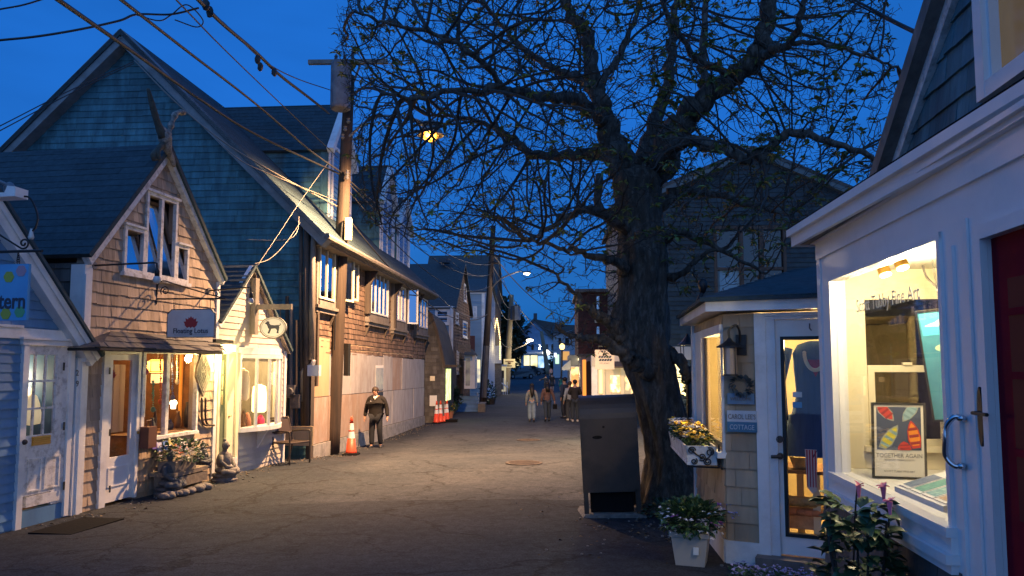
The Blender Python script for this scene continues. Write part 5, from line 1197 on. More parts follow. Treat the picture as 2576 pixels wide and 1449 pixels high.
# bay window on the front with its own roof
m = MB(); G = Fr(at(1168, 980, 39.5), (1, 0, 0)); 
def gp(u, v): return G.px(u, v)
a, b = gp(1168, 978), gp(1195, 893); m.fb(G, a[0], b[0], -2.5, 0, a[1], b[1]); bayo = m.build('bay', K['white'], root)
m = MB(); c = gp(1171, 970); d = gp(1183, 900); m.fb(G, c[0], d[0], 0, .02, c[1], d[1]); m.build('pane', lit_('bay_window_glass', (.10, .09, .10), (.22, .2, .16), .5, 3), bayo)
m = MB(); a = gp(1165, 893); b = gp(1198, 893); tpp = gp(1172, 877); m.add([G.p(a[0], a[1], .2), G.p(b[0], b[1], .2), G.p(b[0], b[1], -2.5), G.p(a[0], a[1], -2.5), G.p(tpp[0], tpp[1], -1), G.p(tpp[0] + .3, tpp[1], -1)], [(0, 1, 5, 4), (1, 2, 5), (2, 3, 4, 5), (3, 0, 4), (0, 3, 2, 1)]); m.build('bay_roof', K['roof2'], root)
st = thing('porch_steps', 'grey blue wooden steps rising to the brown shingled house', 'steps', at(1175, 1028, 38.5)); G = Fr(at(1175, 1028, 38.3), (1, 0, 0))
for i in range(7):
    m = MB(); a = G.px(1145 + i * .8, 1000)[0]; b = G.px(1203 - i * .5, 1000)[0]; z = at(0, 1030, 38.3).z + i * .18; m.fb(G, a, b, -.3 * i - .32, -.3 * i, z, z + .045); m.fb(G, a + .03, b - .03, -.3 * i - .3, -.3 * i - .03, z - .17, z - .001); m.build('step', K['bluesid'] if i else K['dkwood'], st)
m = MB(); a = G.px(1203, 1000)[0]; m.fb(G, a, a + .35, -2, .1, -.9, .25); m.build('side_wall', K['plankgrey'], st)
p = at(1130, 1022, 36.5); r = thing('clipped_bush', 'dark rounded bush between the cones and the porch steps', 'bush', Vector((p.x, p.y, -.7)))
m = MB()
for (u, v, q) in ((1128, 1000, .42), (1140, 1005, .45), (1120, 995, .25), (1138, 990, .35)): foliage(m, at(u, v, 36.5), (q, q, q * 1.1), 260, .13)
m.build('foliage', K['leafd'], r)
m = MB(); m.tube([Vector((p.x, p.y, -.75)), Vector((p.x, p.y, .1))], .06, 6); m.build('trunk', K['dkwood'], r)
p = at(1228, 1010, 47); r = thing('potted_shrub', 'dark shrub in a tub at the right of the second pole', 'shrub', Vector((p.x, p.y, -.75)))
m = MB(); foliage(m, at(1228, 990, 47), (.5, .5, .8), 320, .16); m.build('foliage', K['leafd'], r)
m = MB(); m.lathe([(.3, 0), (.38, .4)], Vector((p.x + .1, p.y, -.75)), 10); m.build('tub', K['dkwood'], r)
sg = thing('grey_signboard', 'pale blank looking sign board projecting from the brown shingled house', 'sign', at(1172, 880, 37.5)); G = Fr(at(1152, 885, 37.4), (1, 0, 0)); b = G.px(1184, 867)
m = MB(); m.fb(G, 0, b[0], -.05, 0, 0, b[1]); m.build('board', K['plankgrey'], sg)
m = MB(); m.fb(G, .08, b[0] - .08, 0.001, .012, b[1] * .55, b[1] * .68); m.fb(G, .15, b[0] - .2, 0.001, .012, b[1] * .25, b[1] * .35); m.build('lettering', K['greytrim'], sg)

root, F, Fs, s0, s1, dp = house('pale_blue_house', 'tall pale blue clapboard house behind the brown shingled one', 51.5, 59, 6.9, mat_('pale_blue_clapboard', (.22, .32, .42), .6, rndamt=.06), mat_('whitish_clapboard', (.5, .52, .55), .6), zpk=8.2, depth=8, a=-5.75)
wpx(Fs, 1190, 1200, 770, 800, root)
m = MB(); G = Fr(at(1190, 920, 51), (1, 0, 0)); a, b = G.px(1170, 905), G.px(1195, 845); m.fb(G, a[0], b[0], .02, .3, a[1], b[1]); m.build('brick_annex', K['redbrick'], root)
m = MB(); a, b = G.px(1196, 962), G.px(1208, 905); m.fb(G, a[0], b[0], .02, .1, a[1], b[1]); m.build('lit_window', lit_('pale_window_glow', (.9, .75, .4), (.3, .3, .3), 1.2, 2), root)
root, F, Fs, s0, s1, dp = house('dark_gabled_house', 'dark narrow gabled house behind the second pole', 60.5, 66, 7.6, K['darksh'], K['dkwood'], zpk=11.2, depth=6, a=-5.9)
m = MB(); G = Fr(at(1230, 960, 60), (1, 0, 0)); a, b = G.px(1222, 990), G.px(1236, 905); m.fb(G, a[0], b[0], .02, .1, a[1], b[1]); m.build('lit_window', lit_('pink_shop_glow', (1, .75, .4), (.5, .12, .10), 1.4, 2), root)
m = MB(); a, b = G.px(1222, 905), G.px(1262, 870); m.fb(G, a[0], b[0], .02, .25, a[1] - .3, b[1]); m.build('shop_fascia', K['white'], root)
m = MB(); a, b = G.px(1238, 995), G.px(1262, 905); m.fb(G, a[0], b[0], -.1, .06, a[1], b[1]); m.build('shopfront', K['plankgrey'], root)
m = MB(); m.ball(at(1227, 912, 59.5), .22, 8); m.build('globe_lamp', K['farlamp'], root)
# strings of bulbs in a narrow peak
K['strb'] = emit_('string_bulb', (1, .72, .32), 3.2)
r = thing('bulb_string', 'narrow peaked outline of glowing white bulbs on the distant gable', 'string lights', at(1249, 905, 59.2))
L1 = [at(1250 - 9 * min(1, i / 12) ** .8, 802 + i * 4.4, 59) for i in range(24)]; L2 = [at(1250 + 8 * min(1, i / 12) ** .8, 802 + i * 4.4, 59) for i in range(24)]
m = MB(); m.tube(L1, .03, 4); m.tube(L2, .03, 4); m.build('cord', K['wire'], r)
for q in L1 + L2:
    m = MB(); m.ball(q + Vector((0, -.08, 0)), .055, 6); m.build('bulb', K['strb'], r)
lamp('bulb_string_light', 'POINT', at(1249, 870, 57.5), 40, (1, .75, .35), .5, r)
# lit white porch with railing
r = thing('white_porch', 'small lit white porch with a stair railing left of the yellow pole', 'porch', at(1258, 985, 62))
G = Fr(at(1255, 985, 62), (1, 0, 0)); q = lambda u, v: G.px(u, v)
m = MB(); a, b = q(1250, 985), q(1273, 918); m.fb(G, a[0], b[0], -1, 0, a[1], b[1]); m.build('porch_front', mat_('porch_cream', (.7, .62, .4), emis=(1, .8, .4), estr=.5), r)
m = MB(); a, b = q(1259, 980), q(1268, 932); m.fb(G, a[0], b[0], 0.001, .05, a[1], b[1]); m.build('door', K['dkwood'], r)
m = MB(); a = q(1247, 917); b = q(1275, 922); m.fb(G, a[0], b[0], -1, .3, b[1], a[1]); m.build('porch_roof', K['white'], r)
m = MB()
for i in range(9): p_ = at(1236 + i * 5, 983 - 1.5 * (8 - i) * .4 + 6, 60); m.tube([Vector((p_.x, p_.y, -.6)), p_ + Vector((0, 0, .9 + .14 * (8 - i)))], .04, 4)
m.tube([at(1236, 945, 60), at(1278, 975, 60)], .06, 5); m.build('railing', K['white'], r)

# ---- far end of the street
r = thing('far_gabled_building', 'far blue grey gabled building with lit shop windows at the end of the street', 'building', at(1345, 930, 128)); G = Fr(at(1345, 930, 128), (1, -.04, 0)); q = lambda u, v: G.px(u, v)
pts = [q(1288, 948), q(1452, 948), q(1452, 860), q(1400, 860), q(1345, 804), q(1290, 858)]
m = MB(); siding(m, G, [q(1288, 948), q(1400, 948), q(1400, 858), q(1345, 804), q(1288, 860)], .4, (2, 5), t=.05); m.build('wall', K['bluesid'], r)
m = MB(); m.fp(G, [q(1346, 803), q(1452, 822), q(1452, 862), q(1398, 862)], -5, .2); m.build('roof', K['roof2'], r)
m = MB(); m.fbar(G, q(1286, 864), q(1345, 803), .45, -6, .4); m.fbar(G, q(1402, 864), q(1345, 803), .45, -6, .4); m.build('gable_board', K['roof2'], r)
a, b = q(1342, 805), q(1351, 787); m = MB(); m.fb(G, a[0], b[0], -2, -1, a[1] - 1, b[1]); m.build('chimney', K['dkstone'], r)
for (u0, u1, v0, v1, mt) in ((1318, 1332, 894, 926, 'y'), (1335, 1352, 894, 926, 'y'), (1354, 1368, 896, 925, 'b'), (1372, 1394, 895, 925, 'b'), (1296, 1310, 896, 920, 'y')):
    a, b = q(u0, v1), q(u1, v0); m = MB(); m.fb(G, a[0], b[0], .06, .12, a[1], b[1])
    m.build('shop_window', lit_('far_yellow_shop_%d' % u0, (1, .85, .42), (.35, .30, .12), 1.5, .6) if mt == 'y' else lit_('far_blue_shop_%d' % u0, (.62, .82, 1), (.12, .3, .5), 1.2, .6), r)
for u in (1305, 1322, 1340, 1358, 1376, 1390):
    a, b = q(u - 3, 880), q(u + 3, 866); m = MB(); m.fb(G, a[0], b[0], .06, .12, a[1], b[1]); m.build('window', K['skyglass'] if u % 4 else K['darkglass'], r)
m = MB(); m.fb(G, q(1290, 0)[0], q(1396, 0)[0], .05, .3, q(0, 891)[1], q(0, 886)[1]); m.build('shop_fascia', K['white'], r)
m = MB(); m.ball(at(1374, 887, 126), .55, 8, (1.2, 1, .9)); m.build('lamp_glass', emit_('far_bright_lamp', (1, .9, .7), 5), r)
r = thing('far_row_house', 'far pale house with an amber lit side beyond the right shops', 'house', at(1410, 930, 100)); G = Fr(at(1410, 930, 100), (1, 0, 0)); q = lambda u, v: G.px(u, v)
m = MB(); siding(m, G, [q(1392, 950), q(1450, 950), q(1450, 838), q(1392, 836)], .35, (2, 4), t=.05); m.build('wall', mat_('pale_grey_siding', (.30, .36, .42), .7), r)
m = MB(); m.fp(G, [q(1388, 838), q(1452, 838), q(1445, 818), q(1396, 816)], -4, .4); m.build('roof', K['roof2'], r)
for (u0, u1, v0, v1, mt) in ((1397, 1406, 892, 915, emit_('green_white_glow', (.7, 1, .6), 1.1)), (1412, 1432, 884, 906, emit_('amber_glow', (.9, .42, .10), .8)), (1394, 1400, 888, 898, emit_('white_glow_far', (.9, .95, 1), 1.5)), (1405, 1411, 850, 866, K['skyglass']), (1422, 1431, 850, 868, K['skyglass'])):
    a, b = q(u0, v1), q(u1, v0); m = MB(); m.fb(G, a[0], b[0], .06, .12, a[1], b[1]); m.build('window', mt, r)
# dark tree and hill masses
def crown_tree(name, label, c, rad, n, size, mat, h0):
    r = thing(name, label, 'tree', Vector((c.x, c.y, h0))); m = MB()
    blobs = [(Vector((random.uniform(-.6, .6) * rad[0], random.uniform(-.5, .5) * rad[1], random.uniform(-.6, .7) * rad[2])), random.uniform(.35, .6)) for _ in range(9)]
    for d, k in blobs: foliage(m, c + d, (rad[0] * k, rad[1] * k, rad[2] * k), n // 9, size)
    m.build('crown', mat, r)
    m = MB(); m.tube([Vector((c.x, c.y, h0 - .3)), c + Vector((.2, 0, 0))], [.35, .15], 7)
    for k in range(5): m.tube([Vector((c.x, c.y, h0)).lerp(c, .6 + .08 * k), c + Vector((random.uniform(-.6, .6) * rad[0], 0, random.uniform(-.2, .6) * rad[2]))], [.12, .04], 5)
    m.build('trunk', K['dkwood'], r)
crown_tree('dark_tree', 'dark leafy tree rising behind the string of bulbs', at(1268, 850, 82), (2.6, 3, 4.4), 2600, .5, K['leaffar'], 0)
crown_tree('dark_tree', 'dark round tree at the right end of the far gabled building', at(1403, 905, 118), (1.7, 3, 3.2), 900, .5, K['leaffar'], .5)
# street rise and sidewalk edge at the far end
# ---- parked cars
def car(label, p, rz, col, L_=4.5, W_=1.8, H_=1.46):
    r = thing('parked_car', label, 'car', p, 'cars parked at the end of the street')
    body = [(-2.25, .35), (-2.2, .75), (-1.9, .88), (-1.35, .93), (-.8, 1.35), (-.3, 1.45), (.7, 1.44), (1.4, 1.1), (1.75, .98), (2.15, .92), (2.25, .6), (2.2, .32), (1.85, .25), (-1.9, .25)]
    M = Matrix.Rotation(rz, 4, 'Z'); O = Vector(p)
    def X(x, y, z): return O + M @ Vector((x * L_ / 4.5, y, z * H_ / 1.46))
    m = MB(); n = len(body)
    def ring(y, k, zk): return [X(a * k, y * (1 - .16 * max(0, (z - .95) / .5)), z * 1) for a, z in body]
    ys = [(-.88, .985), (-.9, 1), (.9, 1), (.88, .985)]; vs = []
    for y, k in ys: vs += ring(y, k, 1)
    fs = [(i * n + j, i * n + (j + 1) % n, (i + 1) * n + (j + 1) % n, (i + 1) * n + j) for i in range(3) for j in range(n)] + [tuple(range(n)), tuple(range(4 * n - 1, 3 * n - 1, -1))]
    m.add(vs, fs); m.build('body', mat_('car_paint', col, .25, coat=1), r)
    for s_ in (-1, 1):
        m = MB(); q = [(-1.15, .97), (-.72, 1.3), (-.28, 1.39), (.65, 1.38), (1.25, 1.1), (1.2, .98)]; m.add([X(a, s_ * .91 * (1 - .16 * max(0, (z - .95) / .5)), z) for a, z in q], [tuple(range(6))]); m.build('side_window', K['darkglass'], r)
        for hx, nm, mt in ((-2.24, 'headlight', K['signw']), (2.24, 'tail_light', K['lotusred'])):
            m = MB(); m.add([X(hx * 1.004, s_ * .85, .62), X(hx * 1.004, s_ * .5, .62), X(hx * 1.0, s_ * .5, .78), X(hx * 1.0, s_ * .85, .78)], [(0, 1, 2, 3)]); m.build(nm, mt, r)
        for wx in (-1.4, 1.38):
            m = MB(); m.tube([X(wx, s_ * .72, .33), X(wx, s_ * .93, .33)], .33, 14); w_ = m.build('wheel', K['rubber'], r)
            m = MB(); m.tube([X(wx, s_ * .90, .33), X(wx, s_ * .94, .33)], .19, 10); m.build('rim', K['steel'], w_)
    m = MB(); m.add([X(-1.33, -.8, .95), X(-1.33, .8, .95), X(-.82, .68, 1.34), X(-.82, -.68, 1.34)], [(0, 1, 2, 3)]); m.v = [(x, y, z + .012) for x, y, z in m.v]; m.build('windscreen', K['darkglass'], r)
    return r
for (u, v, Y, rz, lab, col) in ((1305, 947, 100, .5, 'dark car nearest the yellow lit pole', (.02, .025, .03)), (1328, 943, 112, .4, 'black car with a pale hood in front of the lit far shops', (.03, .035, .045)), (1390, 934, 118, -.15, 'dark car right of the far shops under the slanting pole', (.025, .025, .03)), (1408, 933, 122, -.1, 'grey car furthest right in the far parking row', (.08, .08, .085))):
    p = at(u, v, Y); car(lab, Vector((p.x, p.y, gz(p.x, Y))), rz, col)
pt_ = utility_pole('slanting brown pole beside the parked cars', at(1379, 937, 110), at(1362, 830, 110), .35, .25, K['pole2'])
# =================================================================== RIGHT SIDE, FAR TO NEAR
def right_far():
    # awning shop
    F = Fr((0, 42, 0), (1, -.06, 0)); q = lambda u, v, o=0: F.px(u, v, o)
    r = thing('awning_shop', 'small lit shop with a pale awning behind the waiting men', 'shop', F.p(q(1445, 1000)[0], -.7, -1))
    a, b = q(1432, 1040), q(1484, 893); m = MB(); m.fb(F, a[0], b[0], -6, 0, a[1], b[1]); m.build('wall', mat_('grey_blue_shop_wall', (.30, .32, .34), .7, (.24, .26, .28), 2), r)
    a, b = q(1437, 1000), q(1461, 924); m = MB(); m.fb(F, a[0], b[0], .02, .06, a[1], b[1]); m.build('lit_window', lit_('awning_shop_glow', (1, .74, .32), (.6, .25, .08), 1.2, 2.5), r)
    m = MB(); w_ = q(1437, 1000); m.fb(F, a[0] - .06, a[0], .0, .1, a[1], b[1] + .06); m.fb(F, b[0], b[0] + .08, 0, .1, a[1], b[1] + .06); m.fb(F, a[0], b[0], 0, .1, b[1], b[1] + .06); m.build('window_frame', K['white'], r)
    G = Fr(F.p(q(1432, 0)[0], 0, 0), (-.06, -1, 0)); t = q(1432, 905)[1]; m = MB()
    A = [F.p(q(1430, 0)[0], t, -2.4), F.p(q(1430, 0)[0], t, .1), F.p(q(1424, 0)[0] - .35, t - .42, .1), F.p(q(1424, 0)[0] - .35, t - .42, -2.4), F.p(q(1424, 0)[0] - .35, t - .58, .1), F.p(q(1424, 0)[0] - .35, t - .58, -2.4), F.p(q(1430, 0)[0], t - .58, .1)]
    m.add(A, [(0, 1, 2, 3), (3, 2, 4, 5), (1, 6, 4, 2)]); m.build('awning', K['signw'], r)
    m = MB(); c = q(1466, 905); m.fb(F, c[0] - .25, c[0] + .25, 0, .3, c[1] - .03, c[1] + .08); m.build('strip_lamp', emit_('shop_strip_lamp', (1, .8, .45), 5), r)
    lamp('awning_shop_light', 'POINT', F.p(q(1450, 0)[0] - .3, 1.2, 1.2), 40, (1, .75, .38), .15, r)
    # dark red building with arch
    F = Fr((0, 38, 0), (1, -.06, 0)); q = lambda u, v, o=0: F.px(u, v, o)
    r = thing('dark_red_building', 'dark red upper storey over an arched grey doorway, left of the tree trunk', 'building', F.p(q(1500, 1000)[0], -.7, -1))
    a, b = q(1455, 893), q(1560, 735); m = MB(); siding(m, F, [a, (b[0], a[1]), b, (a[0], b[1])], .16, (.2, .5), t=.03); m.fb(F, a[0], b[0], -7, -.13, a[1], b[1]); m.build('wall', K['redbrick'], r)
    m = MB(); m.fb(F, a[0] - .15, b[0], -7, .22, b[1], b[1] + .16); m.fb(F, a[0] - .05, b[0], .0, .06, a[1] - .05, a[1] + .06); m.build('cornice', K['greytrim'], r)
    for (u0, u1, v0, v1, g_) in ((1501, 1508, 745, 778, 'skyglass'), (1496, 1514, 805, 812, 'cream'), (1501, 1508, 822, 846, 'skyglass'), (1494, 1516, 848, 852, 'cream')):
        c, d = q(u0, v1), q(u1, v0); m = MB(); m.fb(F, c[0], d[0], .03, .08, c[1], d[1]); m.build('window' if g_ == 'skyglass' else 'window_ledge', K[g_], r)
    c, d = q(1462, 1040), q(1530, 893); m = MB(); m.fb(F, c[0], d[0], -7, -.02, c[1], d[1] - .01); m.build('lower_wall', mat_('grey_stucco', (.24, .22, .24), .8), r)
    c, d = q(1466, 1005), q(1474, 905); m = MB(); m.fb(F, c[0], d[0], .0, .04, c[1], d[1]); m.build('orange_door', K['orangedoor'], r)
    c, d = q(1475, 1005), q(1488, 915); cx = (c[0] + d[0]) / 2; rr = (d[0] - c[0]) / 2; m = MB(); m.fp(F, [(c[0], c[1]), (d[0], c[1]), (d[0], d[1])] + [(cx + rr * math.cos(t), d[1] + rr * math.sin(t)) for t in [i * math.pi / 8 for i in range(1, 8)]] + [(c[0], d[1])], 0, .03); m.build('arch_opening', mat_('dark_archway', (.05, .02, .015), .8), r)
    # white shop front
    F = Fr((0, 27.5, 0), (1, -.06, 0)); q = lambda u, v, o=0: F.px(u, v, o)
    r = thing('white_shopfront', 'low white shop front with a brightly lit display window beyond the mailbox', 'shop', F.p(q(1540, 1000)[0], -.6, -.5))
    m = MB(); a, b = q(1489, 1060), q(1502, 893); m.fb(F, a[0], b[0], -.3, .1, a[1], b[1]); m.build('pilaster', K['white'], r)
    m = MB(); a, b = q(1502, 1060), q(1600, 920); m.fb(F, a[0], b[0], -.3, -.05, a[1], b[1]); c = q(1489, 905); m.fb(F, c[0], b[0], -1, .15, b[1], c[1] + .15); m.build('wall', mat_('white_shop_front_paint', (.6, .56, .46), .7), r)
    m = MB()
    for (u0, u1) in ((1503, 1507), (1516, 1521), (1562, 1570)): a, b = q(u0, 1050), q(u1, 925); m.fb(F, a[0], b[0], -.05, .03, a[1], b[1])
    m.build('window_post', K['cream'], r)
    a, b = q(1536, 987), q(1560, 944); m = MB(); m.fb(F, a[0], b[0], -.02, .02, a[1], b[1]); m.build('lit_window', lit_('white_shop_display_glow', (1, .90, .58), (.7, .40, .18), 1.15, 7), r)
    a, b = q(1508, 990), q(1516, 930); m = MB(); m.fb(F, a[0], b[0], -.03, .0, a[1], b[1]); m.build('side_window', lit_('shop_side_glow', (1, .75, .35), (.8, .6, .35), 1.0, 4), r)
    a, b = q(1572, 1000), q(1600, 925); m = MB(); m.fb(F, a[0], b[0], -.03, .01, a[1], b[1]); m.build('side_window', lit_('shop_side_glow_right', (1, .72, .30), (.25, .2, .12), 1.6, 4), r)
    m = MB(); a = q(1527, 922); b = q(1575, 915); G = F; m.add([F.p(a[0], a[1], .6), F.p(b[0], a[1], .6), F.p(b[0], b[1] + .15, 0), F.p(a[0], b[1] + .15, 0)], [(0, 1, 2, 3)]); m.fb(F, a[0], b[0], .5, .6, a[1] - .05, a[1]); m.build('window_hood', K['dkwood'], r)
    lamp('road_pool_light', 'POINT', (2.5, 21.8, 1.3), 230, (1, .80, .40), .3)  # bare point added out in the street to pool shop-window glow on the road
    lamp('white_shop_light', 'POINT', F.p(q(1530, 0)[0], 1.2, 1.2), 22, (1, .76, .40), .25, r)
    m = MB()
    for i in range(4): p = q(1500 + 5 * i, 1000 - i * 4); m.tube([F.p(p[0], -.6, .6), F.p(p[0], .35 + .0 * i, .6)], .015, 5)
    p0, p1 = q(1498, 985), q(1518, 972); m.tube([F.p(p0[0], .3, .6), F.p(p1[0], .5, .6)], .02, 5); tag(m.build('stair_railing', K['black']), 'thin black railing in front of the white shop front', 'railing')
    # hanging studio sign
    F = Fr((0, 24.5, 0), (1, -.05, 0)); q = lambda u, v, o=0: F.px(u, v, o); a, b = q(1497, 929), q(1545, 880)
    r = thing('studio_sign', 'square beige hanging sign with black slanted letters and the word STUDIO', 'sign', F.p((a[0] + b[0]) / 2, a[1], 0))
    m = MB(); m.fb(F, a[0], b[0], -.04, 0, a[1], b[1]); m.build('board', mat_('beige_sign_board', (.52, .42, .36), .7, emis=(.8, .55, .4), estr=.12), r)
    wd = b[0] - a[0]; ht = b[1] - a[1]
    for row, zz in enumerate((.58, .42)):
        for i in range(5):
            x = a[0] + wd * (.16 + .135 * i) + row * .02; z = a[1] + ht * zz; m = MB(); h = ht * .12; w_ = wd * .11; sk = .035
            m.fp(F, [(x, z), (x + w_, z), (x + w_ + sk, z + h), (x + sk, z + h)], .001, .008); m.fp(F, [(x + w_ * .35 + sk * .3, z + h * .3), (x + w_ * .65 + sk * .3, z + h * .3), (x + w_ * .65 + sk * .5, z + h * .55), (x + w_ * .35 + sk * .5, z + h * .55)], .009, .012)
            m.build('block_letter', K['signink'], r)
    text_mesh('STUDIO', F, a[0] + wd * .48, a[1] + ht * .27, ht * .11, .001, K['signink'], r, sx=1.3, shear=.2)
    m = MB(); m.fp(F, [(a[0] + wd * .3, b[1] - .02), (a[0] + wd * .62, b[1] - .02), (a[0] + wd * .52, b[1] - ht * .13), (a[0] + wd * .45, b[1] - ht * .07), (a[0] + wd * .38, b[1] - ht * .12)], .001, .006); m.build('emblem', K['signink'], r)
    m = MB(); m.tube([F.p(a[0] + .1, b[1] + .12, -.02), F.p(b[0] + 1.8, b[1] + .12, -.02)], .02, 6); m.tube([F.p(a[0] + .12, b[1] + .12, -.02), F.p(a[0] + .12, b[1], -.02)], .008, 4); m.tube([F.p(b[0] - .1, b[1] + .12, -.02), F.p(b[0] - .1, b[1], -.02)], .008, 4); m.build('sign_arm', K['black'], r)
    # tall dark gabled house behind the tree
    F = Fr((0, 30, 0), (1, -.06, 0)); q = lambda u, v, o=0: F.px(u, v, o)
    r = thing('dark_clapboard_house', 'tall dark clapboard house with a low gable behind the big tree', 'house', F.p(q(1890, 1000)[0], -.5, -3))
    P = [q(1568, 1080), q(2240, 1080), q(2240, 520), q(1890, 376), q(1568, 512)]
    a, b = q(1806, 748), q(1968, 576); hole = (a[0], b[0], a[1], b[1]); l0, l1 = q(1676, 1000), q(1724, 905); h2 = (l0[0], l1[0], l0[1], l1[1])
    m = MB(); siding(m, F, P, .19, (1.5, 4), [hole, h2], t=.035, jit=.01); m.build('wall', mat_('dark_teal_clapboard', (.030, .055, .068), .85, (.018, .032, .042), 3, rndamt=.2), r)
    m = MB(); m.fb(F, a[0] - .1, b[0] + .1, -.12, .05, b[1], b[1] + .14); m.fb(F, a[0] - .12, a[0], -.12, .05, a[1], b[1]); m.fb(F, b[0], b[0] + .12, -.12, .05, a[1], b[1])
    for t in (.37, .68): s = a[0] + (b[0] - a[0]) * t; m.fb(F, s - .08, s + .08, -.12, .03, a[1], b[1])
    z = a[1] + (b[1] - a[1]) * .42; m.fb(F, a[0], b[0], -.12, .02, z - .06, z + .06); w_ = m.build('window', K['dkwood'], r)
    m = MB(); m.fb(F, a[0], b[0], -.14, -.1, a[1], b[1]); m.build('pane', K['darkglass'], w_)
    c, d = q(1812, 735), q(1868, 670); m = MB(); m.fb(F, c[0], d[0], -.098, -.09, c[1], d[1]); m.build('window_blind', mat_('pale_blue_blind', (.16, .30, .40), .6), w_)
    m = MB(); m.fb(F, l0[0], l1[0], -.1, -.05, l0[1], l1[1]); m.build('lit_window', emit_('bright_cream_window', (1, .82, .38), 1.7), r)
    m = MB(); c, d = q(1660, 905), q(1745, 872); m.fb(F, c[0], d[0], .04, .07, c[1], d[1]); m.build('window_panel', mat_('pale_grey_panel', (.42, .42, .40), .7), r)
    lamp('house_window_light', 'POINT', F.p(l1[0] - .3, .8, .8), 30, (1, .8, .4), .2, r)
    dp = 9; Fs = Fr(F.p(P[0][0], 0, 0) - F.N * dp, F.N)
    Fs = Fr(F.p(P[0][0], 0, 0) - F.N * dp, F.N); m = MB(); siding(m, Fs, [(0, -.8), (dp, -.8), (dp, P[4][1]), (0, P[4][1])], .17, (.2, .5), t=.03); m.build('street_wall', K['tan'], r)
    k = (P[3][1] - P[4][1]) / (P[3][0] - P[4][0]); back = -F.N * dp; o = F.N * .35; A = F.p(P[4][0] - .35, P[4][1] - .35 * k + .05); B = F.p(P[3][0], P[3][1] + .06); D = F.p(P[2][0] + .4, P[2][1] - .1)
    slab('roof', A + back, A + o, B + o, B + back, K['roof2'], r, .14, fine=False); slab('roof', D + o, D + back, B + back, B + o, K['roof2'], r, .14, fine=False)
    m = MB(); m.fbar(F, (P[4][0] - .35, P[4][1] - .3), (P[3][0], P[3][1] - .12), .3, .04, .33); m.fbar(F, (P[2][0] + .3, P[2][1] - .3), (P[3][0], P[3][1] - .12), .3, .04, .33); m.build('gable_board', mat_('blue_grey_eave_board', (.08, .12, .14), .7), r)
right_far()

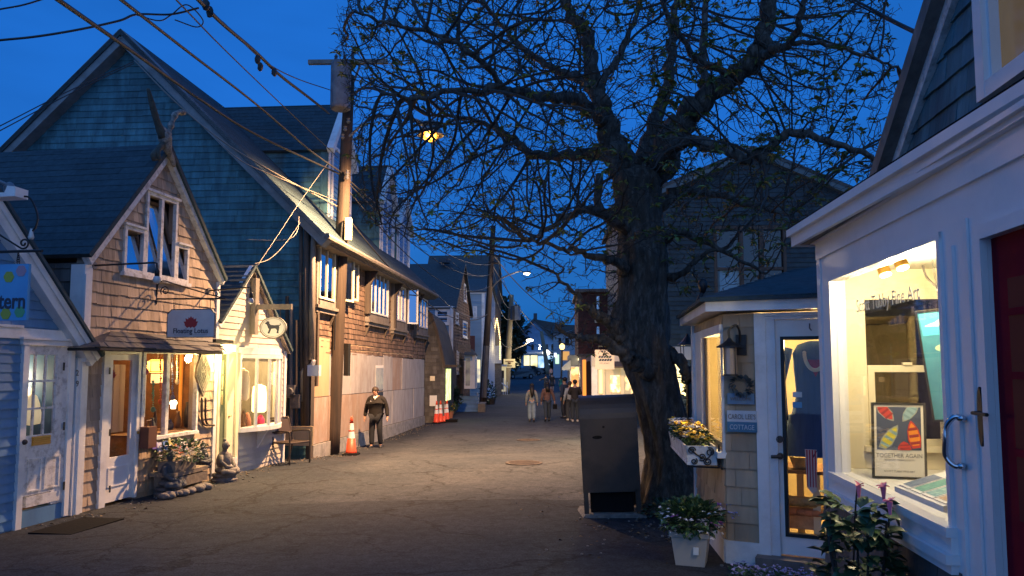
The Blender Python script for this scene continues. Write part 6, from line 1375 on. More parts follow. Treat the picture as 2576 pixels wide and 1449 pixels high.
# ---- the small cottage with the angled door
FM = Fr((2.43, 6.35, 0), (.898, -.44, 0)); C_ = FM.px(1830, 1378); CP = FM.p(C_[0], 0); FW = Fr(CP, (-.114, -1, 0))
def cottage():
    root = thing('shingled_cottage', 'small sand coloured shingled cottage with an angled glass door and lit corner window', 'cottage', FM.p(C_[0] + .5, 0, -.5))
    zb, zt = -.1, FM.px(1860, 790)[1]; a = C_[0]; c = FM.px(1905, 1100)[0]; e = FM.px(2110, 1100)[0] + .6
    m = MB(); siding(m, FM, [(a + .004, .14), (c, .14), (c, zt), (a + .004, zt)], .155, (.13, .26), t=.018, jit=.004)
    w0, w1 = FW.px(1757, 1000)[0], -.0; g0, g1 = FW.px(1774, 1000)[0], FW.px(1829, 1000)[0]; z0, z1 = FW.px(1800, 1122)[1], FW.px(1800, 838)[1]
    wf = FW.px(1748, 1000)[0]
    siding(m, FW, [(wf, .14), (-.004, .14), (-.004, zt), (wf, zt)], .155, (.13, .26), [(wf, 0, z0, z1)], t=.018, jit=.004); m.build('wall', K['tan2'], root)
    m = MB(); m.fb(FM, a - .01, c + .0, -.05, .03, -.1, .138); m.fb(FW, wf, -.0, -.05, .03, -.1, .138); m.build('base_board', K['white'], root)
    m = MB(); m.fb(FW, wf, wf + .10, -.1, .03, .14, zt); m.fb(FM, c, c + .095, -.06, .035, .0, zt); m.split('corner_board', K['white'], root)
    # side window
    m = MB(); m.fb(FW, wf + .1, wf + .24, -.1, .045, z0, z1 + .06); m.fb(FW, wf + .24, g0 - .0, -.03, .02, z0, z1 + .06); m.fb(FW, g0, -.0, -.1, .03, z1 - .02, z1 + .06); m.fb(FW, -.03, .0, -.03, .02, z0, z1)
    m.fb(FW, wf + .1, .01, -.1, .07, z0 - .05, z0); m.fb(FW, g0 - .04, g0, -.028, .035, z0, z1 - .02); wn = m.build('corner_window', K['white'], root)
    m = MB(); m.fb(FW, g0, g0 + .03, -.02, .0, z0, z1 - .02); m.fb(FW, g0 + .03, -.03, -.02, .0, z0, z0 + .07); m.fb(FW, -.06, -.03, -.02, .0, z0 + .07, z1 - .02); m.build('sash', K['greytrim'], wn)
    m = MB(); m.fb(FW, g0, -.03, -.012, -.009, z0, z1); m.build('pane', K['glass'], wn)
    # door with long glass
    d0, d1 = FM.px(1946, 1100)[0], FM.px(2118, 1100)[0]; dz1 = FM.px(2000, 808)[1]; dz0 = .06
    m = MB(); m.fb(FM, c + .095, c + .17, -.08, .02, .05, dz1 + .02); m.fb(FM, c + .17, d0 - .005, -.08, .0, .05, dz1 + .02); m.fb(FM, c + .095, e, -.08, .03, dz1 + .02, zt); m.fb(FM, c + .095, e, .031, .05, zt - .03, zt); m.build('door_frame', K['white'], root)
    q0, q1 = FM.px(1969, 1100)[0], FM.px(2100, 1100)[0]; y0, y1 = FM.px(2000, 1352)[1], FM.px(2000, 846)[1]
    m = MB(); dz1 += .018; m.fb(FM, d0, q0, -.05, -.01, dz0, dz1); m.fb(FM, q1, d1, -.05, -.01, dz0, dz1); m.fb(FM, q0, q1, -.05, -.012, y1, dz1); m.fb(FM, q0, q1, -.05, -.012, dz0, y0); dr = m.build('door', K['whiteclean'], root)
    m = MB(); t = .03
    m.fb(FM, q0, q0 + t, -.06, .0, y0, y1); m.fb(FM, q1 - t, q1, -.06, .0, y0, y1); m.fb(FM, q0 + t, q1 - t, -.06, -.001, y1 - t, y1); m.fb(FM, q0 + t, q1 - t, -.06, -.001, y0, y0 + t); m.build('glass_frame', K['black'], dr)
    m = MB(); m.fb(FM, q0 + t, q1 - t, -.035, -.03, y0 + t, y1 - t); pn = m.build('pane', K['glass'], dr)
    for i, (u, v, w_, h) in enumerate(((2005, 993, .075, .045), (2005, 1019, .075, .05))):
        s, z = FM.px(u, v); m = MB(); m.fb(FM, s - w_ / 2, s + w_ / 2, -.0295, -.028, z - h / 2, z + h / 2); m.build('sticker', K['paper'] if i == 0 else K['signblue'], dr)
    hx, hz = FM.px(1963, 1147); m = MB(); m.tube([FM.p(hx, hz, -.01), FM.p(hx, hz, .03)], .027, 12); m.tube([FM.p(hx + .01, hz, .045), FM.p(hx - .07, hz - .005, .05)], .014, 8); m.build('handle', K['bronze'], dr)
    hz2 = FM.px(1963, 1105)[1]; m = MB(); m.tube([FM.p(hx, hz2, -.01), FM.p(hx, hz2, .02)], .03, 14); m.build('deadbolt', K['bronze'], dr)
    s, z = FM.px(2037, 823); m = MB(); m.tube([FM.p(s, z + .03, -.005), FM.p(s, z - .01, .02), FM.p(s + .015, z - .03, .02)], .006, 5); m.build('hook', K['steel'], dr)
    m = MB(); m.fb(FM, c - .02, e, .0, .16, -.1, .05); m.fb(FM, c - .0, e, .161, .3, -.1, -.03); m.build('door_step', K['greytrim'], root)
    # eave and hipped roof
    ov = .13; zf0, zf1 = zt + .02, FM.px(1860, 757, .14)[1]
    Pc = CP + (FM.N + FW.N) * ov * .93; Pr = FM.p(e, 0, ov); Pl = FW.p(wf - .25, 0, ov)
    def zz(P, z): return Vector((P.x, P.y, z))
    m = MB()
    for A, B in ((Pl, Pc), (Pc, Pr)):
        n_ = (FW.N if A is Pl else FM.N) * .03; m.hexa([zz(A, zf0), zz(B, zf0), zz(B - n_, zf0), zz(A - n_, zf0), zz(A, zf1), zz(B, zf1), zz(B - n_, zf1), zz(A - n_, zf1)])
    I = Vector((3.6, 9.0, 0)); m.add([zz(Pl, zf0 + .004), zz(Pc, zf0 + .004), zz(Pr, zf0 + .004), zz(I, zf0 + .004)], [(0, 1, 2, 3)], .5); m.build('fascia', K['white'], root)
    T1 = Vector((2.95, 7.6, zf1 + .44)); T2 = Vector((3.9, 7.0, zf1 + .50)); o1, o2 = zz(Pl + FW.N * .04, zf1), zz(Pc + (FW.N + FM.N) * .04, zf1); o3 = zz(Pr + FM.N * .04, zf1); T0 = Vector((3.1, 9.2, zf1 + .44))
    m = MB(); up = Vector((0, 0, .03))
    m.add([o1, o2, o3, T0, T1, T2, o1 + up, o2 + up, o3 + up], [(6, 7, 4, 3), (7, 8, 5, 4), (0, 1, 7, 6), (1, 2, 8, 7), (0, 2, 1)], .5); 
    rf = m.build('roof', K['roof'], root)
    m = MB(); G = slope(o2 + up, o3 + up, T1); siding(m, G, [inF(G, o2 + up), inF(G, o3 + up), inF(G, T2), inF(G, T1)], .14, (.25, .35), t=.008, back=False, jit=.001, gap=.003); m.build('roof_shingles', K['roof'], rf)
    # room
    m = MB(); Rw = [FW.p(wf - .0, 0, -.11), FW.p(wf, 0, -1.9), FM.p(e - .0, 0, -2.2), FM.p(e, 0, -.12)]
    for A, B in ((Rw[0], Rw[1]), (Rw[1], Rw[2]), (Rw[2], Rw[3])): m.add([zz(A, 0), zz(B, 0), zz(B, zt), zz(A, zt)], [(0, 1, 2, 3)])
    m.add([zz(A, .04) for A in Rw] + [zz(CP, .04)], [(0, 1, 2, 3, 4)]); m.add([zz(A, zt + .01) for A in Rw] + [zz(CP, zt + .01)], [(0, 1, 2, 3, 4)]); m.build('room', mat_('cottage_room_wall', (.62, .50, .28), .7, (.5, .4, .24), 3), root)
    lamp('cottage_interior_light', 'POINT', FM.p(.15, 1.9, -.95), 110, (1, .70, .30), .12, root)
    lamp('window_lamp_light', 'POINT', FW.p(-.62, 1.70, -.30), 70, (1, .72, .28), .08, root)
    # goods behind the door
    r = thing('blue_dress', 'long denim blue dress with ruffled hem hanging inside the glass door', 'dress', FM.p(.07, .8, -.2))
    N_ = 26; rows = [(1.92, .10, 0), (1.88, .24, 0), (1.78, .31, 0), (1.60, .30, .01), (1.30, .27, .01), (1.08, .30, .02), (1.07, .35, .03), (.80, .36, .03), (.79, .39, .04), (.60, .42, .05)]; cx = FM.px(2055, 1000, -.2)[0]; vs = []
    zs = lambda v: FM.px(2055, v, -.2)[1]
    for (zq, hw, amp) in rows:
        z = zs(858) + (zs(1150) - zs(858)) * (1.92 - zq) / 1.32
        for i in range(N_):
            an = math.tau * i / N_; k = 1 + amp * 2.2 * math.sin(i * 2.4 + zq * 7); vs.append(FM.p(cx + hw * (.62 + .3 * max(0, 1.3 - zq)) * math.cos(an) * k, z, -.22 + .07 * math.sin(an) * k))
    m = MB(); m.add(vs, [(j * N_ + i, j * N_ + (i + 1) % N_, (j + 1) * N_ + (i + 1) % N_, (j + 1) * N_ + i) for j in range(len(rows) - 1) for i in range(N_)]); m.build('fabric', mat_('denim_blue_cloth', (.035, .075, .17), .9, (.025, .055, .13), 30, stretch=(1, 1, .1), bump=.3), r, smooth=True)
    m = MB(); m.tube([FM.p(cx - .23, zs(875), -.2), FM.p(cx - .30, zs(960), -.17), FM.p(cx - .27, zs(1060), -.15)], [.05, .055, .04], 8); m.build('sleeve', K['signblue'] if 0 else mat_('denim_sleeve_cloth', (.035, .07, .16), .9), r, smooth=True)
    m = MB()
    for i in range(26): an = math.pi * (i / 25); x = cx + .085 * math.cos(an); z = zs(905) - .15 * math.sin(an) + .06; m.ball(FM.p(x, z, -.12), .018, 6)
    m.build('necklace', mat_('pale_beads', (.65, .6, .4), .3), r)
    m = MB(); m.fp(FM, [(cx - .06, zs(905)), (cx + .07, zs(905)), (cx, zs(948))], -.145, -.12); m.build('collar', mat_('red_collar_cloth', (.35, .01, .04), .8), r)
    m = MB(); x0 = FM.px(2036, 1200, -.15)[0]; mt = mat_('striped_cloth', (.7, .6, .55), .8)
    m.fp(FM, [(x0 - .03, zs(1130)), (x0 + .07, zs(1130)), (x0 + .055, zs(1235)), (x0 + .02, zs(1240)), (x0 - .02, zs(1225))], -.16, -.145); s_ = m.build('striped_scarf', mt); tag(s_, 'red and white striped cloth hanging below the blue dress', 'scarf')
    m = MB(); 
    for i in range(4): x = x0 - .018 + i * .022; m.fp(FM, [(x, zs(1131)), (x + .011, zs(1131)), (x + .008, zs(1224)), (x, zs(1224))], -.144, -.141)
    m.build('stripe', mat_('red_stripe', (.45, .03, .06), .8), s_)
    m = MB(); y = FM.px(2040, 1180, -.5)[1]; m.fb(FM, q0 - .2, q1 + .3, -.95, -.35, y - .03, y); tb = thing('display_table', 'cream wooden table with folded clothes behind the glass door', 'table', FM.p(cx, .05, -.6))
    m.build('table_top', K['wood'], tb)
    for s_, o_ in ((FM.px(2050, 1100, -.4)[0], -.4), (q0 + .05, -.9), (q1 + .2, -.4), (q1 + .2, -.9)): m = MB(); m.fb(FM, s_ - .03, s_ + .03, o_ - .03, o_ + .03, .04, y - .031); m.build('leg', K['cream'], tb)
    m = MB(); m.fb(FM, q0 - .2, q1 + .3, -.9, -.42, .30, .33); m.build('lower_shelf', K['wood'], tb)
    for i, (u, v, w_, h, c_, lab, nm) in enumerate(((2015, 1262, .22, .10, (.45, .33, .16), 'patterned tan cloth pile on the lower shelf behind the door', 'folded_cloth'), (2020, 1288, .26, .08, (.50, .22, .12), 'rusty orange folded cloth under the patterned pile', 'folded_cloth'), (2016, 1310, .26, .14, (.62, .40, .26), 'peach box at the bottom behind the glass door', 'storage_box'), (2015, 1165, .22, .10, (.6, .48, .26), 'pale basket on the table behind the glass door', 'basket'))):
        s, z = FM.px(u, v, -.4); m = MB()
        if 'cloth' in nm:
            for k_ in range(4): m.ball(FM.p(s - .1 + .065 * k_, z, -.42), .09, 8, (.9, 1.2, h * 5), .12)
        elif nm == 'basket': m.lathe([(w_ * .35, -h / 2), (w_ * .5, h / 2), (w_ * .46, h / 2)], FM.p(s, z, -.5), 14)
        else: m.fb(FM, s - w_ / 2, s + w_ / 2, -.6, -.38, z - h / 2, z + h / 2); m.fb(FM, s - w_ / 2 - .01, s + w_ / 2 + .01, -.61, -.37, z + h / 2, z + h / 2 + .02)
        tag(m.build(nm, mat_(nm + '_colour_%d' % i, c_, .85, tuple(x * .6 for x in c_), 14), smooth='cloth' in nm), lab, 'cloth' if 'cloth' in nm else nm.replace('_', ' '))
    # curtains and a shaded lamp in the corner window
    for i in range(2):
        m = MB(); s0 = g0 + .02 + i * .75; n = 8
        for k in range(n):
            x0, x1 = s0 + .035 * k, s0 + .035 * (k + 1); o0, o1 = -.13 - .02 * math.sin(k * 1.3), -.13 - .02 * math.sin((k + 1) * 1.3); m.add([FW.p(x0, z0 + .02, o0), FW.p(x1, z0 + .02, o1), FW.p(x1, z1, o1), FW.p(x0, z1, o0)], [(0, 1, 2, 3)])
        if i == 0: tag(m.build('sheer_curtain', cloth_('sheer_cream_cloth', (.85, .78, .6))), 'cream sheer curtain glowing at the far side of the corner window', 'curtain')
    r = thing('window_lamp', 'small lamp with a cream shade standing in the corner window', 'lamp', FW.p(-.42, 1.0, -.4)); m = MB(); m.lathe([(.15, 0), (.09, .16), (.085, .16)], FW.p(-.42, 1.28, -.42), 14); m.build('shade', emit_('window_lamp_shade', (1, .74, .32), 2.2), r)
    m = MB(); m.lathe([(.06, 0), (.08, .1), (.03, .2), (.015, .3)], FW.p(-.42, .98, -.42), 12); m.build('base', K['signblue'], r)
    m = MB(); m.fb(FW, -1.5, -.05, -.62, -.28, .93, .97); tag(m.build('window_shelf', K['wood']), 'brown shelf carrying the lamp inside the corner window', 'shelf')
cottage()

def cottage_extras():
    # wall lantern
    s, z = FM.px(1866, 868); r = thing('wall_lantern', 'black wall lantern with clear glass between the corner window and the door', 'lantern', FM.p(s, z, 0))
    m = MB(); m.fb(FM, s - .045, s + .045, .018, .045, z - .09, z + .09); m.build('back_plate', K['black'], r)
    x = s - .085; o = .13; m = MB(); m.tube(curve3([FM.p(s - .01, z + .02, .04), FM.p(s - .005, z + .12, .08), FM.p(s - .03, z + .17, .11), FM.p(x, z + .13, o), FM.p(x, z + .06, o)], 5), .010, 7); m.build('arm', K['black'], r)
    c = FM.p(x, z - .2, o); m = MB(); m.lathe([(.115, .175), (.11, .185), (.065, .21), (.03, .235), (.012, .26)], c, 14); m.build('cap', K['black'], r)
    m = MB(); m.lathe([(.068, -.07), (.068, -.055)], c, 14)
    for k in range(4): a = k * math.pi / 2 + .5; m.tube([c + Vector((.066 * math.cos(a), .066 * math.sin(a), -.06)), c + Vector((.066 * math.cos(a), .066 * math.sin(a), .18))], .005, 4)
    m.tube([c + Vector((0, 0, -.06)), c + Vector((0, 0, .02))], .014, 8); m.build('cage', K['black'], r)
    m = MB(); m.lathe([(.06, -.055), (.06, .175)], c, 14); m.build('glass', K['lglass'], r)
    # lantern post behind the corner
    p = at(1736, 1180, 10.4); zt = at(1736, 905, 10.4).z; r = thing('lantern_post', 'black lantern on a slim post between the tree trunk and the cottage', 'lantern', Vector((p.x, p.y, -.2)))
    m = MB(); m.tube([Vector((p.x, p.y, -.25)), Vector((p.x, p.y, zt - .1))], .035, 8); m.build('post', K['black'], r)
    c = Vector((p.x, p.y, zt + .03)); m = MB(); m.lathe([(.11, -.14), (.11, -.12)], c, 12); m.lathe([(.15, .18), (.10, .22), (.03, .30), (.01, .34)], c, 12)
    for k in range(4): a = k * math.pi / 2 + .3; m.tube([c + Vector((.10 * math.cos(a), .10 * math.sin(a), -.13)), c + Vector((.12 * math.cos(a), .12 * math.sin(a), .18))], .007, 4)
    m.build('cage', K['black'], r); m = MB(); m.lathe([(.095, -.12), (.112, .17)], c, 12); m.build('glass', K['glass'], r)
    # signs
    s0, z0 = FM.px(1831, 1085, .03); s1, z1 = FM.px(1904, 1034, .03); r = thing('cottage_sign', "square wooden sign reading CAROL LEE'S COTTAGE, white above and blue below", 'sign', FM.p((s0 + s1) / 2, z0, .02))
    zm = (z0 + z1) / 2 - .005; m = MB(); m.fb(FM, s0, s1, .02, .05, zm, z1); m.build('upper_board', K['signw'], r); m = MB(); m.fb(FM, s0, s1, .02, .052, z0, zm - .001); m.build('lower_board', mat_('teal_blue_board', (.045, .17, .30), .6), r)
    text_mesh("CAROL LEE'S", FM, (s0 + s1) / 2, zm + .025, .062, .051, K['greytrim'], r, sx=.66); text_mesh('COTTAGE', FM, (s0 + s1) / 2, z0 + .022, .060, .053, K['signw'], r, sx=.75)
    s0, z0 = FM.px(1831, 1016, .03); s1, z1 = FM.px(1898, 990, .03); r = thing('welcome_plaque', 'narrow blue wooden plaque with faded lettering below the small wreath', 'sign', FM.p((s0 + s1) / 2, z0, .02))
    m = MB(); m.fb(FM, s0, s1, .02, .045, z0, z1); m.build('board', mat_('slate_blue_board', (.10, .20, .33), .7, (.16, .26, .38), 12), r); text_mesh('WELCOME', FM, (s0 + s1) / 2, z0 + .032, .042, .046, K['greytrim'], r, sx=.9)
    m = MB(); c = FM.px(1866, 970, .05); 
    for i in range(60): a = math.tau * i / 60; leaf(m, FM.p(c[0] + .062 * math.cos(a) + random.gauss(0, .012), c[1] + .058 * math.sin(a), .05 + random.uniform(0, .03)), FM.S * math.cos(a + .8) + Vector((0, 0, math.sin(a + .8))), .05)
    tag(m.build('small_wreath', mat_('grey_green_wreath_twigs', (.07, .09, .10), .8)), 'small grey green wreath above the blue plaque', 'wreath')
    # window box
    zt = FW.px(1790, 1150, .2)[1]; s0 = FW.px(1711, 1120, .32)[0]; s1 = FW.px(1778, 1180, .32)[0]
    s0, s1 = -1.62, -.10; z1 = 0; 
    z1 = FW.px(1778, 1178, .36)[1]; zb = FW.px(1776, 1222, .34)[1]; zb = z1 - .17
    r = thing('window_box', 'white wooden window box with black scroll brackets under the corner window', 'planter', FW.p(-.85, zb, .2))
    m = MB(); o0, o1 = .06, .34
    for (a, b, c, d) in ((s0, s1, o1 - .02, o1), (s0, s1, o0, o0 + .02), (s0, s0 + .02, o0, o1), (s1 - .02, s1, o0, o1)): m.hexa([FW.p(a + .02, zb, c - .02 if c > .2 else c), FW.p(b - .02, zb, c - .02 if c > .2 else c), FW.p(b - .02, zb, d - .03), FW.p(a + .02, zb, d - .03), FW.p(a, z1, c), FW.p(b, z1, c), FW.p(b, z1, d), FW.p(a, z1, d)])
    m.fb(FW, s0, s1, o0, o1 - .02, zb, zb + .02); m.build('box', K['peel'], r)
    G = Fr(FW.p(s1 + .012, 0, 0), -FW.N); 
    def spiral(cx, cz, rr, t0, dirn, turns=1.6): return [G.p(cx + rr * (1 - .8 * i / 24) * math.cos(t0 + dirn * turns * math.tau * i / 24), cz + rr * (1 - .8 * i / 24) * math.sin(t0 + dirn * turns * math.tau * i / 24), .0) for i in range(24)]
    m = MB(); zc = (z1 + zb) / 2
    m.tube([G.p(-o1 + .02, zb - .01), G.p(-o0 + .02, zb - .02), G.p(-o0 + .02, z1 + .02)], .009, 6)
    m.tube([G.p(-o0 + .01, zb), FW.p(-.0, zb - .02, .03)], .009, 6)
    for (cx, cz, rr, t0, d) in ((-.28, z1 - .04, .035, 0, 1), (-.12, z1 - .05, .04, 2, -1), (-.19, zc - .01, .035, 4, 1), (-.26, zb + .035, .03, 1, -1), (-.14, zb + .035, .035, 3, 1)): m.tube(spiral(cx, cz, rr, t0, d), .006, 5)
    m.tube(curve3([G.p(-.30, z1 - .02), G.p(-.22, zc), G.p(-.14, zc - .02), G.p(-.09, z1 - .03)], 6), .007, 5); m.build('scroll_bracket', K['black'], r)
    m = MB(); foliage(m, FW.p(-.85, z1 + .03, .2), (.12, .72, .09), 500, .05); m.build('foliage', K['leafm'], r)
    for mt, (a, b), n, nm in (('petw', (-1.55, -1.25), 60, 'white'), ('pety', (-1.6, -1.4), 30, ''), ('pety', (-1.2, -.6), 90, ''), ('petd', (-.7, -.35), 60, ''), ('petw', (-.5, -.3), 30, ''), ('pety', (-.4, -.15), 30, ''), ('petl', (-1.3, -1.0), 50, '')):
        m = MB()
        for i in range(n):
            p = FW.p(random.uniform(a, b), z1 + random.uniform(.04, .15), random.uniform(.08, .34))
            for k in range(4): leaf(m, p, (math.cos(k * 1.57 + i), math.sin(k * 1.57 + i), .5), .032)
        m.build('blossom', K[mt], r)
    # square planter on the ground
    p = gnd(1740, 1420); p.z = gz(p.x, p.y); r = thing('square_planter', 'beige plastic square pot of trailing white and purple flowers at the cottage corner', 'planter', p)
    h = .30; m = MB(); rt = math.pi / 4 - .35
    m.lathe([(.165, 0), (.17, .01), (.215, h - .045), (.235, h - .04), (.24, h), (.215, h), (.20, h - .06)], p, 4, rot=rt); m.build('pot', K['potpl'], r)
    G = Fr(p, (math.cos(-.35 + 0), math.sin(-.35), 0)); m = MB(); G = Fr(p, (1, -.35, 0)); m.fp(G, [(.03, .12), (.075, .12), (.077, .18), (.032, .18)], .146, .158); m.build('price_label', K['paper'], r)
    m = MB(); foliage(m, p + Vector((0, 0, h + .10)), (.27, .26, .15), 800, .055); m.build('foliage', K['leafm'], r)
    for mt, n, sz in (('petw', 70, .02), ('petp', 8, .04), ('petl', 24, .024)):
        m = MB()
        for i in range(n):
            a = random.uniform(0, math.tau); q = p + Vector((.26 * math.cos(a), .26 * math.sin(a), h + random.uniform(-.03, .2))) if mt != 'petl' else p + Vector((.34 + random.gauss(0, .05), .05 + random.gauss(0, .05), h + .14 + random.gauss(0, .03)))
            for k in range(5): leaf(m, q, (math.cos(k * 1.26), math.sin(k * 1.26) - .4, .3), sz)
        m.build('blossom', K[mt], r)
    # low flowers at the bottom edge, by the door step
    c = FM.p(-.25, .02, .33); r = thing('low_flowers', 'low bed of small lavender flowers in front of the door step', 'flowers', c); m = MB(); n = MB()
    for i in range(520):
        q = FM.p(random.uniform(-.5, .35), 0, random.uniform(.32, .62)); q.z = gz(q.x, q.y) + random.uniform(.0, .07)
        leaf(m, q, (random.uniform(-1, 1), random.uniform(-1, 1), .6), .035)
        if i % 2 == 0:
            for k in range(4): leaf(n, q + Vector((0, 0, .03)), (math.cos(k * 1.57), math.sin(k * 1.57), .3), .018)
    m.build('foliage', K['leafm'], r); n.build('blossom', K['petl'], r)
    # dark bird-shaped ornament / floodlight on the roof edge
    q = at(1768, 738, 7.4); m = MB(); m.lathe([(.02, 0), (.04, .05), (.05, .10), (.03, .14), (.01, .15)], q, 10); m.tube([q + Vector((0, 0, .02)), q + Vector((-.06, 0, -.1))], .02, 6); tag(m.build('flood_lamp', K['black'], smooth=True), 'small dark spot lamp on the left edge of the cottage roof', 'lamp')
cottage_extras()

# ---- gallery with the big display window
FN = Fr((1.585, 0, 0), (-.13, -1, 0))
def gallery():
    F = FN; root = thing('art_gallery', 'white painted gallery with a large lit display window and dark shingled upper wall', 'shop', F.p(F.px(2400, 1200)[0], -.0, -1))
    q = lambda u, v, o=0: F.px(u, v, o)
    sE = q(2066, 900)[0]; w0 = q(2094, 900)[0]; w1 = q(2384, 900)[0]; z0, z1 = .915, q(2240, 640)[1]; zt = z1 + .34; sp1 = q(2498, 900)[0]; sR = sp1 + 1.6
    z1 = q(2225, 641)[1]
    m = MB(); m.fb(F, sE, w0 - .0, -.1, .0, .45, zt); m.fb(F, w0, w1, -.1, 0, z1, zt); m.fb(F, w1, sp1 + .0, -.1, 0, -.1, zt); m.fb(F, sp1, sR, -.1, 0, 2.18, zt)
    m.build('wall', K['whiteclean'], root)
    m = MB(); e = .018
    m.fb(F, sE, sR, .0, e, zt - .17, zt - .0); m.fb(F, w1 + .10, w1 + .12, 0, .014, .2, 2.2); m.fb(F, sE - .004, sE + .075, 0, .012, .45, zt - .171)
    m.fb(F, sE - .02, sR, .0, .05, zt - .05, zt - .002); m.fb(F, sE - .03, sR, .0, .075, zt - .025, zt); m.build('frieze_moulding', K['greytrim'] if 0 else K['whiteclean'], root)
    # window frame
    m = MB(); t = .035
    m.fb(F, w0, w0 + t, -.08, .016, z0, z1); m.fb(F, w1 - t, w1, -.08, .016, z0, z1); m.fb(F, w0, w1, -.08, .015, z1 - t, z1)
    m.fb(F, w0 - .03, w1 + .02, -.1, .05, z0 - .045, z0); m.fb(F, w0 - .03, w1 + .02, -.1, .03, z0 - .12, z0 - .046); m.fb(F, w0 - .04, w1 + .03, -.1, .06, z0 - .165, z0 - .121); m.fb(F, w0 - .03, w1 + .02, -.1, .035, z0 - .21, z0 - .166)
    wn = m.build('display_window', K['whiteclean'], root)
    m = MB(); m.fb(F, w0 + t, w1 - t, -.03, -.024, z0, z1 - t); m.build('pane', K['glass'], wn)
    g1 = mat_('grey_window_lettering', (.50, .51, .50), .6)
    ss, zz_ = q(2302, 760)[0], q(2150, 778)[1]; text_mesh('Scott Tubby Fine Art', F, q(2303, 745)[0], q(2301, 752)[1], .115, -.022, g1, root, name='window_lettering', align='RIGHT', ext=.0006, fit=q(2303, 745)[0] - q(2146, 770)[0])
    # shingles below the window
    m = MB(); siding(m, F, [(sE, -.1), (w1 + .05, -.1), (w1 + .05, z0 - .2), (sE, z0 - .2)], .17, (.1, .26), t=.02, jit=.01); m.build('lower_wall', K['darksh2'], root)
    # display box inside
    dpt = .95; hz = 2.36; m = MB(); zf = z0 + .0
    m.fb(F, sE + .02, w1 + .15, -dpt - .05, -dpt, zf, hz); m.build('back_panelling', K['cream'], root)
    m = MB()
    for i in range(7): s = w0 + .32 + i * .3; m.fb(F, s, s + .03, -dpt, -dpt + .02, zf, hz); m.fb(F, s + .04, s + .05, -dpt, -dpt + .012, zf, hz)
    m.build('panel_batten', K['cream'], root)
    m = MB(); m.fb(F, sE, w1 + .2, -dpt, -.10, z0 - .03, z0 - .002); m.build('display_floor', mat_('white_display_floor', (.75, .74, .70), .5), root)
    m = MB(); m.fb(F, sE, w1 + .2, -dpt, -.10, hz, hz + .03); m.build('display_ceiling', mat_('white_display_ceiling', (.78, .74, .62), .6), root)
    m = MB(); m.fb(F, w1 + .12, w1 + .16, -dpt, -.10, zf, hz); m.build('right_wall', K['cream'], root)
    # left end wall with a sash window looking outdoors
    G = Fr(F.p(sE + .06, 0, 0), -F.N); a = .30; b = .84; y0, y1 = 1.08, 2.14; m = MB()
    m.fb(G, .1, a, -.05, 0, zf, hz); m.fb(G, b, dpt, -.05, 0, zf, hz); m.fb(G, a, b, -.05, 0, y1, hz); m.fb(G, a, b, -.05, 0, zf, y0); m.build('end_wall', K['cream'], root)
    m = MB(); zc = (y0 + y1) / 2 + .02
    for x in (a, b - .045): m.fb(G, x, x + .045, -.04, .02, y0, zc)
    m.fb(G, a, b, -.04, .021, zc - .02, zc + .03); m.fb(G, a, b, -.04, .02, y0, y0 + .05); m.fb(G, a - .04, b + .04, -.02, .05, y0 - .04, y0); m.fb(G, (a + b) / 2 - .03, (a + b) / 2 + .03, .0, .035, zc + .03, zc + .05); sw = m.build('sash_window', K['cream'], root)
    m = MB(); m.fb(G, a, b, -.03, -.026, y0, y1); m.build('pane', glass_('dim_sash_glass', (.30, .32, .34)), sw)
    # track lamps
    for i, (u, v, lab) in enumerate(((2223, 678, 'left spot lamp on the ceiling of the gallery window'), (2266, 660, 'right spot lamp on the ceiling of the gallery window'))):
        s, z = q(u, v, -.22); c = F.p(s, z, -.22); r = thing('spot_lamp', lab, 'lamp', c)
        d = (F.S * .35 + Vector((0, 0, -1)) - F.N * .15).normalized(); M = Vector((0, 0, -1)).rotation_difference(d).to_matrix()
        m = MB(); m.lathe([(.040, -.035), (.038, 0), (.03, .05), (.012, .07)], c, 14, M=M); m.tube([c + Vector((0, 0, .06)), c + Vector((0, 0, .15))], .01, 6); m.build('housing', K['brass'], r)
        m = MB(); m.lathe([(.034, -.043), (.034, -.037)], c, 14, M=M); m.build('bulb', K['bulbw'], r)
        lamp('spot_light', 'POINT', c + d * .10 - F.N * .02, 32, (1, .80, .46), .03, r)
    lamp('display_light', 'POINT', F.p(w1 - .25, hz - .2, -.22), 30, (1, .80, .46), .06, root)
    m = MB(); s, z = q(2250, 655, -.22); m.fb(F, s - .3, s + .22, -.25, -.2, hz - .05, hz - .001); tag(m.build('lamp_track', K['greytrim']), 'grey track on the gallery ceiling above the spot lamps', 'track')
    m = MB(); m.tube(curve3([F.p(q(2320, 640, -.6)[0], hz - .01, -.6), F.p(q(2330, 660, -.6)[0], hz - .10, -.6), F.p(q(2360, 680, -.6)[0], hz - .2, -.6)], 6), .008, 5); tag(m.build('looping_cable', K['greytrim']), 'looping grey cord at the top right of the gallery window', 'cable')
    # framed boat poster, leaning
    s0, zb = q(2196, 1176, -.32); s1 = q(2312, 1168, -.32)[0]; zh = q(2205, 992, -.32)[1] - zb; wd = (s1 - s0)
    tilt = R(6); Zp = (Vector((0, 0, 1)) * math.cos(tilt) - F.N * math.sin(tilt)); O = F.p(s0, z0 + .002, -.30); P = Fr(O, F.S, Zp); sc_ = .54; wd = .40; zh = .60
    O = at(2194, 1176, 4.95); O.z = z0 + .003; Sp = Vector((.96, -.27, 0)).normalized(); Np = Sp.cross(Vector((0, 0, 1))); Zp = (Vector((0, 0, 1)) - Np * math.tan(R(5)) + Sp * .035).normalized(); P = Fr(O, Sp, Zp); wd = 122 / FPX * O.y; zh = 186 / FPX * O.y
    r = thing('boat_poster', 'framed poster of bright rowboats above the words TOGETHER AGAIN, leaning in the window', 'poster', O)
    m = MB(); f = .014
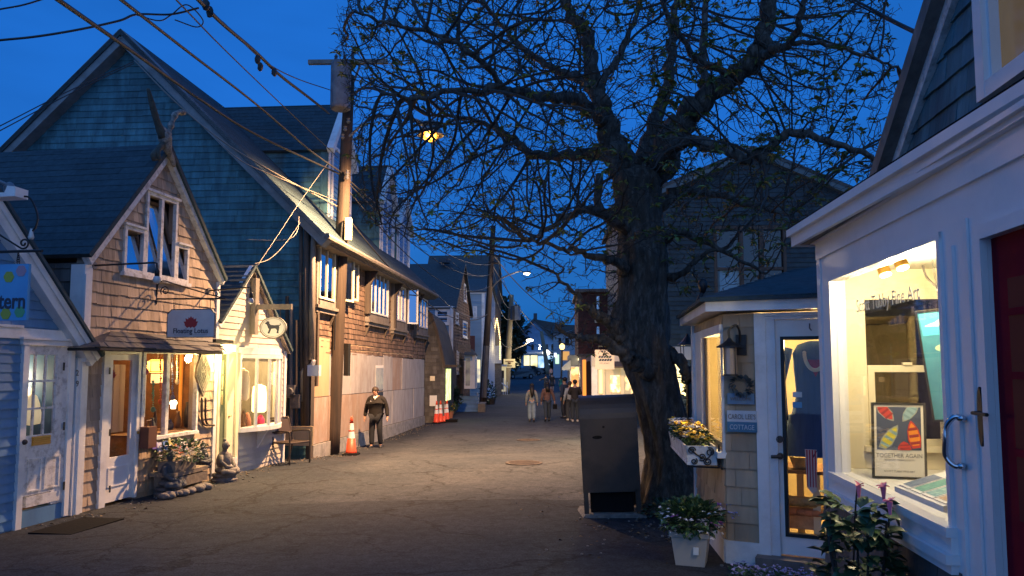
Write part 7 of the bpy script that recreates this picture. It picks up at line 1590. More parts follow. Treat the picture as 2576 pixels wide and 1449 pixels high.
    for (a, b, c, d) in ((0, f, 0, zh), (wd - f, wd, 0, zh), (f, wd - f, 0, f), (f, wd - f, zh - f, zh)): m.fb(P, a, b, -.02, .008, c, d)
    m.build('frame', K['black'], r)
    m = MB(); m.fb(P, f, wd - f, -.015, 0, f, zh - f); m.build('sheet', mat_('cream_poster_paper', (.75, .70, .58), .6), r)
    px0, px1, pz0, pz1 = f + .015, wd - f - .015, zh * .375, zh - f - .015
    m = MB(); m.fb(P, px0, px1, .0005, .002, pz0, pz1); m.build('picture', mat_('navy_picture_ground', (.035, .05, .10), .6), r)
    def boat(cx, cz, L_, W_, an, hull, inn, k):
        def pts(s): return [(cx + (x * math.cos(an) - y * math.sin(an)), cz + (x * math.sin(an) + y * math.cos(an))) for x, y in [(-L_ / 2 * s, -W_ * .3 * s), (-L_ / 2 * s, W_ * .3 * s), (-L_ * .2 * s, W_ / 2 * s), (L_ * .15 * s, W_ * .42 * s), (L_ * .38 * s, W_ * .2 * s), (L_ / 2 * s, 0), (L_ * .38 * s, -W_ * .2 * s), (L_ * .15 * s, -W_ * .42 * s), (-L_ * .2 * s, -W_ / 2 * s)]]
        def clip(p): return [(min(max(a, px0), px1), min(max(b, pz0), pz1)) for a, b in p]
        m = MB(); m.fp(P, clip(pts(1)), .002, .003 + k * .0004); o = m.build('painted_boat', hull, r)
        m = MB(); m.fp(P, clip(pts(.82)), .0031 + k * .0004, .0036 + k * .0004)
        m.build('boat_inside', inn[0], o); m = MB()
        for t in (-.3, -.05, .2): m.fp(P, clip([(cx + (x * math.cos(an) - y * math.sin(an)), cz + (x * math.sin(an) + y * math.cos(an))) for x, y in [((t - .06) * L_, -W_ * .36), ((t + .04) * L_, -W_ * .36), ((t + .04) * L_, W_ * .36), ((t - .06) * L_, W_ * .36)]]), .0037 + k * .0004, .0040 + k * .0004)
        m.build('thwart', inn[1], o)
    W2, H2 = px1 - px0, pz1 - pz0; C = lambda n, c: mat_(n, c, .6)
    red = C('red_paint', (.50, .04, .03)); dred = C('dark_red_paint', (.25, .02, .02)); tl = C('teal_grey_paint', (.20, .32, .34)); gr = C('grey_hull_paint', (.30, .32, .27)); ye = C('yellow_paint', (.55, .47, .04)); org = C('orange_paint', (.8, .25, .02)); ltt = C('light_teal_paint', (.28, .42, .45))
    boat(px0 + W2 * .22, pz0 + H2 * .87, W2 * .55, H2 * .27, R(-50), gr, (red, dred), 0); boat(px0 + W2 * .74, pz0 + H2 * .86, W2 * .52, H2 * .25, R(-125), gr, (ltt, tl), 1)
    boat(px0 + W2 * .30, pz0 + H2 * .30, W2 * .70, H2 * .27, R(58), gr, (ye, tl), 2); boat(px0 + W2 * .83, pz0 + H2 * .37, W2 * .68, H2 * .28, R(100), red, (org, dred), 3); boat(px0 + W2 * .62, pz0 + H2 * .06, W2 * .3, H2 * .3, R(95), red, (red, dred), 4)
    ink = mat_('grey_poster_ink', (.14, .13, .12), .6); text_mesh('TOGETHER AGAIN', P, wd / 2, zh * .275, wd * .118, .0008, ink, r, sx=.85, ext=.0004); text_mesh('ROCKPORT, MASSACHUSETTS', P, wd / 2, zh * .235, wd * .045, .0008, ink, r, sx=.9, ext=.0003); text_mesh('SCOTT TUBBY FINE ART', P, wd / 2, zh * .085, wd * .052, .0008, ink, r, ext=.0003)
    # tall painting of a boat at sea hung from chains
    s0 = q(2306, 790, -.45)[0]; zt_ = q(2306, 782, -.45)[1]; zb_ = q(2350, 1052, -.45)[1]
    Tp = F.p(*q(2307, 787, -.50), -.50); Bp = F.p(*q(2352, 1056, -.62), -.62); Z2 = (Tp - Bp).normalized(); Sd = Vector((.80, -.60, .02)); Sd = (Sd - Z2 * Sd.dot(Z2)).normalized(); P2 = Fr(Bp, Sd, Z2); hh = (Tp - Bp).length; ww = .36
    r = thing('sea_painting', 'tall framed painting of boats on blue green water under white clouds, hanging in the window', 'painting', P2.O)
    m = MB(); m.fb(P2, 0, ww, -.02, 0, 0, hh); m.build('canvas', mat_('teal_sea_paint', (.06, .25, .34), .5, (.045, .20, .30), 12), r)
    m = MB(); m.fb(P2, .012, ww - .012, .0005, .002, hh * .78, hh - .012); m.build('painted_sky', mat_('turquoise_sky_paint', (.08, .45, .62), .5), r)
    m = MB(); m.fp(P2, [(.03, hh * .87), (.10, hh * .90), (.14, hh * .94), (.2, hh * .93), (.26, hh * .97), (.36, hh * .96), (.45, hh * .9), (.3, hh * .87), (.15, hh * .855)], .0022, .003); m.build('painted_cloud', mat_('cloud_paint', (.75, .68, .58), .6), r)
    for (cx, cz, l, w_, an, c1, c2) in ((.15, .66, .16, .06, 0, (.45, .62, .42), (.25, .45, .35)), (.19, .42, .22, .10, 1.35, (.75, .30, .24), (.65, .14, .05))):
        def el(k): return [(cx + (l / 2 * k * math.cos(t) * math.cos(an) - w_ / 2 * k * math.sin(t) * math.sin(an)), hh * cz + l / 2 * k * math.cos(t) * math.sin(an) + w_ / 2 * k * math.sin(t) * math.cos(an)) for t in [i * math.tau / 14 for i in range(14)]]
        m = MB(); m.fp(P2, el(1), .0022, .003); o = m.build('painted_boat', C('painted_boat_hull', c1), r); m = MB(); m.fp(P2, el(.68), .0031, .0036); m.build('boat_inside', C('painted_boat_inside', c2), o)
    m = MB()
    for (a, b, c, d) in ((-.012, 0, -.012, hh + .012), (ww, ww + .012, -.012, hh + .012), (0, ww, -.012, 0), (0, ww, hh, hh + .012)): m.fb(P2, a, b, -.03, .012, c, d)
    m.build('frame', K['black'], r)
    m = MB()
    for x in (.14, .3):
        for i in range(15): z = hh + .02 + i * .022; m.tube([P2.p(x + .005 * math.cos(t), z + .011 * math.sin(t), .004 * math.sin(t + i)) for t in [k * math.tau / 6 for k in range(7)]], .002, 4)
    m.build('chain', K['steel'], r)
    # tray of small prints
    s0, s1 = q(2285, 1200, -.16)[0], q(2390, 1200, -.16)[0] - .0; r = thing('print_tray', 'white slanted tray of small sea prints on the gallery window floor', 'display tray', F.p((s0 + s1) / 2, z0, -.3))
    Zt = (Vector((0, 0, 1)) * math.sin(R(18)) - F.N * math.cos(R(18))); T = Fr(F.p(s0 - .05, z0 + .03, -.10), F.S, Zt); ln = s1 - s0 + .1
    m = MB(); m.fb(T, 0, ln, -.02, 0, 0, .30); m.fb(F, s0 - .05, s1 + .05, -.16, -.10, z0 - .001, z0 + .03); m.build('tray', K['paper'], r)
    for i in range(4):
        a = .02 + i * ln / 4.1; w_ = ln / 4.6; m = MB(); m.fb(T, a, a + w_, .001, .006, .02, .24); c_ = m.build('print_card', K['paper'], r); m = MB(); m.fb(T, a + .01, a + w_ - .01, .0062, .0075, .04, .22); m.build('print_picture', mat_('small_print_%d' % i, ((.05, .10, .2), (.04, .2, .22), (.06, .25, .32), (.4, .25, .12))[i], .5, ((.15, .2, .3), (.12, .35, .3), (.3, .5, .5), (.6, .5, .4))[i], 30), c_)
    # door side: jamb, red door, hardware
    m = MB(); m.fb(F, sp1 - .045, sp1, .001, .03, -.1, 2.18); m.fb(F, sp1 - .02, sR, .001, .03, 2.18, 2.24); m.fb(F, sp1 - .16, sp1 - .15, .001, .012, -.1, 2.3); m.build('door_casing', K['whiteclean'], root)
    m = MB(); m.fb(F, sp1 + .0, sR, -.1, -.015, -.1, 2.18); rd = m.build('red_door', K['reddoor'], root)
    m = MB(); a0 = sp1 + .12; m.fb(F, a0, sR - .1, -.0145, -.010, 1.05, 2.0); m.build('door_glass', mat_('dark_red_glass', (.10, .003, .012), .6, spec=.15), rd)
    m = MB(); [m.fb(F, a0, sR - .1, -.0095, -.003, z, z + .03) for z in (1.3, 1.6, 1.85)]; m.build('glazing_bar', K['reddoor'], rd)
    m = MB(); m.fb(F, sR - .02, sR + .05, -.15, .03, -.1, 2.3); m.build('right_post', K['whiteclean'], root)
    c = q(2479, 1048); r = thing('lever_handle', 'black oval lever handle on the white gallery door edge', 'handle', F.p(c[0], c[1], 0))
    m = MB(); m.fp(F, [(c[0] + .022 * math.cos(t), c[1] + .125 * math.sin(t)) for t in [i * math.tau / 20 for i in range(20)]], .013, .022); m.build('plate', K['black'], r); m = MB(); zz2 = c[1] + .015; m.tube([F.p(c[0], zz2, .02), F.p(c[0], zz2, .05), F.p(c[0] + .11, zz2 - .0, .055), F.p(c[0] + .13, zz2, .055)], .008, 8); m.build('lever', K['black'], r)
    c0, c1 = q(2428, 1052), q(2428, 1172); m = MB(); m.tube(curve3([F.p(c0[0] + .01, c0[1], .015), F.p(c0[0], c0[1] + .005, .045), F.p(c0[0] - .025, c0[1] - .04, .07), F.p(c0[0] - .028, (c0[1] + c1[1]) / 2, .075), F.p(c1[0] - .02, c1[1] + .04, .07), F.p(c1[0], c1[1], .045), F.p(c1[0] + .01, c1[1], .015)], 6), .0125, 10)
    for c_ in (c0, c1): m.ball(F.p(c_[0] + .008, c_[1], .02), .02, 10, (1, 1.2, .8))
    tag(m.build('pull_handle', K['chrome'], smooth=True), 'shiny chrome pull handle on the white gallery post', 'handle')
    # eave: soffit, fascia, gutter lip, shallow roof
    o0 = 0; W0 = F; F = Fr((2.15 - .083 * 5.7, 0, 0), (-.083, -1, 0)); ze = F.px(1990, 622)[1]; s_end = F.px(1990, 600)[0]; hF = .115
    m = MB(); m.fb(F, s_end, sR + .3, o0 - .03, o0, ze, ze + hF); m.fb(F, s_end - .0, sR + .3, o0 - .0, o0 + .035, ze + hF - .04, ze + hF + .012); m.fb(F, s_end, s_end + .03, -.3, o0 - .03, ze, ze + hF); m.build('fascia', K['whiteclean'], root)
    m = MB(); m.fb(F, s_end + .03, sR + .3, -.35, o0 - .03, ze + .012, ze + .03); m.build('soffit', K['greytrim'], root)
    F, E_ = W0, F; U = F.off(-.42); k0 = ze + hF + .012; A, B = E_.p(s_end, k0, .03), E_.p(sR + .3, k0, .03); m = MB(); m.add([A, B, U.p(sR + .3, k0 + .05, 0), U.p(s_end, k0 + .05, 0)], [(0, 1, 2, 3)]); m.add([A, B, B + Vector((0, 0, .012)), A + Vector((0, 0, .012))], [(0, 1, 2, 3)]); m.build('eave_roof', K['rubber'], root)
    # upper gable wall
    r0 = U.px(2268, 400); r1 = U.px(2405, 0); k = (r1[1] - r0[1]) / (r1[0] - r0[0]); top = r1[1] + 1.6; rx = r0[0] + (top - r0[1]) / k
    wz = U.px(2490, 255); wa = U.px(2474, 100)[0]; wz0 = U.px(2500, 246)[1]
    m = MB(); siding(m, U, [(r0[0] - .03, r0[1] - .2), (sR + 1, r0[1] - .2), (sR + 1, top), (rx, top), (r0[0] - .03, r0[1])], .155, (.1, .24), [(wa, sR + 1, wz0, top)], t=.022, jit=.012); m.build('upper_wall', K['darksh'], root)
    m = MB(); d = (r0[0] - .10, r0[1] - .3 * 1); m.fbar(U, (r0[0] - .13, r0[1] - .13 * k), (rx - .0, top), .12, .0, .05); m.build('gable_board', K['peel'], root)
    m = MB(); m.fbar(U, (r0[0] - .24, r0[1] - .13 * k), (rx - .11, top), .10, -.3, .13); m.fbar(U, (r0[0] - .19, r0[1] - .13 * k), (rx - .06, top), .03, .0, .09); m.build('roof_edge', K['greytrim'], root)
    m = MB(); t = .085; m.fb(U, wa, wa + t, -.05, .05, wz0, top); m.fb(U, wa + t, sR + 1, -.05, .048, wz0, wz0 + t); m.fb(U, wa + t, wa + t + .02, -.05, .02, wz0 + t, top); uw = m.build('upper_window', K['whiteclean'], root)
    m = MB(); m.fb(U, wa + t, sR + 1, -.06, -.03, wz0 + t, top); m.build('pane', mat_('olive_lit_blind_behind_glass', (.22, .15, .05), .08, (.17, .12, .045), 2, spec=1, emis=(.6, .35, .08), estr=.12), uw)
    m = MB(); m.fb(F, sE + .0, sE + .05, -1.6, -.11, -.1, .9); m.fb(F, sE + .0, sE + .05, -1.6, -.11, 2.3, ze); m.fb(U, r0[0], r0[0] + .05, -4, -.13, ze, r0[1]); m.build('end_wall_outside', K['tan2'], root)
gallery()

def climber():
    c = gnd(2165, 1560); c = Vector((FN.p(FN.px(2165, 1300, .25)[0], 0, .27).x, FN.p(FN.px(2165, 1300, .25)[0], 0, .27).y, 0)); r = thing('leafy_plant', 'big leafy plant with pink trumpet flowers in a dark pot below the gallery window', 'plant', c)
    m = MB(); m.lathe([(.13, 0), (.17, .25), (.18, .27)], c, 16); m.build('pot', K['rubber'], r)
    m = MB()
    for i in range(460):
        a = random.uniform(0, math.tau); h = random.uniform(.10, .93); rr = (.20 * math.sin(min(1, (h + .15) / .8) * math.pi * .8) + .04) * random.uniform(.5, 1)
        leaf(m, c + Vector((rr * math.cos(a), rr * math.sin(a), h)), (math.cos(a), math.sin(a), random.uniform(-.3, .7)), random.uniform(.06, .11), .42, .3)
    m.build('foliage', K['leafd'], r, smooth=True)
    m = MB()
    for i in range(9): a = random.uniform(0, math.tau); m.tube(curve3([c + Vector((0, 0, .2)), c + Vector((.12 * math.cos(a), .12 * math.sin(a), .55)), c + Vector((.16 * math.cos(a), .16 * math.sin(a), .85))], 4), .006, 5)
    m.tube(curve3([c + Vector((.02, .1, .6)), c + Vector((.0, .02, .85)), c + Vector((0, -.02, 1.02))], 5), .005, 5); m.build('stem', K['twig'], r)
    for (u, v) in ((2222, 1225), (2160, 1222), (2238, 1262)):
        q = FN.p(*FN.px(u, v, .27), .27); m = MB()
        for k in range(5): leaf(m, q, (math.cos(k * 1.26), math.sin(k * 1.26), .6), .034, .3)
        m.tube([q + Vector((0, 0, -.06)), q], [.006, .014], 6); m.build('blossom', K['petk'], r)
climber()

# ---- mailbox
def mailbox():
    Y = 8.9; b = at(1541, 1272, Y); O = Vector((b.x + .03, Y + .3, gz(b.x, Y) + .075)); r = thing('mailbox', 'scuffed dark steel street mailbox with a rounded top, seen from behind, leaning slightly left', 'mailbox', O)
    W_, D_, H_ = .67, .54, 1.36; M = Matrix.Translation(O) @ Matrix.Rotation(R(-2.4), 4, 'Y') @ Matrix.Rotation(R(-5), 4, 'Z')
    X = lambda x, y, z: M @ Vector((x, y, z)); n = 14; zl = .22; zc = H_ - D_ / 2
    prof = [(-D_ / 2, zl), (-D_ / 2, zc)] + [(-D_ / 2 * math.cos(t), zc + D_ / 2 * math.sin(t)) for t in [math.pi * i / n for i in range(1, n)]] + [(D_ / 2, zc), (D_ / 2, zl)]
    m = MB(); k = len(prof); vs = [X(-W_ / 2 + .012, y, z) for y, z in prof] + [X(W_ / 2 - .012, y, z) for y, z in prof]; m.add(vs, [(i, i + 1, k + i + 1, k + i) for i in range(k - 1)] + [(k - 1, 0, k, 2 * k - 1), tuple(range(k)), tuple(range(2 * k - 1, k - 1, -1))]); m.build('body', K['mailbox'], r)
    for s in (-1, 1):
        m = MB(); a, c = s * (W_ / 2 - .012), s * (W_ / 2 + .006); f = lambda y, z: (y * 1.015, z + (.006 if z > zl + .1 else 0)); vs = [X(a, *f(y, z)) for y, z in prof] + [X(c, *f(y, z)) for y, z in prof]
        m.add(vs, [(i, i + 1, k + i + 1, k + i) for i in range(k - 1)] + [(k - 1, 0, k, 2 * k - 1), tuple(range(k)), tuple(range(2 * k - 1, k - 1, -1))]); m.build('side_rim', K['mailbox'], r)
        for y in (-1, 1):
            m = MB(); y0 = y * D_ / 2; x0 = s * W_ / 2; m.hexa([X(x0 - s * .055, y0, -.03), X(x0, y0, -.03), X(x0, y0 - y * .055, -.03), X(x0 - s * .055, y0 - y * .055, -.03), X(x0 - s * .055, y0, zl + .03), X(x0, y0, zl + .03), X(x0, y0 - y * .055, zl + .03), X(x0 - s * .055, y0 - y * .055, zl + .03)]); m.build('leg', K['mailbox'], r)
    m = MB(); q = [(.06 * math.cos(t), .02 * math.sin(t)) for t in [i * math.tau / 16 for i in range(16)]]; m.add([X(-.14 + a, -D_ / 2 - .003, .87 + b_) for a, b_ in q], [tuple(range(16))]); m.build('scuff_hole', K['rubber'], r); m = MB(); m.add([X(-.06 + a * .25, -D_ / 2 - .003, .99 + b_ * .7) for a, b_ in q], [tuple(range(16))]); m.build('scuff_hole', K['rubber'], r)
    m = MB(); vs0 = [X(x, y, z) for z in (-.02, .24) for x, y in ((-.255, -.20), (.255, -.20), (.255, .2), (-.255, .2))]; m.hexa(vs0); m.build('base_skirt', K['rubber'], r)
    m = MB(); vs = [X(x, y, .235) for x, y in ((-.3, -.24), (.3, -.24), (.3, .24), (-.3, .24))]; m.add(vs, [(0, 1, 2, 3)]); m.build('floor_plate', K['rubber'], r)
    F = Fr(O, (1, .03, 0)); m = MB(); gzv = gz(O.x, O.y)
    pts = [(-.46, -.05), (.50, -.03), (.48, .06), (.1, .075), (-.2, .06), (-.45, .05)]; vs = []
    m.fp(Fr(Vector((O.x, O.y, O.z - .085)), (1, .02, 0)), [(-.39, -.10), (.36, -.10), (.37, .03), (.30, .055), (-.1, .052), (-.36, .045), (-.39, 0)], -.28, .30); tag(m.build('granite_slab', K['granite']), 'rough granite slab under the street mailbox', 'slab')
mailbox()

# ---- metal armchair by the small shop
def armchair():
    p = gnd(730, 1166); r = thing('metal_armchair', 'brown metal garden armchair with curved arms beside the bow window shop', 'chair', p)
    M = Matrix.Translation(p) @ Matrix.Rotation(R(60), 4, 'Z'); X = lambda x, y, z: M @ Vector((x, y, z)); rr = .018   # faces -y
    for s in (-1, 1):
        m = MB(); x = s * .27; m.tube(curve3([X(x, -.26, 0), X(x, -.26, .35), X(x, -.25, .60), X(x, -.20, .66), X(x, .1, .64), X(x, .24, .62)], 5), rr, 8); m.build('arm', K['bronze'], r, smooth=True)
        m = MB(); m.tube(curve3([X(x * .95, .36, 0), X(x * .95, .26, .22), X(x * .95, .22, .45), X(x * .95, .30, .72), X(x * .95, .36, .90)], 5), rr, 8); m.build('leg', K['bronze'], r, smooth=True)
    m = MB(); 
    for y in (-.25, .2): m.tube([X(-.27, y, .43), X(.27, y, .43)], rr, 8)
    for s in (-1, 1): m.tube([X(s * .26, -.25, .43), X(s * .26, .22, .42)], rr, 8)
    for i in range(9): y = -.22 + i * .05; m.hexa([X(-.25, y, .425), X(.25, y, .425), X(.25, y + .035, .425), X(-.25, y + .035, .425), X(-.25, y, .435), X(.25, y, .435), X(.25, y + .035, .435), X(-.25, y + .035, .435)])
    m.build('seat', K['bronze'], r)
    m = MB(); m.tube([X(-.255, .36, .9), X(.255, .36, .9)], rr, 8); m.tube([X(-.25, .25, .6), X(.25, .25, .6)], rr, 8); m.hexa([X(-.24, .345, .87), X(.24, .345, .87), X(.24, .355, .87), X(-.24, .355, .87), X(-.24, .255, .62), X(.24, .255, .62), X(.24, .265, .62), X(-.24, .265, .62)]); m.build('backrest', K['bronze'], r)
armchair()
m = MB(); p = gnd(165, 1325); F = Fr(p, (.15, 1, 0)); 
m.fb(F, -.42, .45, -.12, .42, .0, .02); tag(m.build('door_mat', K['rubber']), 'flat black doormat on the street in front of the blue cottage door', 'doormat')
# =================================================================== THE BIG TREE
def big_tree():
    YT = 9.6; rng_ = np.random.default_rng(5)
    base = gnd(1700, 1262); root = thing('big_tree', 'huge old street tree with a leaning burled trunk and a dense tangle of twigs', 'tree', Vector((base.x, YT, gz(base.x, YT))))
    px = lambda r: r * YT / FPX
    tr = [(1706, 1300, 84), (1700, 1262, 72), (1694, 1200, 63), (1688, 1150, 59), (1678, 1100, 57), (1666, 1045, 57), (1650, 985, 55), (1634, 940, 57), (1622, 900, 59), (1617, 860, 62), (1616, 820, 63), (1617, 760, 59), (1618, 700, 60), (1617, 640, 58), (1613, 600, 55), (1608, 550, 52), (1604, 500, 54), (1604, 460, 60), (1602, 430, 52)]
    # trunk with bark ridges, roots and a burl
    m = MB(); P = [at(u, v, YT) for u, v, r in tr]; rr = [px(r) for u, v, r in tr]
    P2, R2 = [], []
    for i in range(len(P) - 1):
        for k in range(4): t = k / 4; P2.append(P[i].lerp(P[i + 1], t)); R2.append(rr[i] * (1 - t) + rr[i + 1] * t)
    n = 72; vs = []
    for i, (q, r) in enumerate(zip(P2, R2)):
        for k in range(n):
            a = math.tau * k / n; h = q.z
            flare = 1 + .45 * max(0, .5 - (h + .05)) * (1 + .7 * math.sin(5 * a + 1))
            g = 1 + .06 * math.sin(9 * a + 1.5 * math.sin(h * 1.4) + h * .8) + .04 * abs(math.sin(13 * a - h * 2.3 + math.sin(h * 7))) + .03 * math.sin(h * 9 + 4 * a) + random.uniform(-.03, .03)
            for (ba, bh, bs, bk) in ((math.pi + .2, .0, .3, .0), (math.pi * 1.15, 2.25, .28, .42), (math.pi * 1.5, 3.1, .22, .16), (5.6, 1.6, .25, .18), (4.3, 4.0, .3, .2)):
                da = (a - ba + math.pi) % math.tau - math.pi; g += bk * math.exp(-(da / .6) ** 2 - ((h - bh) / bs) ** 2)
            vs.append(q + Vector((math.cos(a), math.sin(a), 0)) * r * g * flare)
    m.add(vs, [(i * n + k, i * n + (k + 1) % n, (i + 1) * n + (k + 1) % n, (i + 1) * n + k) for i in range(len(P2) - 1) for k in range(n)] + [tuple((len(P2) - 1) * n + k for k in range(n))])
    m.build('trunk', K['bark'], root, smooth=True)
    # limbs: (u, v, radius px, metres nearer(-)/further(+))
    limbs = [
        [(1612, 440, 46, 0), (1655, 425, 44, 0), (1700, 335, 36, -.1), (1745, 275, 31, -.2), (1800, 225, 27, -.3), (1850, 190, 25, -.4), (1892, 150, 24, -.5), (1918, 90, 21, -.6), (1930, 20, 19, -.7), (1936, -60, 16, -.8)],
        [(1596, 460, 48, 0), (1560, 400, 38, .1), (1535, 340, 30, .2), (1515, 285, 26, .3), (1500, 226, 23, .4), (1485, 150, 20, .5), (1475, 85, 18, .5), (1430, 22, 14, .5), (1405, -60, 10, .5)],
        [(1606, 450, 34, .2), (1625, 380, 24, .5), (1650, 300, 19, .8), (1680, 210, 16, 1.0), (1690, 120, 14, 1.2), (1702, 20, 11, 1.4), (1706, -70, 8, 1.5)],
        [(1570, 410, 26, 0), (1500, 385, 18, .3), (1420, 395, 14, .6), (1335, 388, 12, .9), (1290, 350, 10, 1.1), (1256, 327, 9, 1.2), (1180, 300, 6, 1.5), (1080, 290, 4, 1.8)],
        [(1525, 310, 20, .2), (1470, 260, 16, -.2), (1422, 245, 14, -.6), (1350, 240, 12, -.9), (1278, 231, 10, -1.2), (1182, 226, 7, -1.5), (1050, 245, 5, -1.8), (960, 230, 3, -2.0)],
        [(1500, 230, 16, .4), (1450, 190, 13, .8), (1390, 175, 11, 1.2), (1326, 131, 10, 1.5), (1274, 78, 8, 1.8), (1213, 0, 6, 2.0)],
        [(1278, 231, 8, -1.2), (1200, 150, 6, -1.6), (1100, 90, 5, -1.9), (980, 60, 3.5, -2.2), (900, 30, 2.5, -2.3)],
        [(1650, 415, 20, -.2), (1700, 365, 15, -.7), (1761, 355, 13, -1.0), (1830, 380, 12, -1.3), (1902, 397, 12, -1.5), (1950, 360, 10, -1.6), (2001, 335, 9, -1.7), (2120, 370, 7, -1.8), (2273, 425, 4, -1.8)],
        [(1790, 232, 14, -.3), (1768, 190, 11, -.1), (1771, 68, 9, .2), (1782, -40, 6, .4)],
        [(1895, 155, 14, -.5), (1940, 130, 11, -.9), (1986, 105, 9, -1.2), (2017, 26, 7, -1.5), (2030, -50, 5, -1.6)],
        [(1986, 105, 6, -1.2), (2080, 110, 5, -1.4), (2180, 140, 3.5, -1.5), (2260, 170, 2.5, -1.5)],
        [(1634, 935, 24, -.3), (1590, 905, 18, -.35), (1555, 882, 14, -.4), (1520, 856, 13, -.4), (1480, 850, 9, -.4), (1440, 845, 6, -.3), (1400, 820, 4, -.2)],
        [(1590, 890, 18, -.2), (1555, 845, 18, -.3), (1530, 810, 15, -.4), (1500, 790, 11, -.5), (1470, 770, 8, -.5), (1440, 730, 5, -.4), (1395, 690, 3, -.3)],
        [(1580, 570, 22, -.1), (1545, 560, 15, -.3), (1480, 525, 10, -.6), (1400, 560, 7, -.8), (1330, 610, 5, -1.0)],
        [(1585, 690, 16, -.1), (1545, 660, 11, -.4), (1480, 640, 8, -.7), (1400, 620, 5, -.9), (1320, 600, 4, -1.1)],
        [(1650, 620, 20, 0), (1700, 590, 11, -.2), (1760, 600, 8, -.4), (1850, 650, 5, -.5), (1930, 690, 3, -.6)],
        [(1655, 520, 20, .2), (1720, 480, 12, .2), (1800, 490, 9, .3), (1890, 520, 6, .4), (1990, 540, 4, .4)],
        [(1655, 700, 16, 0), (1710, 690, 8, -.2), (1770, 640, 6, -.4), (1840, 620, 4, -.5)],
        [(1680, 885, 18, -.1), (1705, 905, 14, -.2), (1722, 938, 12, -.2), (1742, 956, 11, -.2), (1765, 962, 9, -.1)],
        [(1850, 190, 10, -.4), (1760, 150, 8, -.9), (1690, 60, 6, -1.3), (1650, -40, 4, -1.6)],
        [(1500, 226, 12, .4), (1560, 130, 9, .6), (1600, 30, 6, .8), (1620, -60, 4, .9)]]
    nodes, par, fixr = [], [], []
    def addn(p, pa, r=0): nodes.append(p); par.append(pa); fixr.append(r); return len(nodes) - 1
    lm = MB()
    for L_ in limbs:
        C = curve3([at(u, v, YT + d) for u, v, r, d in L_], 6); rs = []
        for i in range(len(L_) - 1):
            for k in range(6): rs.append(px(L_[i][2] * (1 - k / 6) + L_[i + 1][2] * k / 6))
        rs.append(px(L_[-1][2])); C = [c + Vector(rng_.normal(0, .012 + .15 * min(.1, r), 3)) for c, r in zip(C, rs)]
        rs2 = [r * (1 + .12 * math.sin(i * 1.9) + random.uniform(-.06, .06)) for i, r in enumerate(rs)]
        lm.tube(C, rs2, 9 if rs[0] > .06 else 7); pr = -1
        for c, r in zip(C, rs): pr = addn(np.array(c), pr, r)
    # broken pale stub caught by the street lamp
    lm.tube([at(1508, 440, YT - .3), at(1506, 470, YT - .35), at(1502, 505, YT - .35), at(1512, 535, YT - .3), at(1545, 540, YT - .1), at(1580, 520, YT)], [.05, .055, .05, .07, .06, .05], 9)
    lm.build('limb', K['bark'], root, smooth=True)
    # crown volume, then twigs grown towards scattered points
    poly = [(960, -190), (870, -60), (835, 60), (850, 180), (875, 300), (880, 430), (900, 560), (980, 600), (1080, 640), (1200, 650), (1290, 690), (1350, 760), (1400, 880), (1500, 895), (1560, 880), (1570, 640), (1660, 640), (1700, 760), (1800, 740), (1900, 760), (1990, 620), (2100, 500), (2230, 450), (2370, 380), (2400, 250), (2270, 200), (2260, 60), (2280, -60), (2200, -220), (2000, -360), (1750, -430), (1450, -410), (1180, -330)]
    def inside(u, v):
        c = False; j = len(poly) - 1
        for i in range(len(poly)):
            if (poly[i][1] > v) != (poly[j][1] > v) and u < (poly[j][0] - poly[i][0]) * (v - poly[i][1]) / (poly[j][1] - poly[i][1]) + poly[i][0]: c = not c
            j = i
        return c
    A = []
    while len(A) < 16800:
        u = rng_.uniform(830, 2400); v = rng_.uniform(-430, 900)
        if not inside(u, v): continue
        w_ = .92 if u < 1560 else (.55 if u < 2120 else .40)
        if v < -70: w_ = .42
        if v > 600: w_ *= .55
        if v > 480 and u > 1700: w_ *= .8
        if 1400 < u < 1560 and 740 < v: w_ = 1.1
        if rng_.random() > w_: continue
        dy = 2.6 * math.sqrt(max(.05, 1 - ((u - 1560) / 1000) ** 2)); 
        if v > 640: dy = .7
        A.append(np.array(at(u, v, YT - .2 + rng_.uniform(-dy, dy * .9))))
    A = np.array(A); Nn = np.array(nodes); best = np.full(len(A), 1e9); bi = np.zeros(len(A), int)
    def upd(idx0):
        pts = np.array(nodes[idx0:])
        for s_ in range(0, len(pts), 400):
            d = np.linalg.norm(A[:, None, :] - pts[None, s_:s_ + 400, :], axis=2); mi = d.argmin(1); md = d[np.arange(len(A)), mi]; k = md < best; best[k] = md[k]; bi[k] = idx0 + s_ + mi[k]
    upd(0); STEP, KILL = .095, .105; alive = np.ones(len(A), bool)
    for it in range(190):
        alive &= best > KILL
        idx = np.where(alive & (best < 2.4))[0]
        if len(idx) == 0: break
        acc = {}
        for i in idx:
            d = (A[i] - nodes[bi[i]]) / best[i]; acc.setdefault(bi[i], []).append(d)
        i0 = len(nodes); cnt = {}
        for b, ds in acc.items():
            d = np.sum(ds, 0) + rng_.normal(0, .30 + .20 * (len(ds) < 3), 3); l = np.linalg.norm(d)
            if l < 1e-3: continue
            addn(nodes[b] + d / l * STEP * rng_.uniform(.8, 1.2), b)
        if len(nodes) - i0 == 0 or len(nodes) > 45000: break
        upd(i0)
    n0 = len(nodes); child = [[] for _ in range(n0)]
    for i, p in enumerate(par):
        if p >= 0: child[p].append(i)
    rad = [0.0] * n0; w_ = [0.0] * n0
    for i in range(n0 - 1, -1, -1):
        if fixr[i]: rad[i] = fixr[i]; continue
        s_ = sum(w_[c] for c in child[i] if not fixr[c]); w_[i] = max(s_, 1.0) if child[i] else 1.0; rad[i] = .0040 * w_[i] ** .47
    tw = MB(); starts = []
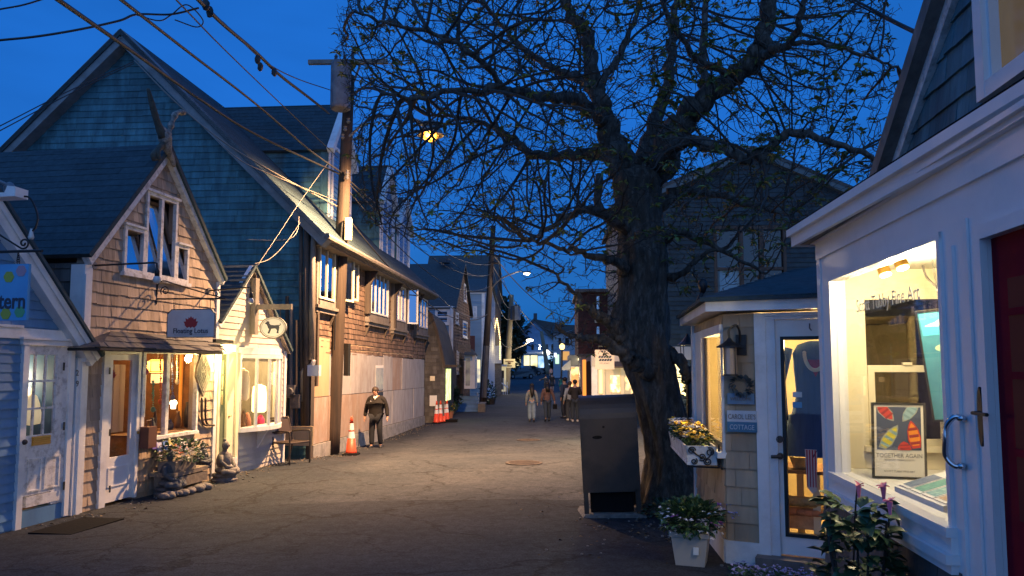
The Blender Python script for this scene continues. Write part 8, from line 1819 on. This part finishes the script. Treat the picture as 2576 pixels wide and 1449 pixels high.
    for i in range(n0):
        if fixr[i]: starts += [(i, c) for c in child[i] if not fixr[c]]
    tips = []; st = list(starts)
    while st:
        p, c = st.pop(); chain = [p, c]
        while True:
            ch = child[chain[-1]]
            if not ch: tips.append(chain[-1]); break
            ch = sorted(ch, key=lambda q: -w_[q])
            for q in ch[1:]: st.append((chain[-1], q))
            chain.append(ch[0])
        rr_ = [max(rad[q], .0036) for q in chain]; rr_[0] = min(rr_[1] * 1.25, rr_[0]) if fixr[chain[0]] else rr_[1]; rr_[-1] *= .7
        pts = [Vector(nodes[q]) for q in chain]; tw.tube(pts, rr_, 3 if rr_[1] < .012 else 5, cap=False)
    # short side shoots
    for q in range(n0):
        if fixr[q] or random.random() > .36: continue
        p = Vector(nodes[q]); d = Vector(rng_.normal(0, 1, 3)); d.z *= .8; d.normalize(); l = random.uniform(.05, .17); k = p + d * l * .5 + Vector(rng_.normal(0, .012, 3))
        tw.tube([p, k, k + (d + Vector(rng_.normal(0, .5, 3))).normalized() * l * .5], [.0036, .003, .0022], 3, cap=False)
    tag(tw.build('twigs', K['twig'], root), kind='stuff')
    lf = MB(); print('tree nodes', n0, 'tips', len(tips))
    for q in tips + [random.randrange(n0) for _ in range(500)]:
        if fixr[q]: continue
        right = nodes[q][0] > 1.3; 
        if random.random() > (.28 if right else .15): continue
        p = Vector(nodes[q]); sz = random.uniform(.055, .092) * (1.25 if right and nodes[q][2] < 5 else 1)
        for k in range(random.randint(4, 6)):
            a = k * 1.3 + random.random(); leaf(lf, p, (math.cos(a), math.sin(a), random.uniform(-.3, .6)), sz * random.uniform(.7, 1.2), .27, .3)
    tag(lf.build('leaves', K['leaf'], root), kind='stuff')
    # weeds and low shrubs between the roots and the cottage
    r = thing('low_shrubs', 'dark low shrubs at the foot of the big tree beside the cottage', 'shrubs', gnd(1720, 1290)); tag(r, kind='stuff')
    m = MB()
    for (u, v, Y, q, n_) in ((1700, 1275, 9.0, .3, 240), (1760, 1270, 8.9, .3, 260), (1640, 1230, 10.4, .16, 120), (1730, 1290, 8.6, .22, 160)):
        c = at(u, v, Y); c.z = gz(c.x, c.y) + .08; foliage(m, c, (q * 1.5, q, .13), n_, .06)
    m.build('foliage', K['leafd'], r)
    r = thing('climbing_vine', 'dark leafy climber behind the lantern post, beside the lit house window', 'vine', at(1738, 1200, 11)); m = MB()
    for v in range(930, 1240, 24): foliage(m, at(1740 + random.uniform(-8, 8), v, 11), (.12, .15, .12), 50, .07)
    m.build('foliage', K['leafd'], r)
big_tree()
# =================================================================== PEOPLE
def skin(nodes, edges, sub=1):
    me = bpy.data.meshes.new('s'); keys = list(nodes); me.from_pydata([nodes[k][0] for k in keys], [(keys.index(a), keys.index(b)) for a, b in edges], [])
    o = bpy.data.objects.new('s', me); COL.objects.link(o); md = o.modifiers.new('skin', 'SKIN'); md.use_smooth_shade = True
    for i, k in enumerate(keys):
        sv = me.skin_vertices[0].data[i] if len(me.skin_vertices) else None
        if sv: r = nodes[k][1]; sv.radius = r if isinstance(r, tuple) else (r, r); sv.use_root = (i == 0)
    sb = o.modifiers.new('sub', 'SUBSURF'); sb.levels = sb.render_levels = sub
    bpy.context.view_layer.update(); dg = bpy.context.evaluated_depsgraph_get(); em = bpy.data.meshes.new_from_object(o.evaluated_get(dg))
    vs = [v.co.copy() for v in em.vertices]; fs = [list(p.vertices) for p in em.polygons]
    bpy.data.objects.remove(o); bpy.data.meshes.remove(em); return vs, fs
def person(label, P, h, yaw, top, legs, hair, pose=None, w_=1.0, longhair=0, shoes=(.03, .03, .035), skinc=(.42, .25, .17), bare_legs=False, short=False, extra=None, top_len=.50, bare_arms=False, wide=1.0):
    root = thing('person', label, 'person', P)
    J = {'pel': (0, 0, .52), 'waist': (0, .0, .61), 'chest': (0, 0, .72), 'nb': (0, -.005, .81), 'neck': (0, .004, .85), 'jaw': (0, .014, .885), 'head': (0, .008, .935), 'crown': (0, -.002, .965), 'nose': (0, .062, .915)}
    for s, n in ((-1, 'L'), (1, 'R')):
        J.update({'sh' + n: (s * .092, -.005, .795), 'el' + n: (s * .135, -.015, .635), 'wr' + n: (s * .150, .035, .49), 'pa' + n: (s * .152, .045, .455), 'hip' + n: (s * .048, 0, .50), 'kn' + n: (s * .055, .012, .28), 'an' + n: (s * .057, -.01, .045), 'toe' + n: (s * .063, .075, .016)})
    J.update(pose or {}); rd = {'pel': (.088 * w_, .07 * w_), 'waist': (.080 * w_, .062 * w_), 'chest': (.092 * w_, .062 * w_), 'nb': .046, 'neck': .031, 'jaw': .040, 'head': .050, 'crown': .038, 'nose': .010, 'sh': .043, 'el': .028, 'wr': .018, 'pa': .017, 'hip': .062, 'kn': .041, 'an': .024, 'toe': .020}
    M = Matrix.Translation(Vector(P)) @ Matrix.Rotation(yaw, 4, 'Z')
    for n in 'LR':
        pa = Vector(J['pa' + n]); d = (pa - Vector(J['wr' + n])).normalized(); s = -1 if n == 'L' else 1
        for i in range(4):
            b = pa + Vector((0, (i - 1.5) * .009, 0)) + d * .01; J['f%d' % i + n] = tuple(b + d * (.022, .027, .024, .018)[i]); J['g%d' % i + n] = tuple(b + d * (.036, .042, .038, .028)[i] + Vector((-s * .008, .004, 0)))
        J['t0' + n] = tuple(pa - d * .012 + Vector((-s * .006, .020, 0))); J['t1' + n] = tuple(pa + d * .012 + Vector((-s * .012, .026, 0)))
    def rk(k): return .0052 if k[0] in 'fgt' and k[1] in '0123' else rd.get(k, rd.get(k[:-1], .03))
    def mk(keys, edges, k=1.0, over={}):
        nd = {}
        for q in keys: r = over.get(q, rk(q)); r = tuple(x * k * h for x in r) if isinstance(r, tuple) else r * k * h; nd[q] = (tuple(Vector(J[q]) * h), r)
        v, f = skin(nd, edges); return [M @ x for x in v], f
    spine = ['pel', 'waist', 'chest', 'nb']; E = [('pel', 'waist'), ('waist', 'chest'), ('chest', 'nb')]
    aE = [(a + n, b + n) for n in 'LR' for a, b in (('sh', 'el'), ('el', 'wr'))] + [('nb', 'shL'), ('nb', 'shR')]; lE = [(a + n, b + n) for n in 'LR' for a, b in (('hip', 'kn'), ('kn', 'an'))] + [('pel', 'hipL'), ('pel', 'hipR')]
    fE = [(a, b) for n in 'LR' for i in range(4) for a, b in (('pa' + n, 'f%d' % i + n), ('f%d' % i + n, 'g%d' % i + n))] + [(a + n, b + n) for n in 'LR' for a, b in (('wr', 'pa'), ('pa', 't0'), ('t0', 't1'))]
    hE = [('nb', 'neck'), ('neck', 'jaw'), ('jaw', 'head'), ('head', 'crown'), ('head', 'nose')]
    allE = E + aE + lE + fE + hE + [('an' + n, 'toe' + n) for n in 'LR']; keys = ['pel'] + sorted({k for e in allE for k in e} - {'pel'})
    v, f = mk(keys, allE, .93); m = MB(); m.add(v, f, .5); m.build('body', mat_('skin_tone', skinc, .6), root, smooth=True)
    if legs and not bare_legs:
        kk = ['pel'] + [a + n for n in 'LR' for a in ('hip', 'kn', 'an')]; v, f = mk(kk, lE, 1.13, {'pel': (.068 * w_, .052 * w_), 'anL': .036 * wide, 'anR': .036 * wide, 'knL': .045 * wide, 'knR': .045 * wide}); m = MB(); m.add(v, f, .5); m.build('trousers', mat_('trouser_cloth', legs, .85, tuple(x * .7 for x in legs), 9), root, smooth=True)
    elif legs:
        m = MB(); c = Vector(J['pel']) * h; m.lathe([(.135 * h, -.20 * h), (.12 * h, -.1 * h), (.085 * h, .05 * h)], M @ c, 14, sx=1, sy=.75); m.build('skirt', mat_('skirt_cloth', legs, .8), root, smooth=True)
    kk = ['waist', 'pel', 'chest', 'nb'] + [a + n for n in 'LR' for a in (('sh', 'el') if bare_arms else ('sh', 'el', 'wr'))]; ed = E + ([e for e in aE if 'wr' not in e[1]] if bare_arms else aE); sv = J['pel']; J['pel'] = (sv[0], sv[1], top_len)
    v, f = mk(kk, ed, 1.19, {'pel': (.080 * w_, .066 * w_), 'wrL': .026, 'wrR': .026, 'elL': .034, 'elR': .034}); J['pel'] = sv; m = MB(); m.add(v, f, .5); m.build('jacket', mat_('jacket_cloth', top, .85, tuple(x * .65 for x in top), 8), root, smooth=True)
    for n in 'LR':
        m = MB(); a, t = Vector(J['an' + n]) * h, Vector(J['toe' + n]) * h; m.tube([M @ (a + Vector((0, -.03 * h, -.025 * h))), M @ (a + Vector((0, 0, -.018 * h))), M @ t, M @ (t + Vector((0, .02 * h, 0)))], [.022 * h, .030 * h, .026 * h, .012 * h], 8); m.build('shoe', mat_('shoe_leather', shoes, .5), root, smooth=True)
    m = MB(); hd = Vector(J['head']) * h; m.ball(M @ (hd + Vector((0, -.014, .016)) * h), .062 * h, 14, (.92, 1.0, .98 if not short else .9), .03)
    if longhair:
        nk = Vector(J['nb']) * h; m.tube([M @ (hd + Vector((0, -.02, .0)) * h), M @ (nk + Vector((0, -.055, .03)) * h), M @ (nk + Vector((.008, -.078, -.06)) * h), M @ (nk + Vector((.0, -.07, -longhair)) * h)], [.058 * h, .062 * h, .056 * h, .02 * h], 10)
    m.build('hair', mat_('hair_strands', hair, .6, tuple(x * .5 for x in hair), 40, stretch=(1, 1, .2)), root, smooth=True)
    return root, M, J
def gp_(u, v): return gnd(u, v)
P = gp_(945, 1127)
mp_ = {'head': (.010, .055, .915), 'crown': (.010, .045, .950), 'jaw': (.008, .055, .870), 'nose': (.010, .110, .890), 'neck': (0, .03, .838), 'nb': (0, .012, .81),
       'elL': (-.165, -.03, .64), 'wrL': (-.185, .0, .50), 'paL': (-.187, .01, .465), 'elR': (.165, -.03, .64), 'wrR': (.185, .0, .50), 'paR': (.187, .01, .465), 'shL': (-.115, 0, .79), 'shR': (.115, 0, .79),
       'knL': (-.07, .04, .28), 'anL': (-.075, -.02, .05), 'toeL': (-.09, .06, .018), 'knR': (.065, .01, .28), 'anR': (.062, .02, .045), 'toeR': (.07, .10, .016)}
r, M, J = person('heavy man in a black zip jacket with a tan stripe walking and looking down', P, 1.68, R(178), (.013, .010, .009), (.010, .012, .018), (.05, .03, .02), mp_, w_=1.38, short=True, skinc=(.50, .27, .18), top_len=.49)
h = 1.68; q = lambda x, y, z: M @ (Vector((x, y, z)) * h)
m = MB(); m.tube([q(.128 * math.sin(a), .086 * math.cos(a) + .0, .715 + .004 * math.cos(a * 3)) for a in [R(-80) + R(160) * i / 16 for i in range(17)]], .0075 * h, 5); m.build('jacket_stripe', mat_('tan_stripe_cloth', (.50, .27, .15), .8), r)
m = MB(); m.add([q(-.022, .075, .832), q(.022, .075, .832), q(0, .112, .775), q(0, .06, .84)], [(0, 2, 1), (0, 1, 3)]); m.build('shirt', mat_('white_shirt', (.62, .56, .54), .8), r)
m = MB()
for s in (-1, 1): m.add([q(s * .016, .072, .845), q(s * .034, .064, .842), q(s * .026, .100, .808), q(s * .010, .104, .806)], [(0, 1, 2, 3)])
m.build('collar', mat_('white_collar', (.62, .56, .55), .8), r)
m = MB(); m.ball(q(.07, .088, .755), .007 * h, 8, (1.4, .4, .6)); m.build('jacket_badge', K['petw'], r)
m = MB()
for s in (-1, 1): m.ball(q(.01 + s * .018, .100, .905), .0045 * h, 6)
m.build('eye', K['signink'], r); m = MB(); m.tube([q(-.004, .104, .872), q(.024, .104, .872)], .0035 * h, 5); m.build('mouth', mat_('lip_tone', (.30, .10, .08)), r)
m = MB()
for s in (-1, 1): m.ball(q(.01 + s * .050, .045, .905), .012 * h, 7, (.5, .8, 1.4))
m.build('ear', mat_('ear_skin', (.48, .26, .18)), r)
walk = lambda a: {'knL': (-.05, .05 * a, .285), 'anL': (-.052, .09 * a - .02, .05 + (.03 if a < 0 else 0)), 'toeL': (-.055, .09 * a + .055, .018), 'knR': (.05, -.01 * a, .28), 'anR': (.052, -.09 * a - .01, .06), 'toeR': (.056, -.09 * a + .06, .015)}
P = gp_(1338, 1061); person('woman in a pale grey sweater and light jeans with long dark hair, seen from behind', P, 1.60, R(2), (.26, .28, .27), (.22, .30, .38), (.018, .012, .010), walk(.3), w_=.80, longhair=.17, wide=1.25, top_len=.51)
P = gp_(1377, 1060); r, M, J = person('woman in a brown cardigan and dark jeans carrying a small black bag', P, 1.66, R(4), (.15, .085, .075), (.03, .045, .07), (.014, .010, .009), dict(walk(-.9), elR=(.16, 0, .64), wrR=(.19, .02, .51), paR=(.195, .025, .475)), w_=.98, longhair=.02, top_len=.45)
q = lambda x, y, z: M @ (Vector((x, y, z)) * 1.66); c = q(.20, .03, .37); b = thing('hand_bag', 'small black bag hanging from the hand of the woman in brown', 'bag', c); m = MB(); m.box(c.x - .09, c.x + .09, c.y - .04, c.y + .04, c.z - .10, c.z + .10); m.build('bag_body', K['rubber'], b)
m = MB(); m.tube([c + Vector((-.06, 0, .10)), q(.197, .03, .455), c + Vector((.06, 0, .10))], .007, 5); m.build('strap', K['rubber'], b)
fold = {'elL': (-.15, 0, .66), 'wrL': (-.06, .10, .66), 'paL': (-.02, .11, .665), 'elR': (.15, 0, .66), 'wrR': (.06, .10, .67), 'paR': (.02, .12, .67)}
P = gp_(1447, 1061); person('man in a black sweater with folded arms, seen from behind near the mailbox', P, 1.76, R(-6), (.020, .018, .020), (.03, .042, .06), (.012, .010, .009), fold, w_=1.05, short=True, shoes=(.5, .48, .45))
P = gp_(1434, 1058); person('person in a pale plaid shirt between the two dark dressed men', P, 1.68, R(15), (.32, .36, .42), (.05, .06, .08), (.05, .035, .025), None, w_=.9, short=True, shoes=(.5, .48, .45))
P = gp_(1421, 1052); person('man in a navy jacket standing left of the plaid shirt', P, 1.84, R(40), (.030, .045, .085), (.03, .035, .05), (.02, .016, .014), {'elL': (-.14, -.05, .64), 'wrL': (-.15, -.03, .50), 'paL': (-.15, -.02, .465)}, w_=1.05, short=True)
def far(u, v, Y, hh, lab, top, legs, **k): p = at(u, v, Y); p.z = gz(p.x, Y); return person(lab, p, hh, R(k.pop('yaw', 0)), top, legs, (.02, .015, .012), **k)
far(1389, 985, 70, 1.75, 'far man in a black shirt and shorts carrying a child on his shoulders', (.02, .02, .022), (.02, .02, .025), bare_legs=True, bare_arms=True, w_=1.1, short=True)
p = at(1386, 945, 70); far_ch = person('child in a flowered top riding on the shoulders of the far man', Vector((p.x, 70.0, gz(p.x, 70) + 1.28)), 1.0, 0, (.45, .30, .32), (.3, .3, .3), (.05, .03, .02), {'knL': (-.1, .12, .42), 'knR': (.1, .12, .42), 'anL': (-.1, .14, .2), 'anR': (.1, .14, .2), 'toeL': (-.1, .2, .18), 'toeR': (.1, .2, .18)}, w_=1.1, short=True)
far(1373, 984, 67, 1.68, 'far man in a dark shirt with his left arm raised to the side', (.03, .035, .05), (.05, .05, .06), pose={'elL': (-.2, 0, .74), 'wrL': (-.30, .02, .70), 'paL': (-.33, .02, .69)}, short=True)
far(1411, 986, 71, 1.40, 'far girl in a green dress facing the camera', (.03, .20, .14), (.03, .20, .14), bare_legs=True, bare_arms=True, yaw=170, longhair=.1, w_=.8)

# =================================================================== OVERHEAD WIRES
def wire(label, pts, rad=.012, mt='wire', sag=0, n=10, grp=None):
    P = [at(u, v, Y) for u, v, Y in pts]
    if pts[0][1] < 0 or pts[0][0] < 0: P.insert(0, P[0] + (P[0] - P[1]) * 2.2)      # runs on past the frame
    if len(P) == 2 and sag: a, b = P; P = [a.lerp(b, i / 16) - Vector((0, 0, sag * 4 * (i / 16) * (1 - i / 16))) for i in range(17)]
    elif len(P) > 2: P = curve3(P, n)
    m = MB(); m.tube(P, rad, 6); return tag(m.build('overhead_wire', K[mt], smooth=True), label, 'wire', grp)
yp = YP
wire('thickest black cable from the top left crossing the barn peak to the pole', [(130, -12, 6.5), (331, 128, 9), (505, 251, 12), (644, 338, 14.5), (858, 440, yp)], .024)
wire('second black cable, parallel to the thick one, from the top edge to the pole', [(290, -12, 7), (470, 128, 9.5), (644, 262, 12.5), (780, 378, 15.5), (862, 436, yp)], .019)
wire('thin wire right of the two thick cables ending at the pole', [(432, -12, 8), (560, 120, 11), (700, 255, 14), (850, 396, yp)], .010)
wire('twisted cable bundle running from the top edge to below the transformer', [(490, -10, 9.5), (560, 60, 11), (640, 128, 13), (705, 190, 14.5), (770, 240, 16), (828, 285, yp)], .030)
wire('pair of joined wires alongside the bundle below the transformer arm', [(560, 55, 11), (660, 150, 13.5), (740, 195, 15), (835, 228, yp)], .012)
wire('loose wavy cable entering at the left edge below the top', [(-20, 103, 9), (90, 92, 9), (200, 74, 9.2), (300, 52, 9.4), (345, 36, 9.6), (430, 36, 10), (500, 20, 10.2)], .015)
wire('short wire cutting the top left corner', [(-10, 25, 8), (60, 12, 8), (125, -8, 8.2)], .010)
wire('drooping loop of cable below the junction at the top', [(345, 38, 9.6), (400, 52, 9.8), (430, 38, 10), (470, 12, 10), (510, 50, 10.3), (495, 68, 10.3), (440, 50, 10)], .009)
for k, (v0, v1) in enumerate(((322, 155), (334, 160))): wire(['upper', 'lower'][k] + ' thin wire from the left edge up to the barn peak', [(-10, v0, 13), (170, (v0 + v1) / 2 - 8, 15), (336, v1, 16.3)], .010)
wire('service cable from the barn peak falling to the pole, lit orange', [(338, 152, 16.2), (440, 255, 15.8), (560, 355, 15.8), (700, 440, 16.2), (850, 520, yp)], .018, 'wireg')
wire('second sagging service wire just below the orange lit one', [(520, 322, 15.8), (600, 400, 15.7), (720, 455, 16.2), (845, 505, yp)], .012, 'wireg')
wire('curling thin wire hanging on the barn wall right of the small gable', [(752, 545, 16), (748, 580, 15.8), (730, 600, 15.6), (690, 605, 15.6), (620, 603, 16)], .008, 'wireg')
wire('thin wire from the corner pipes down to the dog shop gable peak', [(755, 560, 16.1), (720, 610, 15.4), (680, 650, 14.6), (640, 664, 14)], .008, 'wireg')
wire('thin steep wire from the pole to the small gable peak', [(850, 375, yp), (760, 500, 16), (700, 590, 15), (645, 672, 14)], .007, 'wireg')
yy = p2b.y
for k, (v0, v1, sg, rr) in enumerate(((228, 600, .5, .012), (445, 665, .7, .022), (452, 690, .9, .018), (470, 720, 1.2, .016), (330, 610, .6, .012), (540, 790, 1.3, .02))):
    wire(['highest wire between the two nearer poles', 'thick wire from the pole clamp to the second pole', 'wire just under the thick one between the two poles', 'fourth wire down between the two nearer poles', 'wire from under the transformer to the second pole', 'lowest sagging cable between the two nearer poles'][k], [(868, v0, yp), (1238 - k * 2, v1, yy)], rr, 'wire', sg)
for k, (v0, v1, sg) in enumerate(((602, 745, .6), (665, 775, .8), (700, 800, 1.0), (790, 870, .8))):
    wire(['topmost', 'second', 'third', 'lowest'][k] + ' wire from the second pole to the yellow lit pole', [(1240 - k * 3, v0, yy), (1286, v1, 66)], .022, 'wireg', sg)
for k, (a, b) in enumerate((((1240, 640, yy), (1470, 800, 60)), ((1240, 670, yy), (1400, 850, 90)), ((1286, 760, 66), (1440, 830, 95)), ((1286, 790, 66), (1400, 880, 90)))):
    wire(['wire from the second pole towards the dark red building', 'long wire from the second pole to the far pale house', 'upper wire from the yellow lit pole to the far right roofs', 'lower wire from the yellow lit pole to the far right roofs'][k], [a, b], .03, 'wireg', 1.2)
wire('wire from the second pole to the blue grey house corner', [(1232, 690, yy), (1120, 640, 39)], .015, 'wireg', .5)
wire('wire sagging from the second pole to the low shingled shop', [(1228, 790, yy), (1090, 730, 33)], .02, 'wireg', .6)
for k in (0, 1): wire(['upper', 'lower'][k] + ' of two black cables at the top right beside the gallery roof', [(2060, -45 + k * 6, 9), (2150, 0 + k * 8, 8), (2260, 58 + k * 6, 7), (2368, 108 + k * 8, 5.6)], .014 - .004 * k)
m = MB()
for (u, v, Y) in ((518, 12, 10), (528, 30, 10.2), (648, 150, 13), (655, 168, 13.2), (690, 182, 14)): m.ball(at(u, v, Y), .055, 8, (1, 1, 1.6), .1)
tag(m.build('cable_splice', K['wire']), 'cluster of black splices on the twisted cable bundle', 'splice')
# a sunken manhole and a few drain marks on the street
for (u, v, a, b, lab) in ((1318, 1166, .62, .35, 'rusty round manhole cover in the middle of the street'), (1330, 1108, .5, .4, 'small dark drain cover further up the street')):
    p = gnd(u, v); m = MB(); m.lathe([(.36, .016), (.36, .022), (.30, .024)], Vector((p.x, p.y, p.z)), 28)
    for k in range(-3, 4): w2 = math.sqrt(max(0, .09 - (k * .08) ** 2)); m.box(p.x - w2, p.x + w2, p.y + k * .08 - .012, p.y + k * .08 + .012, p.z + .020, p.z + .028)
    tag(m.build('manhole_cover', K['dkwood']), lab, 'manhole cover')

m = MB(); n_ = MB()
for i in range(420):      # blown leaves and grit along the foot of the left row and round the tree
    if i % 3: y = random.uniform(8.5, 30); x = (-7.0 + .15 * y if y < 15.3 else -5.81 + .074 * y) + abs(random.gauss(0, .28)) + .06
    else: a = random.uniform(0, math.tau); x = 2.2 + random.gauss(-.6, .6); y = 8.6 + random.gauss(0, 1.0)
    p = Vector((x, y, gz(x, y) + .012)); leaf(m, p, (random.uniform(-1, 1), random.uniform(-1, 1), .05), random.uniform(.03, .06))
    q = p + Vector((random.gauss(0, .1), random.gauss(0, .1), .002)); n_.ball(q, random.uniform(.008, .02), 5, (1, 1, .6))
tag(m.build('fallen_leaves', mat_('dry_leaf', (.10, .07, .04), .8, rndamt=.5)), 'dry leaves blown against the foot of the shops', 'leaves', kind='stuff')
tag(n_.build('grit', K['granite']), 'loose grit along the street edges', 'grit', kind='stuff')
